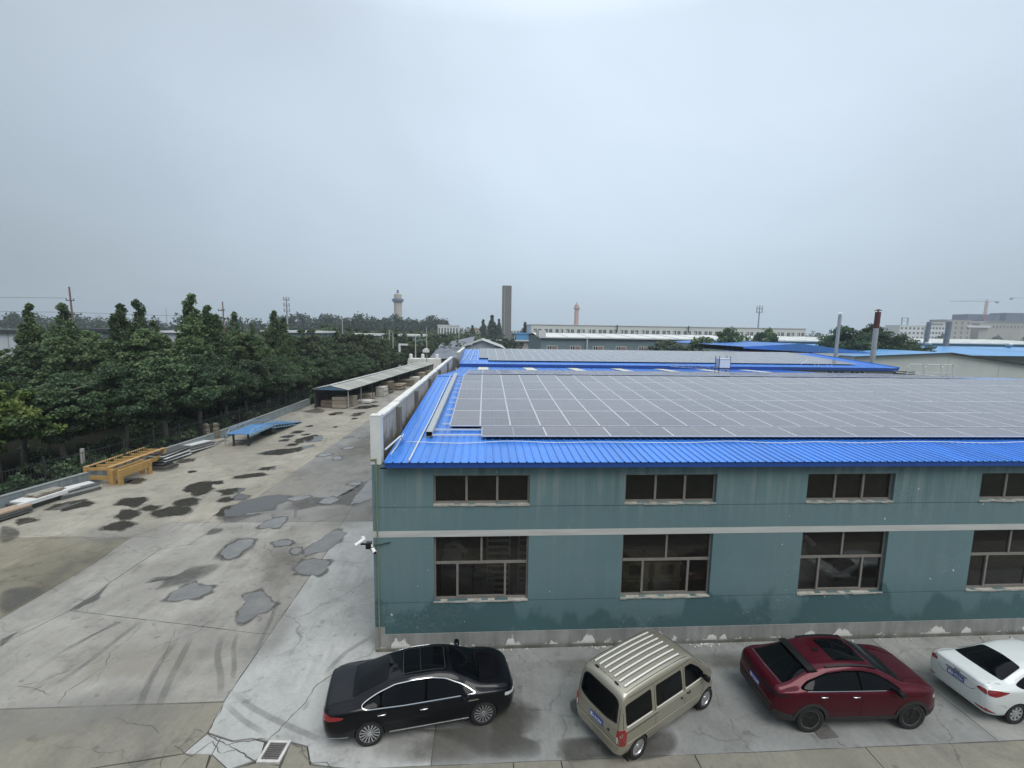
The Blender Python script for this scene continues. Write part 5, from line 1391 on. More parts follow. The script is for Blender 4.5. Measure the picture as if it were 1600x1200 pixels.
# ------------------------------------------------------------------ yellow steel frames by the wall
m_yel = M_('yellow_paint', (.40, .245, .085), .6, var=.18, scale=3)
m_yel2 = M_('yellow_paint_top', (.46, .30, .14), .7, var=.15, scale=3)
def frame(x, y, rz, L_, w, h, bz, bh, label, cross):
    e = empty('steel_frame', (x, y, 0), rz, label, 'steel frame', 'yellow steel frames')
    for (px_, py_) in ((0, 0), (L_, 0), (0, w), (L_, w)):
        b = MB(); b.cbox((px_, py_, h / 2), (.22, .2, h)); b.build('leg', m_yel, e)
    for py_ in (0, w):
        b = MB(); b.box(.11, L_ - .11, py_ - .05, py_ + .05, bz, bz + bh); b.build('side_beam', m_yel, e)
        if bz + bh < h - .2:
            b = MB(); b.box(-.1, L_ + .1, py_ - .11, py_ + .11, h + .003, h + .05); b.build('top_rail', m_yel2, e)
    for k in range(cross):
        px_ = L_ * k / max(1, cross - 1)
        b = MB(); b.box(px_ - .06, px_ + .06, .11, w - .11, h - .2, h - .04); b.build('crossbeam', m_yel, e)
        if k in (0, cross - 1):
            b = MB(); b.box(px_ - .04, px_ + .04, .11, w - .11, .3, .55); b.build('end_beam', m_yel, e)
frame(-23.3, 15.85, R(85.5), 2.25, .5, 1.0, .48, .50, 'nearest yellow steel frame with one deep side beam and four legs', 0)
frame(-24.0, 16.0, R(88), 4.6, 1.5, 1.12, .42, .3, 'long yellow steel frame with ladder like top behind the nearest one', 8)

# ------------------------------------------------------------------ piles of panels and planks
m_dkboard = M_('dark_board', (.085, .09, .09), .6, var=.3, scale=2, obj_rand=.2)
m_sheetw = M_('white_sheet', (.62, .63, .62), .5, var=.12, scale=2)
m_tarp = M_('dusty_tarp', (.30, .285, .24), .9, var=.35, scale=2.5, bump=.4)
def pile(name, x, y, rz, items, label, group='piles of boards along the low wall'):
    e = empty(name, (x, y, 0), rz, label, 'board pile', group)
    for (nm, cx, cy, cz_, sx, sy, sz, r, ry, mt) in items:
        b = MB(); b.cbox((cx, cy, cz_), (sx, sy, sz), r, 0, 0, ry); b.build(nm, mt, e)
    return e
m_plank = M_('reddish_plank', (.36, .275, .20), .8, var=.2, scale=3, stretch=(6, 1, 1))
it = []
for k in range(3):
    for q in range(3):
        it.append(('plank', 0, -.3 + q * .26, .42 - k * .14, 3.6, .24, .10, random.uniform(-.02, .02), 0, m_plank if k == 0 else m_dkboard))
pile('plank_pile', -25.45, 9.9, R(74), it, 'stack of reddish planks at the left picture edge')
it = [('beam', .0, -.55, .42, 3.0, .17, .2, 0, 0, m_sheetw), ('board', .0, .1, .12, 2.7, 1.0, .2, .02, 0, m_dkboard), ('board', -.05, .1, .32, 2.5, 1.0, .14, -.03, 0, m_dkboard),
      ('board', -.9, .0, .47, .6, .9, .1, .04, 0, m_sheetw), ('board', .15, .2, .45, 1.9, .85, .10, .02, .02, m_wood), ('tarp_cover', .3, .22, .54, 1.5, .7, .07, .05, .02, m_tarp), ('tarp_cover', -.1, .15, .60, .8, .45, .05, -.3, .03, m_tarp)]
pile('board_pile', -25.3, 12.9, R(78), it, 'dark board pile with tan cover and a long white beam in front')
it = [('board', 0, 0, .09, 2.0, 1.1, .14, .03, 0, m_dkboard), ('board', .05, .02, .25, 1.9, 1.1, .12, -.02, 0, m_galv), ('board', 0, 0, .37, 1.9, 1.05, .1, .02, .01, m_dkboard),
      ('white_sheet', .1, .1, .445, 1.5, .6, .05, .02, .01, m_sheetw)]
pile('board_pile', -24.75, 14.35, R(66), it, 'flat dark board stack topped by a white sheet beside the yellow frames')
it = []
for k in range(7):
    it.append(('board', -1.0 + random.uniform(-.15, .15), random.uniform(-.1, .1), .08 + .115 * k, 2.6, 1.2, .045, random.uniform(-.05, .05), random.uniform(-.03, .03), m_sheetw if k % 2 else m_dkboard))
for k in range(6):
    it.append(('board', 1.7 + random.uniform(-.2, .2), random.uniform(-.15, .15), .07 + .1 * k, 2.9, 1.1, .05, random.uniform(-.08, .08), .06, m_sheetw if k % 2 else m_dkboard))
for k in range(3):
    it.append(('board', 3.6 + random.uniform(-.2, .2), random.uniform(-.1, .1), .06 + .09 * k, 2.4, .9, .05, random.uniform(-.1, .1), .02, m_tarp if k == 2 else m_sheetw))
pile('panel_pile', -23.95, 22.4, R(86), it, 'long sagging pile of white and dark panels between the yellow frames and the ramp')
m_bundle = M_('rough_sacking', (.19, .165, .125), .95, var=.4, scale=6, bump=.6)
for (x, y, s_, lb) in ((-24.4, 26.7, 1.0, 'left of two upright brown wrapped bundles by the blue ramp'), (-23.9, 27.2, .96, 'right of two upright brown wrapped bundles by the blue ramp')):
    e = empty('upright_bundle', (x, y, 0), random.uniform(0, 1), lb, 'bundle', 'upright wrapped bundles')
    b = MB(); b.lathe([(.24 * s_, 0), (.22 * s_, .5), (.26 * s_, .9), (.2 * s_, 1.3), (.22 * s_, 1.62), (.1, 1.74 * s_)], 9); b.build('bundle_body', m_bundle, e)
    b = MB()
    for z in (.45, 1.05, 1.45): b.lathe([(.25, z - .03), (.275, z), (.25, z + .03)], 9, 0, cap=False)
    b.build('tie', m_shed, e)
    b = MB(); b.bar((.25, .1, .0), (.2, .05, 1.5), .08, .08); b.build('stake', m_wood, e)

# ------------------------------------------------------------------ blue mobile loading ramp
m_ramp = M_('ramp_blue', (.075, .20, .40), .55, var=.22, scale=2.2, bump=.15)
m_rampl = M_('ramp_blue_faded', (.22, .37, .52), .6, var=.2, scale=3)
m_rampd = M_('ramp_dark_steel', (.03, .03, .032), .6)
rp = empty('loading_ramp', (-20.95, 25.3, 0), R(-1.5), 'blue steel mobile loading ramp with low railings standing in the yard', 'loading ramp')
W2 = .95; YF, YK, YT = 0.0, 3.9, 10.2; ZD, ZT = 1.12, .06
b = MB(); b.box(-W2, W2, YF, YK, ZD - .05, ZD); b.build('deck', m_ramp, rp)
sl = math.atan2(ZD - ZT, YT - YK)
b = MB(); b.add([(-W2, YK, ZD), (W2, YK, ZD), (W2, YT, ZT), (-W2, YT, ZT), (-W2, YK, ZD - .05), (W2, YK, ZD - .05), (W2, YT, ZT - .05), (-W2, YT, ZT - .05)],
                [(0, 1, 2, 3), (7, 6, 5, 4), (1, 5, 6, 2), (0, 3, 7, 4), (3, 2, 6, 7)])
for k in range(24):
    y = YK + .2 + k * .25; b.cbox((0, y, ZD - (y - YK) * math.tan(sl) + .015), (1.7, .03, .03))
b.build('ramp_deck', m_ramp, rp)
for s_ in (-1, 1):
    b = MB(); b.bar((s_ * W2, YF, ZD - .1), (s_ * W2, YK, ZD - .1), .07, .22)
    b.bar((s_ * W2, YK, ZD - .05), (s_ * W2, YT, ZT + .02), .07, .06); b.bar((s_ * W2, YK, ZD - .34), (s_ * W2, YT - 1.2, ZT + .0), .07, .06)
    for k in range(9):
        t_ = k / 9; y = YK + (YT - 1.3 - YK) * t_
        b.bar((s_ * W2, y, ZD - (y - YK) * math.tan(sl)), (s_ * W2, y, ZD - .32 - (y - YK) * math.tan(sl) * .86), .07, .05)
    b.build('side_beam', m_rampl, rp)
    b = MB(); R_ = .34
    b.tube([(s_ * W2, YF + .05, ZD), (s_ * (W2 + .02), YF + .5, ZD + R_), (s_ * (W2 + .02), YK, ZD + R_), (s_ * W2, YK + 1.0, ZD + R_ - .15), (s_ * W2, YT - .7, ZT + .33), (s_ * W2, YT - .4, ZT + .08)], .028, 6)
    for y in (.9, 1.9, 2.9, 3.9): b.tube([(s_ * W2, y, ZD - .05), (s_ * (W2 + .02), y, ZD + R_)], .022, 6)
    for y in (5.2, 6.4, 7.6, 8.8):
        z_ = ZD - (y - YK) * math.tan(sl); b.tube([(s_ * W2, y, z_), (s_ * W2, y, z_ + .30)], .022, 6)
    b.build('railing', m_rampl, rp)
    b = MB(); b.cbox((s_ * .62, .35, .52), (.12, .12, 1.04)); b.cbox((s_ * .62, .35, .015), (.22, .22, .03)); b.build('leg', m_rampd, rp)
b = MB(); b.bar((-.62, .35, .45), (.62, .35, .45), .06, .06); b.build('leg_brace', m_rampd, rp)
b = MB(); b.cbox((0, 4.6, .45), (1.5, .9, .42)); b.cbox((-.0, 3.2, .9), (1.6, 2.4, .12)); b.build('chassis', m_rampd, rp)
for s_ in (-1, 1):
    b = MB(); b.lathe([(.1, -.1), (.3, -.1), (.33, -.05), (.33, .05), (.3, .1), (.1, .1)], 16, 0, Matrix.Translation((s_ * .62, 4.9, .33)) @ Matrix.Rotation(math.pi / 2, 4, 'Y')); b.build('wheel', m_rampd, rp)
b = MB(); b.tube([(-1.2, .1, .0), (-1.18, .05, 1.05)], .012, 5); b.tube([(-1.2, .2, .35), (-1.0, -.1, .55), (-.7, .0, .5)], .015, 5); b.tube([(.75, .2, .45), (1.05, .05, .5), (1.0, -.1, .2)], .015, 5)
b.build('hose', m_rampd, rp)

# ------------------------------------------------------------------ drain grates
m_gframe = M_('grate_surround', (.52, .51, .48), .9, var=.2, scale=6, bump=.3)
m_iron = M_('cast_iron', (.13, .12, .115), .7, .2, var=.25, scale=8)
def grate(x, y, rz, w, d, label, framed):
    e = empty('drain_grate', (x, y, 0), rz, label, 'drain grate', 'drain grates')
    b = MB()
    if framed:
        t_ = .065
        for bx in ((-w / 2 - t_, w / 2 + t_, -d / 2 - t_, -d / 2), (-w / 2 - t_, w / 2 + t_, d / 2, d / 2 + t_), (-w / 2 - t_, -w / 2, -d / 2, d / 2), (w / 2, w / 2 + t_, -d / 2, d / 2)):
            b.box(*bx, -.06, .022)
        b.build('surround', m_gframe, e)
    b = MB(); b.box(-w / 2, w / 2, -d / 2, d / 2, .001, .0035); b.build('pit', M_('pit_black', (.008, .008, .008), .9), e)
    n_ = 7
    b = MB(); fw = .03
    for bx in ((-w / 2, w / 2, -d / 2, -d / 2 + fw), (-w / 2, w / 2, d / 2 - fw, d / 2), (-w / 2, -w / 2 + fw, -d / 2 + fw, d / 2 - fw), (w / 2 - fw, w / 2, -d / 2 + fw, d / 2 - fw)): b.box(*bx, .004, .02)
    b.build('grate_frame', m_iron, e)
    for k in range(n_):
        y0 = -d / 2 + fw + (d - 2 * fw) * (k + .5) / n_
        b = MB(); b.box(-w / 2 + fw, w / 2 - fw, y0 - .016, y0 + .016, .004, .019); b.build('grate_bar', m_iron, e)
grate(-5.045, -3.34, R(-4), .42, .44, 'pale framed iron drain grate left of the black sedan', True)
grate(8.88, -3.42, R(4), .5, .36, 'black iron drain grate at the rear wheel of the red car', False)

# ------------------------------------------------------------------ security cameras on the corner
m_camw = M_('camera_white', (.72, .73, .72), .35)
m_camb = M_('camera_black', (.012, .012, .012), .3)
def seccam(p, d, label):
    e = empty('security_camera', p, 0, label, 'security camera', 'security cameras on the building corner')
    d = Vector(d).normalized(); q = d.to_track_quat('Z', 'Y').to_matrix().to_4x4()
    b = MB(); b.lathe([(.045, -.17), (.055, -.15), (.055, .13), (.062, .13), (.062, .17)], 14, 0, q); b.build('housing', m_camw, e, True, 40)
    b = MB(); b.lathe([(.05, .171), (.05, .176), (.02, .178)], 14, 0, q); b.build('lens', m_camb, e)
    return e
seccam((-3.72, -.28, 3.84), (-.9, -.45, -.55), 'left white bullet camera pointing out over the yard')
seccam((-3.36, -.27, 3.60), (.55, -.75, -.35), 'right white bullet camera pointing along the front wall')
e = empty('camera_bracket', (-3.5, -.12, 3.68), 0, 'black junction box and arm holding the two corner cameras', 'bracket')
b = MB(); b.cbox((0, -.06, 0), (.16, .14, .2)); b.cbox((-.12, -.14, .08), (.2, .05, .05)); b.cbox((.09, -.14, -.04), (.14, .05, .05)); b.tube([(.05, -.02, -.03), (.3, .08, -.06), (.62, .09, 0)], .014, 6); b.tube([(0, -.05, -.1), (.12, -.1, -.22), (.2, -.1, -.08)], .01, 6)
b.build('junction_box', m_camb, e)
b = MB(); b.lathe([(.06, 0), (.05, .05), (.02, .07)], 12, 0, Matrix.Translation((-.16, -.1, .24))); b.tube([(-.16, -.1, .25), (-.2, -.14, .17)], .02, 6); b.build('dome', m_camw, e)

# ------------------------------------------------------------------ rubble along the wall foot
m_rub = M_('fallen_plaster', (.52, .52, .49), .9, var=.3, scale=8)
b = MB()
for k in range(170):
    x = random.choice([random.uniform(-2.5, 18.5), random.gauss(4.3, .6), random.gauss(.1, .5), random.gauss(7.3, .3)]); s_ = random.uniform(.012, .05)
    b.cbox((x, -.03 - abs(random.gauss(0, .07)) - s_, s_ * .5), (s_ * random.uniform(.7, 1.8), s_, s_ * random.uniform(.5, 1)), random.uniform(0, 3), 0, random.uniform(-.4, .4), random.uniform(-.3, .3))
tag(b.build('plaster_rubble', m_rub), 'crumbs of fallen white plaster along the foot of the teal wall', 'rubble', kind='stuff')
for x in (10.05, 11.75):
    b = MB(); b.tube([(x, .02, .06), (x, -.22, .04)], .05, 10)
    tag(b.build('drain_spout', m_camb), 'short black drain spout at the wall foot, %s of the pair by the red car' % ('left' if x < 11 else 'right'), 'drain spout', 'drain spouts at the wall foot')
# stored goods seen through the windows
m_crate = M_('dull_yellow_crate', (.52, .45, .24), .7, var=.2)
m_machine = M_('machine_grey', (.42, .42, .40), .6, var=.2)
def goods(name, x, y, z0, kind, label):
    e = empty(name, (x, y, z0), 0, label, 'stored goods')
    if kind == 'crates':
        for k in range(4):
            for c in range(2):
                b = MB(); X_ = c * 1.1; Z_ = k * .62
                b.box(X_, X_ + .9, 0, .8, Z_, Z_ + .12); b.box(X_, X_ + .22, 0, .8, Z_ + .12, Z_ + .5); b.box(X_ + .68, X_ + .9, 0, .8, Z_ + .12, Z_ + .5); b.box(X_ - .05, X_ + .95, -.03, .83, Z_ + .5, Z_ + .6)
                b.build('crate', m_crate, e)
    elif kind == 'racks':
        for c in range(2):
            b = MB(); X_ = c * 1.05
            b.box(X_, X_ + .05, 0, .06, 0, 3.6); b.box(X_ + .75, X_ + .8, 0, .06, 0, 3.6)
            for k in range(16): b.box(X_ + .05, X_ + .75, 0, .05, .15 + k * .22, .22 + k * .22)
            b.build('rack', m_machine, e)
    else:
        b = MB(); b.box(0, 1.1, 0, .8, 0, 1.9); b.box(1.15, 1.9, .1, .8, 0, 1.3); b.box(.1, .7, .05, .7, 1.91, 2.6); b.build('machine_body', m_machine, e)
        b = MB(); b.tube([(1.2, .3, 1.45), (1.5, .2, 1.6), (1.85, .3, 1.45)], .14, 10); b.tube([(.2, -.05, 2.75), (.5, -.1, 2.85), (.9, 0, 2.5)], .10, 8); b.build('roll', m_sheetw, e)
goods('rack_stack', .1, .8, .02, 'racks', 'slatted racks standing inside the first lower window')
goods('machine', -1.5, 1.6, .02, 'machine', 'pale machine behind the left part of the first lower window')
goods('crate_stack', 4.75, .75, .02, 'crates', 'dull yellow crates stacked inside the second lower window')
goods('machine', 10.9, 1.2, .3, 'machine', 'draped grey machine inside the third lower window')
# ------------------------------------------------------------------ parked vehicles
def paint(name, c, metal=0.0, rough=.35, coat=1.0, dust=.05):
    m_ = bpy.data.materials.new(name); m_.use_nodes = True
    t = m_.node_tree; b = t.nodes['Principled BSDF']
    n = t.nodes.new('ShaderNodeTexNoise'); n.inputs['Scale'].default_value = 1.7; n.inputs['Detail'].default_value = 6
    tc_ = t.nodes.new('ShaderNodeTexCoord'); t.links.new(tc_.outputs['Object'], n.inputs['Vector'])
    mr_ = t.nodes.new('ShaderNodeMapRange'); mr_.inputs['From Min'].default_value = .35; mr_.inputs['From Max'].default_value = .75
    mr_.inputs['To Min'].default_value = 0; mr_.inputs['To Max'].default_value = dust
    t.links.new(n.outputs[0], mr_.inputs['Value'])
    mx = t.nodes.new('ShaderNodeMix'); mx.data_type = 'RGBA'; mx.inputs[6].default_value = (*c, 1); mx.inputs[7].default_value = (.25, .24, .21, 1)
    t.links.new(mr_.outputs[0], mx.inputs[0]); t.links.new(mx.outputs[2], b.inputs['Base Color'])
    b.inputs['Metallic'].default_value = metal; b.inputs['Roughness'].default_value = rough
    b.inputs['Coat Weight'].default_value = coat; b.inputs['Coat Roughness'].default_value = .04; b.inputs['Specular IOR Level'].default_value = .12; b.inputs['Coat IOR'].default_value = 1.42
    return m_
m_carglass = M_('car_glass', (.002, .003, .004), .03, var=.1, spec=.16)
m_chrome = M_('chrome', (.62, .64, .65), .14, 1.0, var=.03)
m_rubber = M_('tyre_rubber', (.011, .011, .011), .8, var=.2, scale=8)
m_liner = M_('wheel_well', (.006, .006, .006), .9)
m_cladding = M_('grey_cladding', (.020, .019, .019), .6, var=.1)
m_redlamp = M_('red_lamp', (.22, .008, .012), .12, var=.1, coat=1.0)
m_clearlamp = M_('clear_lamp', (.62, .64, .66), .12, .3, coat=1.0)
m_gap = M_('panel_gap', (.003, .003, .003), .9, spec=0.0)
m_rimsil = M_('rim_silver', (.52, .53, .54), .25, .8)
m_rimblk = M_('rim_black', (.005, .005, .005), .35)
m_plate = M_('plate_blue', (.018, .06, .32), .4, var=.05)
m_platetx = M_('plate_characters', (.72, .74, .78), .4)
m_blacktrim = M_('black_trim', (.006, .006, .007), .35, spec=.3)

def loft(P, nx=110):
    """P: dict of curve name -> [(x, value)...]. returns function S(x) -> list of (y,z) half section, bottom to top"""
    F = {k: pchip([a for a, _ in v], [b for _, b in v]) for k, v in P.items()}
    x0, x1 = P['zt'][0][0], P['zt'][-1][0]
    A = np.array([0, .07, .13, .20, .34, .46, .51, .64, .70, .74, .87, 1.0])
    nv = 44
    V = np.linspace(0, 1, nv)
    t = np.linspace(0, 1, nx)
    xs = x0 + (x1 - x0) * (0.5 - 0.5 * np.cos(np.pi * t)) * .55 + (x1 - x0) * t * .45
    rows = []
    for x in xs:
        g = {k: float(f(x)) for k, f in F.items()}
        ws = g['wm'] - .05; zb = g['zb']; zm = g['zm']; zbt = g['zbelt']; zr = g['zr']; zt = g['zt']
        wb = g['wb']; wr = g['wr']
        gh = max(0.0, zr - zbt)
        ys = [0, ws - .10, ws - .02, ws + .01, g['wm'], wb + .012, wb - .012, wr + (wb - wr) * .22 + .02 * min(1, gh * 3), wr + .004, wr - .045, wr * .52, 0]
        zz = [zb, zb, zb + .035, zb + .10, zm, zbt - .03, zbt + .012, zr - gh * .20 - .012, zr, zr + (zt - zr) * .30 + .008, zt - (zt - zr) * .16, zt]
        fy, fz = pchip(A, ys), pchip(A, zz)
        rows.append([(float(x), float(a), float(b)) for a, b in zip(fy(V), fz(V))])
    return rows

def body_mesh(name, rows, mats):
    b = MB(); nv = len(rows[0]); n = 2 * nv - 2
    for r in rows:
        right = [(x, -y, z) for x, y, z in r]
        left = [(x, y, z) for x, y, z in r[1:-1]][::-1]
        b.v += right + left
    for i in range(len(rows) - 1):
        for k in range(n):
            k2 = (k + 1) % n
            b.f.append((i * n + k, i * n + k2, (i + 1) * n + k2, (i + 1) * n + k)); b.mi.append(0)
    for base, flip in ((0, True), ((len(rows) - 1) * n, False)):      # end caps, strip-filled left-right
        for k in range(nv - 1):
            a, c = base + k, base + k + 1
            d = base + (n - k) % n; e_ = base + (n - k - 1) % n
            q = [a, c, e_, d]
            q = [v for i, v in enumerate(q) if v not in q[:i]]
            if len(q) < 3: continue
            b.f.append(tuple(q[::-1] if not flip else q)); b.mi.append(0)
    me = b.mesh(name, mats, True)
    bm = bmesh.new(); bm.from_mesh(me); bmesh.ops.recalc_face_normals(bm, faces=bm.faces); bm.to_mesh(me); bm.free()
    me.set_sharp_from_angle(angle=R(38))
    return me

class Car:
    def __init__(s, P, root, pm, arches, ra):
        s.root = root; s.pm = pm
        rows = loft(P)
        me = body_mesh('body', rows, [pm, m_liner])
        s.bvh = BVHTree.FromPolygons([v.co for v in me.vertices], [p.vertices[:] for p in me.polygons])
        s.ext = [min(r[0][0] for r in rows) - 2, max(r[0][0] for r in rows) + 2]
        ob = link('body', me)
        # cut the wheel wells
        cb = MB()
        for ax in arches:
            for sg in (-1, 1):
                Mx = Matrix.Translation((ax, sg * 1.0, ra[1])) @ Matrix.Rotation(math.pi / 2, 4, 'X')
                cb.lathe([(ra[0], -.44), (ra[0], .44)], 40, 0, Mx)
        cme = cb.mesh('cut', [m_liner]); co = link('cut', cme)
        bmc = bmesh.new(); bmc.from_mesh(cme); bmesh.ops.recalc_face_normals(bmc, faces=bmc.faces); bmc.to_mesh(cme); bmc.free()
        md = ob.modifiers.new('cut', 'BOOLEAN'); md.operation = 'DIFFERENCE'; md.object = co; md.solver = 'EXACT'; md.material_mode = 'TRANSFER'
        dg = bpy.context.evaluated_depsgraph_get(); dg.update()
        nm = bpy.data.meshes.new_from_object(ob.evaluated_get(dg)); nm.name = 'body'
        ob.modifiers.clear(); ob.data = nm; nm.set_sharp_from_angle(angle=R(38))
        bpy.data.objects.remove(co)
        ob.parent = root; s.body = ob
    def hit(s, u, v, proj):
        if proj == 'R': o, d = Vector((u, -3, v)), Vector((0, 1, 0))
        elif proj == 'L': o, d = Vector((u, 3, v)), Vector((0, -1, 0))
        elif proj == 'T': o, d = Vector((u, v, 4)), Vector((0, 0, -1))
        elif proj == 'B': o, d = Vector((s.ext[0], u, v)), Vector((1, 0, 0))
        elif proj == 'F': o, d = Vector((s.ext[1], u, v)), Vector((-1, 0, 0))
        p, n, _, _ = s.bvh.ray_cast(o, d)
        if p is None: return None
        if n.dot(d) > 0: n = -n
        return p, n
    def patch(s, name, poly, proj, mat, off=.004, step=.06, parent=None, mb=None, rim=.02, smooth=4):
        """a thin panel lying on the body: outline in a side/top/back view"""
        if smooth: poly = smooth_round(poly, smooth)
        pts = []
        n = len(poly)
        for i in range(n):
            a, b_ = Vector(poly[i]), Vector(poly[(i + 1) % n]); k = max(1, int((b_ - a).length / step))
            pts += [a.lerp(b_, j / k) for j in range(k)]
        nb = len(pts)
        xs_ = [p.x for p in pts]; ys_ = [p.y for p in pts]
        inner = []
        gx = np.arange(min(xs_) + step / 2, max(xs_), step); gy = np.arange(min(ys_) + step / 2, max(ys_), step)
        for x in gx:
            for y in gy:
                if inside((x, y), pts) and mind((x, y), pts) > step * .45: inner.append(Vector((x, y)))
        V2, E2_, F2, *_ = mgeo.delaunay_2d_cdt(pts + inner, [(i, (i + 1) % nb) for i in range(nb)], [], 1, 1e-5)
        o3 = []; ok = []
        for v in V2:
            h = s.hit(v.x, v.y, proj)
            ok.append(h is not None); o3.append(h)
        b = mb or MB(); base = len(b.v)
        idx = {}
        vs = []
        for i, h in enumerate(o3):
            if h: idx[i] = len(vs); vs.append(h[0] + h[1] * off)
        top = len(vs)
        for i in range(nb):
            if o3[i]: idx[('d', i)] = len(vs); vs.append(o3[i][0] - o3[i][1] * rim)
        fs = [tuple(idx[i] for i in f) for f in F2 if all(ok[i] for i in f)]
        if proj in ('L', 'B'): fs = [f[::-1] for f in fs]
        for i in range(nb):
            j = (i + 1) % nb
            if o3[i] and o3[j]: fs.append((idx[i], idx[j], idx[('d', j)], idx[('d', i)]))
        b.add(vs, fs)
        if mb is None:
            me = b.mesh(name, mat, True)
            bm = bmesh.new(); bm.from_mesh(me); bmesh.ops.recalc_face_normals(bm, faces=bm.faces); bm.to_mesh(me); bm.free()
            me.set_sharp_from_angle(angle=R(35))
            return link(name, me, parent or s.root)
    def multi(s, name, items, mat, parent=None):
        b = MB()
        for kw in items: s.patch(name, mat=mat, mb=b, **kw)
        me = b.mesh(name, mat, True)
        bm = bmesh.new(); bm.from_mesh(me); bmesh.ops.recalc_face_normals(bm, faces=bm.faces); bm.to_mesh(me); bm.free()
        me.set_sharp_from_angle(angle=R(35))
        return link(name, me, parent or s.root)
    def strip(s, name, pts, proj, mat, w=.02, off=.008, parent=None):
        """a raised moulding following the body"""
        P = []
        for i in range(len(pts) - 1):
            a, c = Vector(pts[i]), Vector(pts[i + 1]); k = max(1, int((c - a).length / .05))
            for j in range(k): P.append(a.lerp(c, j / k))
        P.append(Vector(pts[-1]))
        H = [s.hit(p.x, p.y, proj) for p in P]; H = [h for h in H if h]
        b = MB()
        for _ in range(2):                      # even out facet noise
            H = [(sum((H[min(max(i + d, 0), len(H) - 1)][0] for d in (-1, 0, 1)), Vector()) / 3 if 0 < i < len(H) - 1 else H[i][0],
                  sum((H[min(max(i + d, 0), len(H) - 1)][1] for d in (-2, -1, 0, 1, 2)), Vector()).normalized()) for i in range(len(H))]
        for i, (p, n) in enumerate(H):
            q = H[min(i + 1, len(H) - 1)][0] - H[max(i - 1, 0)][0]
            sd = q.cross(n).normalized() * w / 2
            b.v += [p - n * .01 - sd, p + n * off - sd, p + n * off + sd, p - n * .01 + sd]
        for i in range(len(H) - 1):
            for k in range(3): b.f.append((i * 4 + k, i * 4 + k + 1, i * 4 + 5 + k, i * 4 + 4 + k)); b.mi.append(0)
        me = b.mesh(name, mat, True)
        bm = bmesh.new(); bm.from_mesh(me); bmesh.ops.recalc_face_normals(bm, faces=bm.faces); bm.to_mesh(me); bm.free()
        me.set_sharp_from_angle(angle=R(40))
        return link(name, me, parent or s.root)
    def mirrors(s, x, y, z, mat, size=(.17, .24, .15)):
        for sg in (-1, 1):
            b = MB()
            b.lathe([(.02, -.5), (.42, -.46), (.5, -.2), (.46, .25), (.25, .47), (.02, .5)], 14, 0,
                    Matrix.Translation((x, sg * (y + .10), z)) @ Matrix.Rotation(R(90) * sg, 4, 'X') @ Matrix.Scale(size[0], 4, (1, 0, 0)) @ Matrix.Scale(size[2], 4, (0, 1, 0)) @ Matrix.Scale(size[1], 4, (0, 0, 1)))
            b.bar((x + .02, sg * (y - .06), z - .04), (x + .01, sg * (y + .06), z - .03), .06, .05)
            b.build('mirror', mat, s.root, True, 50)
    def handle(s, x, z, mat, L_=.2, door=None, sides='RL'):
        for sd in sides:
            h = s.hit(x, z, sd); sg = -1 if sd == 'R' else 1
            if not h: continue
            b = MB(); p = h[0]
            b.tube([(x - L_ / 2, p.y - sg * .005, z), (x - L_ / 2 + .03, p.y + sg * .032, z + .004), (x + L_ / 2 - .03, p.y + sg * .034, z + .006), (x + L_ / 2, p.y - sg * .005, z + .004)], .016, 8)
            b.build('handle', mat, (door or {}).get(sd, s.root), True)
    def plate(s, z, tx, w=.44, h=.14, tilt=0.0, off=.012):
        hh = s.hit(0, z, 'B'); p = hh[0]
        M0 = Matrix.Translation((p.x - off, 0, z)) @ Matrix.Rotation(R(-90), 4, 'Z') @ Matrix.Rotation(R(90) - tilt, 4, 'X')
        b = MB(); b.box(-w / 2, w / 2, -h / 2, h / 2, -.004, .004, 0, M0)
        o = b.build('number_plate', m_plate, s.root)
        cu = bpy.data.curves.new('plate_text', 'FONT'); cu.body = tx; cu.size = h * .80; cu.align_x = 'CENTER'; cu.align_y = 'CENTER'; cu.extrude = .001; cu.offset = .0016
        tob = link('plate_text', cu)
        dg = bpy.context.evaluated_depsgraph_get(); dg.update()
        me = bpy.data.meshes.new_from_object(tob.evaluated_get(dg)); bpy.data.objects.remove(tob)
        xs_ = [v.co.x for v in me.vertices]
        sx_ = (w * .90) / max(.01, (max(xs_) - min(xs_))); cxm = (max(xs_) + min(xs_)) / 2; ysm = [v.co.y for v in me.vertices]; cym = (max(ysm) + min(ysm)) / 2
        for v in me.vertices: v.co = M0 @ Vector(((v.co.x - cxm) * sx_, v.co.y - cym, v.co.z + .0065))
        me.materials.clear(); me.materials.append(m_platetx)
        to = link('plate_text', me, o)
        return o

def inside(p, poly):
    x, y = p; c = False; n = len(poly); j = n - 1
    for i in range(n):
        a, b = poly[i], poly[j]
        if (a[1] > y) != (b[1] > y) and x < (b[0] - a[0]) * (y - a[1]) / (b[1] - a[1]) + a[0]: c = not c
        j = i
    return c
def mind(p, pts):
    return min((p[0] - q[0])**2 + (p[1] - q[1])**2 for q in pts) ** .5
def smooth_round(poly, k):
    """round corners slightly: Chaikin cuts near the corners only"""
    o = []; n = len(poly)
    for i in range(n):
        a, b, c = Vector(poly[i - 1]), Vector(poly[i]), Vector(poly[(i + 1) % n])
        r1 = min(.06, .3 * (a - b).length); r2 = min(.06, .3 * (c - b).length)
        p = b + (a - b).normalized() * r1; q = b + (c - b).normalized() * r2
        for j in range(4):
            t = j / 3; o.append(tuple(p * (1 - t)**2 + b * 2 * t * (1 - t) + q * t * t))
    return o

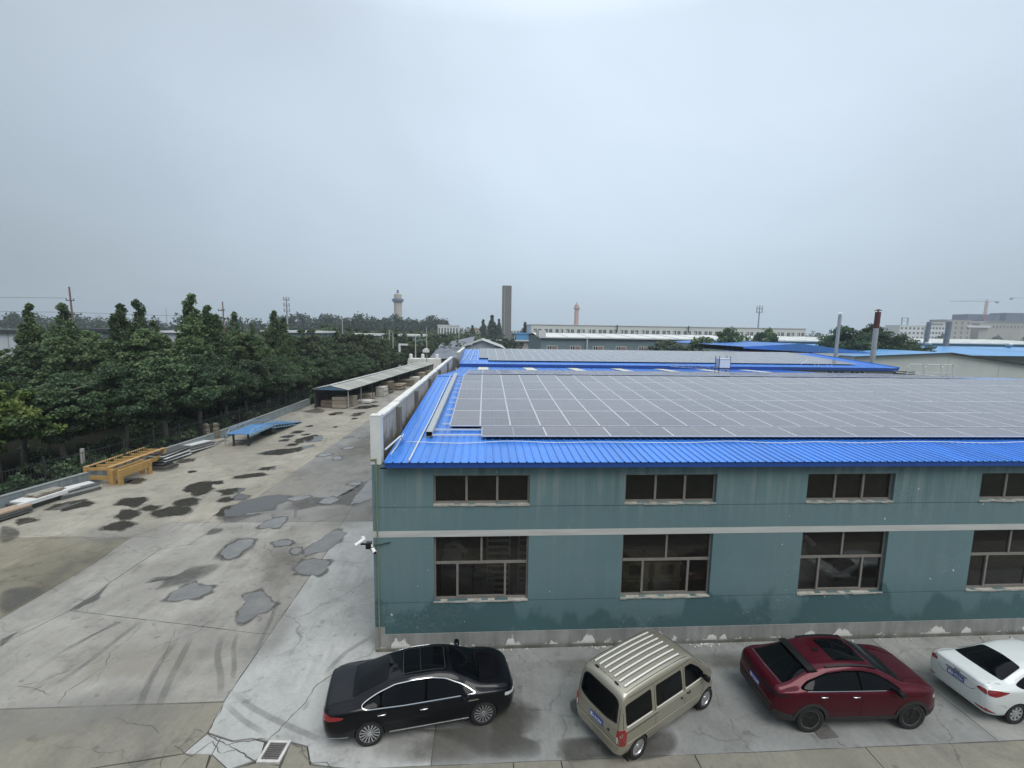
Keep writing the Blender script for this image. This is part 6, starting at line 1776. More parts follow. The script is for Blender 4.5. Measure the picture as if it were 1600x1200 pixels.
def make_wheel(root, ax, y, r, wd, style, rim_r=None):
    sg = -1 if y < 0 else 1
    rr = rim_r or r * .68
    Mw = Matrix.Translation((ax, y, r)) @ Matrix.Rotation(R(90) * (1 if sg < 0 else -1), 4, 'X')   # local +Z points outwards
    b = MB(); b.lathe([(.02, -.02), (rr * .99, -.03), (rr * .99, wd / 2 - .035), (rr * .98, wd / 2 - .04)], 28, 0, Mw)
    w = b.build('wheel', m_liner if style != 'steel' else m_rimsil, root, True, 40)
    b = MB()
    b.lathe([(rr, -wd / 2), (r * .93, -wd / 2), (r, -wd / 2 + .03), (r, wd / 2 - .03), (r * .985, wd / 2 - .012), (r * .90, wd / 2), (rr * 1.04, wd / 2 - .004), (rr, wd / 2 - .015), (rr, -wd / 2)], 40, 0, Mw, cap=False)
    b.build('tyre', m_rubber, w, True, 35)
    b = MB(); zo = wd / 2 - .022
    def spoke(a, w0, w1, r0, r1, z0, z1, mi=0):
        Ma = Mw @ Matrix.Rotation(a, 4, 'Z')
        b.add([Ma @ Vector(v) for v in [(r0, -w0 / 2, z0), (r0, w0 / 2, z0), (r1, w1 / 2, z1), (r1, -w1 / 2, z1), (r0, -w0 / 2, z0 - .03), (r0, w0 / 2, z0 - .03), (r1, w1 / 2, z1 - .03), (r1, -w1 / 2, z1 - .03)]],
              [(0, 3, 2, 1), (4, 5, 6, 7), (0, 1, 5, 4), (1, 2, 6, 5), (2, 3, 7, 6), (3, 0, 4, 7)], mi)
    if style == 'multi':
        b.lathe([(rr * .985, zo - .03), (rr * .99, zo - .004), (rr * .945, zo - .004), (rr * .94, zo - .03)], 40, 0, Mw, cap=False)
        for k in range(15):
            spoke(2 * math.pi * k / 15, .016, .036, rr * .2, rr * .95, zo - .012, zo - .004)
        b.lathe([(rr * .24, zo - .03), (rr * .22, zo - .002), (.005, zo)], 18, 0, Mw)
        b.build('rim', m_rimsil, w, True, 30)
    elif style == 'black5':
        b.lathe([(rr * .985, zo - .03), (rr * .99, zo - .002), (rr * .93, zo - .004), (rr * .92, zo - .03)], 40, 1, Mw, cap=False)
        for k in range(5):
            for d in (-.13, .13): spoke(2 * math.pi * k / 5 + d, .05, .05, rr * .15, rr * .94, zo - .015, zo - .006)
        b.lathe([(rr * .26, zo - .03), (rr * .23, zo - .004), (.005, zo)], 18, 0, Mw)
        b.build('rim', [m_rimblk, m_rimdk], w, True, 30)
    elif style == 'steel':
        b.lathe([(rr * .99, zo - .02), (rr * .97, zo), (rr * .86, zo - .002), (rr * .80, zo - .02), (rr * .78, zo - .05), (rr * .3, zo - .035), (rr * .28, zo - .005), (.005, zo)], 32, 0, Mw)
        for k in range(8):
            Ma = Mw @ Matrix.Rotation(2 * math.pi * k / 8, 4, 'Z')
            b.lathe([(.026, zo - .041), (.02, zo - .038), (.002, zo - .038)], 10, 1, Ma @ Matrix.Translation((rr * .58, 0, 0)))
        b.build('rim', [m_rimsil, m_rimblk], w, True, 30)
    elif style == 'seven':
        b.lathe([(rr * .985, zo - .03), (rr * .99, zo - .002), (rr * .87, zo - .006), (rr * .86, zo - .03)], 40, 0, Mw, cap=False)
        for k in range(8): spoke(2 * math.pi * k / 8, .05, .075, rr * .2, rr * .9, zo - .01, zo - .008)
        b.lathe([(rr * .32, zo - .03), (rr * .28, zo - .002), (.005, zo)], 18, 0, Mw)
        b.build('rim', m_rimsil, w, True, 30)
    return w
m_rimdk = M_('rim_ring', (.20, .20, .19), .35, .6)

def arch_poly(ax, r, r0, r1, a0=-10, a1=190, n=22):
    o = [(ax + r0 * math.cos(R(a)), r + r0 * math.sin(R(a))) for a in np.linspace(a0, a1, n)]
    return o + [(ax + r1 * math.cos(R(a)), r + r1 * math.sin(R(a))) for a in np.linspace(a1, a0, n)]
def grow(poly, d):
    c = inset(poly, -d); return c
def mir(poly): return [(x, -y) for x, y in poly][::-1]

def seams(car, lines, name='panel_gap'):
    """door and lid shut lines as sunken dark strips"""
    for proj, pts in lines:
        car.strip(name, pts, proj, m_gap, .010, .0012)

# ---------------- black sedan
def sedan_black():
    a = R(9.5); n = Vector((-math.sin(a), math.cos(a))); h = Vector((math.cos(a), math.sin(a)))
    rear = Vector((-2.77, -3.28)) + n * .87
    c = rear + h * 1.42
    root = empty('sedan', (c.x, c.y, 0), a, 'glossy black sedan with chrome window line and a glass roof by the wall corner', 'car', 'cars parked along the teal wall')
    P = dict(
        zt=[(-2.52, .93), (-2.49, 1.02), (-2.42, 1.075), (-2.2, 1.095), (-1.85, 1.125), (-1.4, 1.275), (-.9, 1.415), (-.35, 1.475), (.15, 1.475), (.6, 1.41), (1.0, 1.25), (1.42, 1.04), (1.8, .985), (2.1, .91), (2.27, .80), (2.33, .66)],
        zr=[(-2.52, .88), (-2.45, .99), (-2.2, 1.045), (-1.85, 1.075), (-1.4, 1.19), (-.9, 1.335), (-.35, 1.405), (.15, 1.405), (.6, 1.33), (1.0, 1.17), (1.42, 1.00), (1.8, .94), (2.1, .86), (2.27, .75), (2.33, .62)],
        zbelt=[(-2.52, .83), (-2.3, .955), (-1.8, .985), (-1, .955), (0, .93), (1.0, .915), (1.42, .905), (1.8, .87), (2.1, .79), (2.33, .57)],
        wr=[(-2.52, .60), (-2.4, .68), (-1.85, .66), (-1.4, .60), (-.9, .565), (-.2, .58), (.4, .58), (1.0, .635), (1.42, .70), (1.8, .715), (2.1, .66), (2.25, .56), (2.33, .44)],
        wb=[(-2.52, .66), (-2.45, .76), (-2.3, .83), (-1.8, .875), (-1, .885), (0, .89), (1.2, .885), (1.7, .865), (2.0, .81), (2.2, .69), (2.33, .48)],
        wm=[(-2.52, .68), (-2.45, .80), (-2.3, .88), (-2, .915), (-1, .925), (1.3, .925), (1.8, .90), (2.05, .84), (2.22, .70), (2.33, .50)],
        zm=[(-2.52, .66), (-2, .66), (0, .62), (1.5, .64), (2.33, .46)],
        zb=[(-2.52, .36), (-2.4, .28), (-2, .22), (1.8, .19), (2.2, .22), (2.33, .32)])
    k = Car(P, root, paint('black_paint', (.0015, .0018, .004), 0, .3, .6, .006), (-1.42, 1.42), (.365, .335))
    for ax in (-1.42, 1.42):
        for y in (-.80, .80): make_wheel(root, ax, y, .335, .225, 'multi', .245)
    for sd in 'RL':
        dlo = [(1.20, .955), (.86, 1.13), (.45, 1.295), (.1, 1.355), (-.35, 1.36), (-.8, 1.31), (-1.2, 1.19), (-1.62, 1.035), (-1.5, .995), (-.6, .965)]
        k.patch('window_trim', grow(dlo, .016), sd, m_gap, .003)
        k.strip('chrome_line', [(1.20, .952), (.86, 1.145), (.45, 1.312), (.1, 1.374), (-.35, 1.378), (-.8, 1.328), (-1.2, 1.206), (-1.64, 1.035), (-1.5, .980), (-.6, .948), (1.20, .940)], sd, m_chrome, .022, .008)
        k.patch('side_window', [(1.16, .965), (.84, 1.13), (.44, 1.285), (.1, 1.345), (.0, 1.347), (-.02, .965)], sd, m_carglass, .007)
        k.patch('side_window', [(-.08, .965), (-.06, 1.347), (-.35, 1.35), (-.8, 1.30), (-1.12, 1.205), (-1.12, .985)], sd, m_carglass, .007)
        k.patch('side_window', [(-1.17, .99), (-1.17, 1.185), (-1.57, 1.035), (-1.48, 1.005)], sd, m_carglass, .007)
        k.strip('rocker_trim', [(-.95, .30), (1.02, .30)], sd, m_chrome, .025, .012)
        k.strip('fender_badge', [(.93, .80), (1.28, .80)], sd, m_chrome, .02, .01)
        k.strip('bumper_trim', [(-2.36, .36), (-1.92, .345)], sd, m_chrome, .018, .01)
    seams(k, [(sd, pts) for sd in 'RL' for pts in ([(1.05, .93), (1.0, .6), (.98, .26)], [(-.05, .94), (-.06, .26)], [(-1.35, .97), (-1.3, .75), (-1.0, .5), (-.98, .28)], [(1.0, .26), (-.98, .26)])])
    k.handle(.12 - .22, .80, m_chrome, .22); k.handle(-1.12, .83, m_chrome, .22)
    k.patch('rear_window', [(-1.84, -.56), (-1.86, 0), (-1.84, .56), (-.98, .45), (-.94, 0), (-.98, -.45)], 'T', m_carglass, .005)
    k.patch('windscreen', [(1.36, -.62), (1.44, 0), (1.36, .62), (.66, .50), (.62, 0), (.66, -.50)], 'T', m_carglass, .005)
    k.patch('glass_roof', [(-.62, -.47), (-.62, .47), (.52, .47), (.55, 0), (.52, -.47)], 'T', m_carglass, .004)
    k.strip('roof_glass_frame', [(-.60, -.44), (-.60, .44), (.47, .44), (.47, -.44), (-.60, -.44)], 'T', M_('satin_trim', (.12, .12, .12), .3, .8), .016, .008)
    k.strip('roof_glass_frame', [(-.16, -.44), (-.16, .44)], 'T', m_cladding, .014, .008)
    seams(k, [('T', [(-1.95, -.60), (-2.4, -.62)]), ('T', [(-1.95, .60), (-2.4, .62)]), ('T', [(1.5, -.68), (1.9, -.66), (2.15, -.52)]), ('T', [(1.5, .68), (1.9, .66), (2.15, .52)])])
    for y in (-.34, .34): k.strip('bonnet_crease', [(1.55, y * 1.3), (2.1, y)], 'T', k.pm, .03, .006)
    for sd in (-1, 1):
        k.multi('tail_lamp', [dict(poly=[(-2.48, .80), (-2.1, .83), (-2.0, .87), (-2.1, .90), (-2.46, .94)], proj='R' if sd < 0 else 'L', off=.006),
                              dict(poly=[(sd * .42, .82), (sd * .42, .90), (sd * .76, .93), (sd * .78, .79)][::-sd], proj='B', off=.006)], m_redlamp)
        k.multi('head_lamp', [dict(poly=[(1.98, .72), (2.0, .80), (2.2, .72), (2.26, .64)], proj='R' if sd < 0 else 'L', off=.006),
                              dict(poly=[(sd * .42, .60), (sd * .44, .67), (sd * .62, .71), (sd * .66, .62)][::-sd], proj='F', off=.006)], m_clearlamp)
    k.patch('grille', [(-.38, .40), (.38, .40), (.40, .64), (-.40, .64)], 'F', m_chrome, .006)
    k.strip('boot_trim', [(-.4, .86), (.4, .86)], 'B', m_chrome, .02, .012)
    k.plate(.72, '\u5180A\u00b70D66')
    k.mirrors(.92, .92, 1.0, k.pm)
    b = MB(); b.prism([(-.74, 0), (-.58, 0), (-.72, .05)], -.010, .010, 0, Matrix.Translation((-.25, 0, 1.42)) @ Matrix.Rotation(R(90), 4, 'X')); b.build('antenna_fin', m_blacktrim, root)
    for y in (.05, .5):
        b = MB(); b.tube([(1.47, y + .2, 1.045), (1.36, y, 1.085), (1.30, y - .45, 1.12)], .010, 5); b.build('wiper', m_blacktrim, root)
    return root
sedan_black()

# ---------------- champagne minivan
def minivan():
    a = R(29.8); n = Vector((-math.sin(a), math.cos(a))); h = Vector((math.cos(a), math.sin(a)))
    rear = Vector((3.76, -3.88)) + n * .76
    c = rear + h * 1.35
    root = empty('minivan', (c.x, c.y, 0), a, 'champagne silver minivan with ribbed roof parked slantwise between the other cars', 'van', 'cars parked along the teal wall')
    P = dict(
        zt=[(-2.0, .88), (-1.985, 1.0), (-1.955, 1.2), (-1.90, 1.5), (-1.85, 1.70), (-1.80, 1.79), (-1.7, 1.83), (-1.2, 1.865), (-.4, 1.88), (.3, 1.86), (.72, 1.79), (1.0, 1.58), (1.3, 1.30), (1.55, 1.10), (1.72, .99), (1.85, .86), (1.93, .66)],
        zr=[(-2.0, .84), (-1.985, .96), (-1.955, 1.15), (-1.90, 1.44), (-1.85, 1.62), (-1.80, 1.70), (-1.7, 1.74), (-1.2, 1.775), (-.4, 1.785), (.3, 1.77), (.72, 1.70), (1.0, 1.50), (1.3, 1.25), (1.55, 1.06), (1.72, .95), (1.85, .82), (1.93, .62)],
        zbelt=[(-2.0, .80), (-1.96, .93), (-1.9, .98), (-1.6, 1.0), (0, .99), (1.0, .96), (1.4, .94), (1.72, .86), (1.93, .55)],
        wr=[(-2.0, .69), (-1.9, .665), (-1.8, .66), (-1.2, .665), (0, .665), (.7, .655), (1.1, .66), (1.5, .68), (1.75, .62), (1.93, .46)],
        wb=[(-2.0, .72), (-1.95, .765), (-1.8, .79), (0, .80), (1.0, .795), (1.5, .77), (1.75, .69), (1.93, .48)],
        wm=[(-2.0, .73), (-1.95, .78), (-1.8, .81), (0, .82), (1.2, .82), (1.55, .79), (1.78, .70), (1.93, .50)],
        zm=[(-2.0, .66), (0, .66), (1.93, .5)],
        zb=[(-2.0, .34), (-1.9, .30), (-1.5, .26), (1.5, .24), (1.93, .34)])
    pm = paint('champagne_paint', (.40, .38, .305), .7, .42, .8)
    m_highlight = paint('highlight_paint', (.80, .79, .74), .1, .3, 1.0, 0)  # near-white colour carries the sky highlight on ribs and window edges
    k = Car(P, root, pm, (-1.35, 1.35), (.335, .30))
    for ax in (-1.35, 1.35):
        for y in (-.725, .725): make_wheel(root, ax, y, .30, .175, 'steel', .205)
    for sd in 'RL':
        k.patch('side_window', [(-1.78, 1.06), (-1.80, 1.52), (-1.74, 1.56), (-.92, 1.60), (-.88, 1.06)], sd, m_carglass, .006)
        k.patch('side_window', [(-.72, 1.06), (-.74, 1.60), (.24, 1.60), (.30, 1.06)], sd, m_carglass, .006)
        k.patch('side_window', [(.42, 1.05), (.40, 1.60), (.68, 1.58), (1.0, 1.36), (1.22, 1.13), (1.2, 1.05)], sd, m_carglass, .006)
        k.strip('door_rail', [(-1.85, .92), (-.7, .93)], sd, m_gap, .014, .003)
        k.strip('belt_moulding', [(-1.75, .60), (-1.66, .62), (1.0, .60)], sd, pm, .03, .008)
        k.strip('window_highlight', [(-1.78, 1.03), (-.9, 1.035)], sd, m_highlight, .018, .012); k.strip('window_highlight', [(-.72, 1.035), (.3, 1.03)], sd, m_highlight, .018, .012); k.strip('window_highlight', [(.42, 1.025), (1.18, 1.02)], sd, m_highlight, .018, .012)  # highlight below each window, laid on as a pale strip
        k.strip('mud_flap', [(1.02, .3), (1.02, .14)], sd, m_blacktrim, .05, .01)
    seams(k, [(sd, pts) for sd in 'RL' for pts in ([(-.80, 1.66), (-.78, .9), (-.80, .28)], [(.35, 1.66), (.36, .9), (.36, .27)], [(1.22, 1.06), (1.18, .75), (1.0, .5), (.98, .28)], [(-1.80, 1.68), (.7, 1.69)], [(-1.86, 1.62), (-1.88, .95)])])
    k.handle(.22, .88, m_blacktrim, .06); k.handle(.5, .92, m_blacktrim, .13)
    for y in np.linspace(-.50, .50, 7):
        k.strip('roof_rib', [(-1.62, y), (.42, y)], 'T', m_highlight, .030, .024)
        k.strip('rib_shade', [(-1.62, y - .034), (.42, y - .034)], 'T', m_gap, .012, .002)  # dark strip stands for shade on the rib's near side
    seams(k, [('T', [(-1.70, -.6), (-1.70, .6)])])
    for y in (-.62, .62): k.strip('roof_gutter', [(-1.7, y), (.6, y)], 'T', m_gap, .012, .002)
    k.patch('rear_window', [(-.60, 1.12), (-.54, 1.10), (-.3, 1.06), (.3, 1.06), (.54, 1.10), (.60, 1.12), (.57, 1.58), (.45, 1.625), (-.45, 1.625), (-.57, 1.58)], 'B', m_carglass, .006)
    k.strip('rear_window_seal', [(-.61, 1.12), (-.3, 1.05), (.3, 1.05), (.61, 1.12), (.58, 1.59), (.45, 1.635), (-.45, 1.635), (-.58, 1.59), (-.61, 1.12)], 'B', m_blacktrim, .03, .008)
    k.patch('windscreen', [(1.50, -.58), (1.58, 0), (1.50, .58), (.80, .52), (.76, 0), (.80, -.52)], 'T', m_carglass, .005)
    seams(k, [('B', [(-.66, 1.66), (-.68, .98), (-.66, .62), (.66, .62), (.68, .98), (.66, 1.66)])])
    k.strip('tailgate_crease', [(-.6, .98), (-.25, .965), (.25, .965), (.6, .98)], 'B', pm, .025, .010)
    k.strip('bumper_lip', [(-.7, .56), (.7, .56)], 'B', pm, .05, .02)
    for sd in (-1, 1):
        k.multi('tail_lamp', [dict(poly=[(-1.995, .64), (-1.84, .62), (-1.80, .92), (-1.86, 1.02), (-1.97, 1.0)], proj='R' if sd < 0 else 'L', off=.010),
                              dict(poly=[(sd * .655, .64), (sd * .665, 1.0), (sd * .775, .98), (sd * .79, .64)][::-sd], proj='B', off=.010)], m_redlamp)
        k.patch('reverse_lamp', [(sd * .662, .67), (sd * .668, .83), (sd * .71, .81), (sd * .712, .67)][::-sd], 'B', m_clearlamp, .016)
        k.patch('head_lamp', [(1.55, .72), (1.6, .88), (1.74, .86), (1.8, .74)], 'R' if sd < 0 else 'L', m_clearlamp, .006)
        k.patch('hinge', [(-1.73, sd * .33 - .06), (-1.73, sd * .33 + .06), (-1.68, sd * .33 + .06), (-1.68, sd * .33 - .06)], 'T', m_blacktrim, .02)
    k.plate(.80, '\u5180A\u00b70139A', off=.016)
    k.patch('tailgate_handle', [(-.44, .79), (-.38, .79), (-.38, .83), (-.44, .83)], 'B', m_blacktrim, .02)
    k.patch('badge', [(-.06, .94), (.06, .94), (.0, .99)], 'B', m_chrome, .012)
    k.mirrors(1.12, .80, 1.10, m_blacktrim, (.13, .2, .19))
    for ax in (-1.35, 1.35):
        for sd in (-1, 1):
            b = MB(); b.box(ax - .37, ax - .35, sd * .725 - .08, sd * .725 + .08, .12, .34); b.build('mud_flap', m_blacktrim, root)
    return root
minivan()

# ---------------- maroon coupe-style SUV
def suv():
    a = R(-.6); n = Vector((-math.sin(a), math.cos(a))); h = Vector((math.cos(a), math.sin(a)))
    rear = Vector((8.48, -3.40)) + n * .90
    c = rear + h * 1.375
    root = empty('suv', (c.x, c.y, 0), a, 'dark red sloping roof crossover with grey wheel arches and black rear spoiler', 'car', 'cars parked along the teal wall')
    P = dict(
        zt=[(-2.34, .93), (-2.30, 1.08), (-2.22, 1.17), (-2.08, 1.205), (-1.9, 1.24), (-1.5, 1.41), (-1.15, 1.535), (-.8, 1.61), (-.2, 1.65), (.25, 1.62), (.55, 1.545), (.9, 1.375), (1.18, 1.235), (1.6, 1.175), (1.95, 1.10), (2.16, .98), (2.25, .78)],
        zr=[(-2.34, .88), (-2.30, 1.03), (-2.22, 1.12), (-2.08, 1.16), (-1.9, 1.19), (-1.5, 1.33), (-1.15, 1.45), (-.8, 1.53), (-.2, 1.565), (.25, 1.54), (.55, 1.465), (.9, 1.315), (1.18, 1.19), (1.6, 1.125), (1.95, 1.04), (2.16, .92), (2.25, .74)],
        zbelt=[(-2.34, .83), (-2.2, 1.06), (-1.8, 1.12), (-1, 1.11), (0, 1.085), (1.0, 1.07), (1.4, 1.06), (1.8, 1.02), (2.1, .90), (2.25, .68)],
        wr=[(-2.34, .66), (-2.2, .74), (-1.9, .71), (-1.5, .65), (-1.0, .62), (-.2, .625), (.45, .635), (.9, .69), (1.2, .76), (1.7, .79), (2.05, .74), (2.18, .64), (2.25, .52)],
        wb=[(-2.34, .70), (-2.25, .80), (-2.1, .86), (-1.7, .90), (0, .91), (1.2, .905), (1.7, .885), (1.98, .82), (2.15, .70), (2.25, .52)],
        wm=[(-2.34, .74), (-2.25, .84), (-2.1, .90), (-1.8, .935), (0, .94), (1.3, .94), (1.75, .915), (2.0, .85), (2.16, .72), (2.25, .55)],
        zm=[(-2.34, .72), (-1.5, .78), (0, .72), (1.5, .76), (2.25, .55)],
        zb=[(-2.34, .42), (-2.2, .34), (-1.8, .27), (1.7, .25), (2.1, .30), (2.25, .42)])
    pm = paint('maroon_paint', (.066, .0016, .0095), .35, .33, .5, .010)
    k = Car(P, root, pm, (-1.375, 1.375), (.395, .36))
    for ax in (-1.375, 1.375):
        for y in (-.815, .815): make_wheel(root, ax, y, .36, .235, 'black5', .255)
    for sd in 'RL':
        dlo = [(1.02, 1.125), (.76, 1.275), (.40, 1.44), (.05, 1.50), (-.4, 1.505), (-.9, 1.45), (-1.4, 1.29), (-1.64, 1.18), (-1.45, 1.155), (-.6, 1.13)]
        k.patch('window_trim', grow(dlo, .02), sd, m_gap, .003)
        k.patch('side_window', [(.98, 1.132), (.75, 1.268), (.39, 1.43), (.05, 1.49), (-.02, 1.49), (-.02, 1.132)], sd, m_carglass, .006)
        k.patch('side_window', [(-.08, 1.13), (-.08, 1.49), (-.4, 1.495), (-.9, 1.44), (-1.38, 1.28), (-1.58, 1.18), (-1.45, 1.165)], sd, m_carglass, .006)
        k.strip('sill_line', [(-1.5, 1.14), (1.0, 1.108)], sd, m_chrome, .012, .007)
        k.strip('door_crease', [(-1.9, .98), (-.3, .965), (1.7, .93)], sd, pm, .05, .012)
        for ax in (-1.375, 1.375):
            k.patch('arch_cladding', arch_poly(ax, .36, .398, .485, -6 if ax < 0 else -12, 192), sd, m_cladding, .012, .05, smooth=0)
        k.patch('sill_cladding', [(-.9, .29), (.9, .29), (.92, .43), (-.92, .43)], sd, m_cladding, .012)
        k.patch('bumper_cladding', [(-2.3, .44), (-1.84, .32), (-1.86, .52), (-2.32, .62)], sd, m_cladding, .010)
        k.patch('bumper_cladding', [(1.86, .34), (2.2, .42), (2.22, .60), (1.86, .52)], sd, m_cladding, .010)
        k.strip('roof_rail', [(.5, .6 if sd == 'L' else -.6), (0, .585 if sd == 'L' else -.585), (-.85, .57 if sd == 'L' else -.57)], 'T', m_blacktrim, .045, .045)
    seams(k, [(sd, pts) for sd in 'RL' for pts in ([(1.08, 1.04), (1.02, .7), (.94, .46)], [(-.05, 1.05), (-.06, .44)], [(-1.32, 1.09), (-1.2, .9), (-.96, .62), (-.92, .46)])])
    k.handle(-.22, 1.0, m_chrome, .2); k.handle(-1.08, 1.02, m_chrome, .2)
    k.patch('rear_window', [(-2.02, -.64), (-2.05, 0), (-2.02, .64), (-1.3, .54), (-1.28, 0), (-1.3, -.54)], 'T', m_carglass, .005)
    k.strip('glass_edge', [(-2.06, -.66), (-2.09, 0), (-2.06, .66)], 'T', m_chrome, .016, .008)
    k.patch('windscreen', [(1.12, -.68), (1.20, 0), (1.12, .68), (.55, .56), (.51, 0), (.55, -.56)], 'T', m_carglass, .005)
    k.patch('glass_roof', [(-.50, -.42), (-.50, .42), (.38, .44), (.40, 0), (.38, -.44)], 'T', m_carglass, .005)
    b = MB()                                        # roof spoiler: a wing standing off the tailgate
    pr = [(-1.06, -.03), (-1.20, .045), (-1.38, .03), (-1.36, .0), (-1.2, -.06)]
    for y in np.linspace(-.62, .62, 13):
        d = -.10 * (abs(y) / .62)**2 * .6; zc = 1.535 - .05 * (abs(y) / .62)**2
        b.v += [(x - d * 0 + .05 * (abs(y) / .62)**2, y, zc + z) for x, z in pr]
    for i in range(12):
        for q in range(5): b.f.append((i * 5 + q, i * 5 + (q + 1) % 5, (i + 1) * 5 + (q + 1) % 5, (i + 1) * 5 + q)); b.mi.append(0)
    b.f += [tuple(range(5)), tuple(range(64, 59, -1))]; b.mi += [0, 0]
    b.build('spoiler', m_blacktrim, root, True, 30)
    k.patch('antenna_base', [(-.78, -.05), (-.78, .05), (-.62, .05), (-.62, -.05)], 'T', m_blacktrim, .03)
    for y in (-.3, .3): k.strip('bonnet_crease', [(1.35, y * 1.9), (2.0, y * 1.4)], 'T', pm, .035, .010)
    seams(k, [('T', [(1.22, -.77), (1.7, -.77), (2.05, -.64)]), ('T', [(1.22, .77), (1.7, .77), (2.05, .64)]), ('B', [(-.62, 1.12), (-.66, .9), (-.6, .66), (.6, .66), (.66, .9), (.62, 1.12)])])
    k.strip('cowl', [(1.19, -.70), (1.26, 0), (1.19, .70)], 'T', m_blacktrim, .09, .006)
    k.patch('lower_bumper', [(-.68, .44), (.68, .44), (.70, .62), (-.70, .62)], 'B', m_cladding, .012)
    for sd in (-1, 1):
        k.multi('tail_lamp', [dict(poly=[(-2.30, .96), (-1.98, 1.03), (-2.0, 1.06), (-2.28, 1.05)], proj='R' if sd < 0 else 'L', off=.006),
                              dict(poly=[(sd * .1, .985), (sd * .1, 1.03), (sd * .70, 1.05), (sd * .72, .96)][::-sd], proj='B', off=.006)], m_blacktrim)
        k.multi('head_lamp', [dict(poly=[(1.93, .86), (1.95, .935), (2.13, .90), (2.18, .79)], proj='R' if sd < 0 else 'L', off=.008),
                              dict(poly=[(sd * .50, .80), (sd * .52, .87), (sd * .66, .88), (sd * .70, .78)][::-sd], proj='F', off=.008)], m_clearlamp)
    k.patch('grille', [(-.44, .48), (.44, .48), (.48, .74), (-.48, .74)], 'F', m_blacktrim, .006)
    k.plate(.82, '\u5180A\u00b72Z680')
    k.mirrors(.86, .93, 1.15, m_blacktrim)
    b = MB(); b.tube([(1.2, .2, 1.27), (1.08, -.1, 1.31), (1.04, -.55, 1.31)], .011, 5); b.build('wiper', m_blacktrim, root)
    return root
suv()

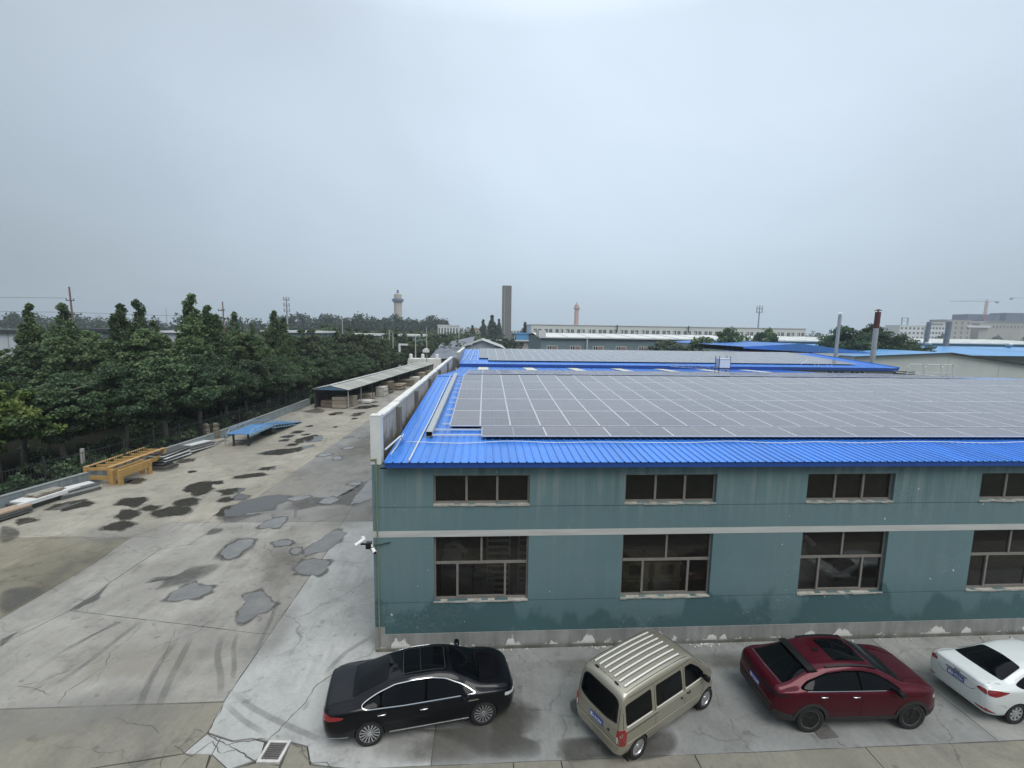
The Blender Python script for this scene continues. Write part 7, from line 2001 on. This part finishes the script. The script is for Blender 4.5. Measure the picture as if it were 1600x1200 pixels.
# ---------------- white compact sedan
def sedan_white():
    a = R(1.5); n = Vector((-math.sin(a), math.cos(a))); h = Vector((math.cos(a), math.sin(a)))
    rear = Vector((14.22, -3.40)) + n * .80
    c = rear + h * 1.285
    root = empty('sedan', (c.x, c.y, 0), a, 'white compact sedan cut off by the right edge of the photo', 'car', 'cars parked along the teal wall')
    P = dict(
        zt=[(-2.18, .90), (-2.15, 1.02), (-2.08, 1.085), (-1.9, 1.11), (-1.62, 1.125), (-1.2, 1.27), (-.75, 1.40), (-.2, 1.455), (.25, 1.45), (.65, 1.36), (1.0, 1.20), (1.36, 1.0), (1.7, .93), (1.95, .83), (2.08, .72), (2.14, .58)],
        zr=[(-2.18, .85), (-2.15, .97), (-2.08, 1.03), (-1.9, 1.06), (-1.62, 1.075), (-1.2, 1.19), (-.75, 1.32), (-.2, 1.385), (.25, 1.375), (.65, 1.285), (1.0, 1.13), (1.36, .96), (1.7, .88), (1.95, .78), (2.08, .67), (2.14, .54)],
        zbelt=[(-2.18, .80), (-2.08, .95), (-1.6, .985), (-1, .96), (0, .92), (1.0, .90), (1.4, .88), (1.8, .80), (2.14, .50)],
        wr=[(-2.18, .55), (-2.05, .65), (-1.62, .64), (-1.2, .575), (-.75, .535), (0, .55), (.6, .56), (1.0, .60), (1.4, .655), (1.75, .64), (2.0, .54), (2.14, .40)],
        wb=[(-2.18, .60), (-2.12, .71), (-1.98, .78), (-1.6, .82), (0, .825), (1.1, .82), (1.6, .79), (1.9, .69), (2.05, .57), (2.14, .44)],
        wm=[(-2.18, .63), (-2.12, .75), (-1.98, .82), (-1.7, .845), (0, .85), (1.2, .85), (1.65, .82), (1.92, .72), (2.06, .6), (2.14, .46)],
        zm=[(-2.18, .66), (-1.5, .68), (0, .62), (1.5, .62), (2.14, .44)],
        zb=[(-2.18, .36), (-2.05, .27), (-1.7, .21), (1.6, .18), (2.0, .22), (2.14, .3)])
    pm = paint('white_paint', (.60, .64, .63), 0, .3)
    k = Car(P, root, pm, (-1.285, 1.285), (.335, .30))
    for ax in (-1.285, 1.285):
        for y in (-.735, .735): make_wheel(root, ax, y, .30, .195, 'seven', .2)
    for sd in 'RL':
        k.patch('side_window', [(1.14, .945), (.80, 1.10), (.40, 1.26), (.0, 1.33), (-.02, .95)], sd, m_carglass, .006)
        k.patch('side_window', [(-.08, .95), (-.06, 1.33), (-.5, 1.315), (-.9, 1.22), (-1.32, 1.06), (-1.2, 1.0), (-.6, .965)], sd, m_carglass, .006)
    seams(k, [(sd, pts) for sd in 'RL' for pts in ([(1.0, .92), (.94, .6), (.92, .25)], [(-.05, .94), (-.06, .25)], [(-1.2, .97), (-1.1, .75), (-.92, .5), (-.9, .27)], [(-2.1, .62), (-1.72, .60), (-1.64, .52)])])
    k.handle(-.2, .80, pm, .2); k.handle(-1.0, .83, pm, .2)
    k.patch('rear_window', [(-1.58, -.60), (-1.62, -.3), (-1.63, 0), (-1.62, .3), (-1.58, .60), (-.86, .46), (-.83, 0), (-.86, -.46)], 'T', m_carglass, .005)
    k.patch('windscreen', [(1.30, -.58), (1.38, 0), (1.30, .58), (.66, .48), (.62, 0), (.66, -.48)], 'T', m_carglass, .005)
    seams(k, [('T', [(-1.68, -.66), (-2.0, -.60)]), ('T', [(-1.68, .66), (-2.0, .60)]), ('B', [(-.60, 1.02), (-.5, .84), (-.40, .72), (.40, .72), (.5, .84), (.60, 1.02)])])
    k.strip('boot_lip', [(-.62, 1.03), (0, 1.045), (.62, 1.03)], 'B', pm, .03, .014)
    for sd in (-1, 1):
        k.multi('tail_lamp', [dict(poly=[(-2.12, .84), (-1.95, .82), (-1.64, .93), (-1.60, .955), (-1.9, .985), (-2.10, .97)], proj='R' if sd < 0 else 'L', off=.008),
                              dict(poly=[(sd * .50, .90), (sd * .56, .97), (sd * .70, .96), (sd * .73, .83)][::-sd], proj='B', off=.008)], m_redlamp)
        k.multi('reflector', [dict(poly=[(-2.12, .36), (-1.86, .33), (-1.98, .39), (-2.13, .46)], proj='R' if sd < 0 else 'L', off=.008),
                              dict(poly=[(sd * .52, .43), (sd * .52, .45), (sd * .70, .44), (sd * .70, .37)][::-sd], proj='B', off=.008)], m_redlamp)
        k.patch('head_lamp', [(1.7, .66), (1.75, .78), (1.98, .70), (2.02, .62)], 'R' if sd < 0 else 'L', m_clearlamp, .006)
    k.plate(.82, '\u5180B\u00b79X251')
    k.patch('badge', [(-.09, .945), (.09, .945), (.07, .99), (-.07, .99)], 'B', m_chrome, .012)
    k.strip('plate_lamp_bar', [(-.28, .92), (.28, .92)], 'B', m_cladding, .02, .012)
    k.mirrors(.9, .84, .97, pm, (.16, .22, .14))
    return root
sedan_white()
# ------------------------------------------------------------------ trees
m_bark = M_('bark', (.11, .095, .075), .9, var=.35, scale=4, stretch=(3, 3, .6), bump=.5)
m_barkpale = M_('bark_pale', (.20, .185, .155), .9, var=.35, scale=4, stretch=(3, 3, .6), bump=.5)
def leaf_mat(name, c0, c1, c2):
    m_ = bpy.data.materials.new(name); m_.use_nodes = True
    t = m_.node_tree; b = t.nodes['Principled BSDF']
    at = t.nodes.new('ShaderNodeAttribute'); at.attribute_name = 'tone'
    rp_ = t.nodes.new('ShaderNodeValToRGB'); e_ = rp_.color_ramp.elements
    e_[0].position = 0; e_[0].color = (*c0, 1); e_[1].position = 1; e_[1].color = (*c2, 1)
    q = rp_.color_ramp.elements.new(.55); q.color = (*c1, 1)
    t.links.new(at.outputs['Fac'], rp_.inputs[0])
    oi = t.nodes.new('ShaderNodeObjectInfo'); mo = t.nodes.new('ShaderNodeMapRange'); mo.inputs['To Min'].default_value = .78; mo.inputs['To Max'].default_value = 1.4
    t.links.new(oi.outputs['Random'], mo.inputs['Value'])
    sc_ = t.nodes.new('ShaderNodeVectorMath'); sc_.operation = 'SCALE'; t.links.new(rp_.outputs[0], sc_.inputs[0]); t.links.new(mo.outputs[0], sc_.inputs['Scale'])
    t.links.new(sc_.outputs[0], b.inputs['Base Color'])
    b.inputs['Roughness'].default_value = .55; b.inputs['Specular IOR Level'].default_value = .3
    tl = t.nodes.new('ShaderNodeBsdfTranslucent'); t.links.new(sc_.outputs[0], tl.inputs[0])
    mx = t.nodes.new('ShaderNodeMixShader'); mx.inputs[0].default_value = .28
    t.links.new(b.outputs[0], mx.inputs[1]); t.links.new(tl.outputs[0], mx.inputs[2])
    t.links.new(mx.outputs[0], t.nodes['Material Output'].inputs[0])
    return m_
lm_dark = leaf_mat('leaf_dark', (.036, .066, .036), (.064, .108, .052), (.110, .162, .070))
lm_pop = leaf_mat('leaf_poplar', (.052, .088, .042), (.092, .146, .064), (.185, .24, .105))
lm_light = leaf_mat('leaf_light', (.06, .10, .03), (.12, .18, .045), (.22, .28, .08))
lm_far = leaf_mat('leaf_far', (.042, .070, .036), (.072, .108, .052), (.115, .155, .072))
lm_wood = leaf_mat('leaf_wood', (.022, .038, .024), (.036, .056, .032), (.055, .08, .042))
lm_olive = leaf_mat('leaf_olive', (.07, .085, .045), (.10, .12, .065), (.14, .16, .085))

def leaf_mesh(name, cents, rad, per, size, mat, flat=.6, droop=.3, seed=0):
    """leaves scattered through clump centres: every leaf is a folded four-corner blade"""
    g = np.random.default_rng(seed)
    C_ = np.asarray(cents, float); Rr = np.asarray(rad, float)
    n = len(C_) * per
    idx = np.repeat(np.arange(len(C_)), per)
    d = g.normal(size=(n, 3)); d /= np.linalg.norm(d, axis=1)[:, None]
    rr = g.random(n) ** .45
    p = C_[idx] + d * (rr * Rr[idx])[:, None] * np.array([1, 1, flat])
    ax = g.normal(size=(n, 3)) + d * .7; ax[:, 2] -= droop; ax /= np.linalg.norm(ax, axis=1)[:, None]
    nr = g.normal(size=(n, 3)) * .8; nr[:, 2] += 1.0
    sd = np.cross(ax, nr); sd /= np.linalg.norm(sd, axis=1)[:, None]
    up = np.cross(sd, ax)
    L_ = size * (.7 + .6 * g.random(n)); Wd = L_ * (.32 + .2 * g.random(n))
    a = p - ax * L_[:, None] / 2; c = p + ax * L_[:, None] / 2
    b1 = p + sd * Wd[:, None] + up * (Wd * .35)[:, None]; b2 = p - sd * Wd[:, None] + up * (Wd * .35)[:, None]
    V = np.stack([a, b1, c, b2], 1).reshape(-1, 3)
    me = bpy.data.meshes.new(name)
    me.vertices.add(4 * n); me.vertices.foreach_set('co', V.ravel())
    me.loops.add(6 * n); me.polygons.add(2 * n)
    k = np.arange(n) * 4
    me.loops.foreach_set('vertex_index', np.stack([k, k + 1, k + 2, k, k + 2, k + 3], 1).ravel())
    me.polygons.foreach_set('loop_start', np.arange(2 * n) * 3)
    me.update(calc_edges=True)
    ct = g.random(len(C_))                       # clumps differ in age and colour
    tone = np.clip(.55 * ct[idx] + .45 * g.random(n), 0, 1)
    at = me.attributes.new('tone', 'FLOAT', 'POINT'); at.data.foreach_set('value', np.repeat(tone, 4))
    me.materials.append(mat)
    return me

def branchy(b, base, top, r, g, limbs, spread, lift=.5):
    """trunk plus limbs; returns limb tips"""
    base = Vector(base); top = Vector(top)
    mid = base.lerp(top, .5) + Vector((g.uniform(-.15, .15), g.uniform(-.15, .15), 0))
    b.tube([base, base.lerp(mid, .5), mid, top], [r, r * .82, r * .7, r * .35], 8)
    tips = []
    for k in range(limbs):
        t = g.uniform(.3, .95); p = base.lerp(top, t)
        a = k * 2.4 + g.uniform(-.4, .4); l = spread * g.uniform(.5, 1.0)
        e_ = p + Vector((math.cos(a) * l, math.sin(a) * l, l * lift * g.uniform(.6, 1.4)))
        m1 = p.lerp(e_, .5) + Vector((0, 0, l * .12))
        b.tube([p, m1, e_], [r * .4, r * .25, r * .1], 5); tips.append((p, e_))
    return tips

def proto_spread(name, H, Rd, n_cl, per, size, mat, seed, low=.25, bark=None, shape=1.0):
    """broad crowned tree with layered, drooping sprays"""
    g = random.Random(seed); gn = np.random.default_rng(seed)
    b = MB(); branchy(b, (0, 0, 0), (g.uniform(-.4, .4), g.uniform(-.4, .4), H * .8), .16 + H * .008, g, 9, Rd * .8)
    cents = []; rad = []
    while len(cents) < n_cl:
        u = gn.normal(size=3); u /= np.linalg.norm(u)
        rr = gn.random() ** .5
        z = low * H + (H * (1 - low)) * (.5 + .5 * u[2] * rr)
        prof = math.sin(math.pi * min(1, max(.03, (z / H - low) / (1 - low))) ** .75) ** .6
        x, y = u[0] * Rd * rr * prof * 1.2, u[1] * Rd * rr * prof * 1.2
        lob = 1 + .22 * math.sin(3 * math.atan2(y, x) + seed) + .12 * math.sin(5 * math.atan2(y, x) + 2 * seed + z)
        cents.append((x * lob, y * lob, z)); rad.append(g.uniform(.38, .85) * (Rd / 3.2) ** .5)
    root = empty(name)
    b.build('trunk', bark or m_bark, root, True)
    link('crown', leaf_mesh('crown', cents, rad, per, size, mat, .55, .35, seed), root)
    return root

def proto_poplar(name, H, n_lead, per, size, mat, seed, low=.18, wide=1.5):
    """several upright leaders, each a narrow uneven column of leaf clumps"""
    g = random.Random(seed)
    b = MB(); root = empty(name); cents = []; rad = []
    for k in range(n_lead):
        a = 2 * math.pi * k / n_lead + g.uniform(-.5, .5); d = wide * g.uniform(.35, 1.0) * (0 if k == 0 else 1)
        hh = H * (1 if k == 0 else g.uniform(.62, .95))
        x, y = d * math.cos(a), d * math.sin(a)
        b.tube([(0, 0, 0), (x * .3, y * .3, H * .25), (x * .8, y * .8, H * .5), (x, y, hh * .97)], [.2, .15, .09, .02], 6)
        z = H * low
        while z < hh:
            t = (z - H * low) / (hh - H * low)
            w_ = (1.35 * (1 - t) ** .5 + .34) * (.6 + .4 * min(1, t * 5)) * (1.15 if n_lead < 3 else .95)
            m_c = 3 if t < .75 else 1
            for q in range(m_c):
                aa = g.uniform(0, 6.3); ro = w_ * g.uniform(.2, 1.0) if t < .8 else w_ * g.uniform(0, .5)
                cents.append((x * min(1, z / (H * .5)) + ro * math.cos(aa), y * min(1, z / (H * .5)) + ro * math.sin(aa), z + g.uniform(-.1, .1)))
                rad.append(max(.22, min(.75, w_ * g.uniform(.35, .75))))
            z += .24 if t > .6 else .30
        cents.append((x, y, hh)); rad.append(.3)
    b.build('trunk', m_barkpale, root, True)
    link('crown', leaf_mesh('crown', cents, rad, per, size, mat, 1.05, -.1, seed), root)
    return root

def strip_proto(lst):
    for r in lst:
        for c in list(r.children): bpy.data.objects.remove(c)
        bpy.data.objects.remove(r)

def place(proto, x, y, z, s_, rz, label, group, sz=None, cat='tree'):
    c = copy_tree(proto)
    c.location = (x, y, z); c.rotation_euler = (0, 0, rz); c.scale = (s_ * g.uniform(.86, 1.18), s_ * g.uniform(.86, 1.18), sz or s_)
    c['label'] = label; c['category'] = cat; c['group'] = group
    return c
g = random.Random(3)
SPR = [proto_spread('broadleaf_tree', 7.6, 3.1, 165, 140, .20, lm_dark, 3 + i, .30, m_barkpale) for i in range(4)]
POP = [proto_poplar('poplar_tree', 12.0, n_, 100, .22, lm_pop, 20 + i, .12, w_) for i, (n_, w_) in enumerate(((4, 1.9), (3, 1.7), (4, 2.2), (2, 1.2)))]
BRD = [proto_spread('full_crowned_tree', 8.5, 2.7, 170, 120, .22, lm_pop, 91 + i, .12) for i in range(2)]
LGT = [proto_spread('light_leaved_tree', 6.8, 2.2, 110, 85, .26, lm_light, 41, .3)]
MID = [proto_spread('bushy_tree', 8.0, 3.2, 110, 50, .42, lm_far, 51 + i, .1) for i in range(3)]
RND = [proto_spread('round_tree', 6.5, 4.2, 150, 60, .36, lm_pop, 61 + i, .05) for i in range(2)]
OLV = [proto_spread('pale_bush', 4.4, 3.4, 90, 70, .3, lm_olive, 71, .0)]
CNE = [proto_poplar('columnar_tree', 11.0, 1, 40, .5, lm_far, 81, .02, 1.0)]

def wx_(y):  # x of the low wall at depth y
    for (a, c) in zip(WALLP[:-1], WALLP[1:]):
        if a[1] <= y <= c[1]: return a[0] + (c[0] - a[0]) * (y - a[1]) / (c[1] - a[1])
    return WALLP[-1][0] + (y - 47) * .126 if y > 47 else WALLP[0][0]
g = random.Random(5)
GR1 = 'dark broadleaf trees behind the low wall'
front = [(-33.6, 20.5, 6.4), (-30.4, 20.2, 6.6), (-28.9, 23.6, 7.4), (-27.7, 26.6, 7.6), (-27.3, 30.6, 7.4), (-27.0, 34.4, 7.0), (-26.8, 38.2, 6.7), (-26.0, 41.6, 6.6), (-26.0, 46, 6.3), (-25.4, 51, 6.0), (-24.8, 56, 5.8), (-24.0, 61, 5.6), (-23.4, 66, 5.4), (-22.8, 71, 5.3), (-22.0, 76, 5.2), (-21.3, 81, 5.0), (-20.4, 87, 5.0)]
ORD = ['first', 'second', 'third', 'fourth', 'fifth', 'sixth', 'seventh', 'eighth', 'ninth', 'tenth', 'eleventh', 'twelfth', 'thirteenth', 'fourteenth', 'fifteenth', 'sixteenth', 'seventeenth', 'eighteenth', 'nineteenth', 'twentieth']
for i, (x, y, h_) in enumerate(front):
    place(SPR[i % 4], x, y, -.1, h_ / 7.6, g.uniform(0, 6.28), 'dark spreading broadleaf tree, %s from the left along the low wall' % ORD[i], GR1, h_ / 7.6)
place(LGT[0], -31.3, 16.6, -.1, 1.0, 1.0, 'bright yellow green young tree at the left edge of the photo', 'light leaved trees', 1.02)
GR2 = 'tall poplars behind the broadleaf row'
pops = [(-47.6, 37, 12.1, 0), (-44.4, 37, 12.2, 3), (-46.2, 40, 10.2, 2), (-39.3, 38, 12.3, 1), (-36.9, 37, 12.7, 3), (-38.2, 41, 10.6, 2), (-32.2, 38.5, 13.5, 1), (-30.6, 40, 11.4, 3), (-33.4, 42, 10.8, 0), (-39.3, 60, 12.3, 3), (-36.8, 60, 10.6, 2), (-33.2, 60, 12.6, 1), (-31.0, 58, 10.6, 0), (-29.2, 54, 9.2, 2)]
for i, (x, y, h_, k) in enumerate(pops):
    place(POP[k], x, y, -.1, h_ / 12.0, g.uniform(0, 6.28), 'upright poplar with finger like top behind the broadleaf row, %s in depth order' % ORD[i], GR2)
fill = [(-50.5, 33), (-47.0, 31), (-43.2, 33), (-40.2, 32), (-36.6, 33), (-34.2, 34), (-35.6, 44), (-31.0, 36), (-33.0, 48), (-31.5, 51), (-29.8, 44), (-40.5, 46), (-44.5, 45), (-49, 45), (-37.5, 50)]
for i, (x, y) in enumerate(fill):
    place(BRD[i % 2], x, y, -.1, g.uniform(8.4, 9.9) / 8.5, g.uniform(0, 6.28), 'full crowned mid green tree between the poplars, %s of the group' % ORD[i], 'full crowned trees between the poplars')
GR3 = 'bushy trees in the middle distance on the left'
LBL = {}
k = 0
mids = []; mlab = []
for y in (50, 58, 66, 74, 82, 90, 98, 106, 116, 126, 138, 150):
    for q in range(3):
        mlab.append('bushy tree, %s row beyond the wall and shed, %s going away' % (('first', 'second', 'third')[q], ORD[(50, 58, 66, 74, 82, 90, 98, 106, 116, 126, 138, 150).index(y)]))
        mids.append((wx_(y) - 3.5 - q * 6.2 + g.uniform(-1.6, 1.6) + (2 if y > 95 else 0), y + g.uniform(-3, 3), g.uniform(5.4, 6.8) + q * 1.3 + (.6 if y > 70 else 0)))
mids += [(-21.5, 108, 8.6), (-35.5, 95, 11.2), (-38.5, 97, 10.6), (-33, 98, 10.0), (-29.5, 100, 9.4), (-1, 158, 7.8), (3, 168, 8.0), (-16, 160, 9.0), (-8, 180, 9), (8, 185, 8), (12, 178, 7), (-56, 58, 8.5), (-60, 50, 7.5), (-53, 47, 8.0), (-47, 50, 8.2), (-66, 55, 7.8), (-43, 47, 8.6)]
mlab += ['bushy tree standing right below the round tower', 'highest part of the grey green tree clump right of the antenna mast', 'left end of the grey green tree clump by the antenna mast', 'middle of the grey green tree clump by the antenna mast', 'right end of the grey green tree clump by the antenna mast', 'nearest bushy tree beyond the slate grey roof', 'second bushy tree beyond the slate grey roof', 'farthest left bushy tree beyond the slate grey roof', 'bushy tree between slate grey roof and white block', 'bushy tree right behind the brick workshop', 'rightmost bushy tree behind the brick workshop']
mlab += ['bushy tree behind the poplars at the far left, %s of six' % ORD[q_] for q_ in range(6)]
for i, (x, y, h_) in enumerate(mids):
    if 88 < y < 110 and x > -21: continue
    o = place(MID[i % 3], x, y, -.1, h_ / 8.0, g.uniform(0, 6.28), mlab[i], GR3)
for (x, y, h_, lb) in ((45.6, 80, 9.6, 'dense dark tree left of the big round one, before the teal factory'), (52.3, 81, 11.2, 'big round light topped tree in front of the teal factory')):
    place(RND[0 if 'dense' in lb else 1], x, y, -.1, h_ / 6.5 * .92, 1.3, lb, 'round trees before the teal factory', h_ / 6.5)
place(RND[0], 64.3, 86, -.1, 1.25, 2.2, 'dark upright tree between the round tree and the blue gable', 'round trees before the teal factory', 1.8)
for (x, y, h_, lb) in ((74.5, 76, 12.4, 'left part of the dark leafy tree behind the red topped flue'), (81.5, 77, 12.5, 'middle of the dark leafy trees behind the red topped flue'), (88, 77, 10.5, 'right, lower dark leafy tree behind the blue roof')):
    place(SPR[int(x) % 4], x, y, -.1, h_ / 7.6, x, lb, 'dark leafy trees behind the blue gable')
place(OLV[0], 34.5, 70, 3.6, 1.15, .3, 'pale olive bush in front of the teal factory windows', 'bushes', 1.2, 'bush')
for i, (x, y, h_) in enumerate(((-1.5, 300, 17), (4.5, 300, 20), (9.5, 300, 17.5), (-9, 305, 13), (24, 260, 15))):
    place(CNE[0], x, y, -.1, h_ / 11, g.uniform(0, 6), ['dark columnar tree left of the slab tower', 'tallest dark columnar tree just left of the slab tower', 'dark columnar tree touching the slab tower', 'short dark tree furthest left of the slab tower', 'lone dark columnar tree right of the slab tower'][i], 'dark columnar trees near the slab tower')
for i, (x, y, h_) in enumerate(((95, 130, 7), (520, 470, 14), (600, 480, 13), (640, 480, 15), (575, 460, 12))):
    place(MID[i % 3], x, y, 0, h_ / 8, i, 'low green trees among the buildings at the right, number %s from the left' % ORD[i], 'trees by the right hand buildings')
strip_proto(BRD + SPR + POP + LGT + MID + RND + OLV + CNE)

# undergrowth under the trees and far woods: nobody could count these
gn = np.random.default_rng(99)
cents = []; rad = []
for k in range(420):
    y = gn.uniform(4, 60); x = wx_(y) - .8 - abs(gn.normal(0, 4.0)); cents.append((x, y, gn.uniform(.1, .8))); rad.append(gn.uniform(.3, .7))
for k in range(160):
    y = gn.uniform(40, 60); x = gn.uniform(-80, -38); cents.append((x, y, gn.uniform(.3, 4.5))); rad.append(gn.uniform(.7, 1.3))
tag(link('undergrowth', leaf_mesh('undergrowth', cents, rad, 60, .28, lm_dark, .7, .2, 5)), 'dark weeds and shrubs in the shade under the left trees', 'undergrowth', kind='stuff')
cents = []; rad = []
for k in range(1500):
    if k < 700: x, y = gn.uniform(-420, -40), gn.uniform(330, 420); h_ = gn.uniform(3, 12.5) + 3 * math.sin(x * .05)
    elif k < 1200: x, y = gn.uniform(-190, -34), gn.uniform(390, 430); h_ = gn.uniform(4, 18) + 2 * math.sin(x * .21)
    else: x, y = gn.uniform(-60, 420), gn.uniform(420, 520); h_ = gn.uniform(2, 10)
    cents.append((x, y, h_)); rad.append(gn.uniform(2.2, 4.2))
tag(link('far_woods', leaf_mesh('far_woods', cents, rad, 40, 1.7, lm_wood, 1.3, -.2, 6)), 'far belt of woods along the horizon', 'woods', kind='stuff')
cents = []; rad = []
for k in range(900):
    y = gn.uniform(110, 330); x = gn.uniform(-150, -8 + (y - 110) * .06); cents.append((x, y, gn.uniform(1, 7.5))); rad.append(gn.uniform(1.3, 2.6))
tag(link('scrub_belt', leaf_mesh('scrub_belt', cents, rad, 45, .9, lm_far, .8, 0, 7)), 'scrub and small trees filling the ground beyond the sheds', 'woods', kind='stuff')

# ------------------------------------------------------------------ haze
HAZE = 0.00034
hz = MB(); hz.box(-1400, 1400, -60, 1500, -1.2, 95)
hm = bpy.data.materials.new('haze_air'); hm.use_nodes = True
ht = hm.node_tree; ht.nodes.clear()
ho = ht.nodes.new('ShaderNodeOutputMaterial'); hv = ht.nodes.new('ShaderNodeVolumePrincipled')
hv.inputs['Color'].default_value = (.80, .88, .96, 1); hv.inputs['Density'].default_value = HAZE
hv.inputs['Anisotropy'].default_value = 0.2
ht.links.new(hv.outputs[0], ho.inputs['Volume'])
ho_ = hz.build('haze', hm)
tag(ho_, kind='stuff')
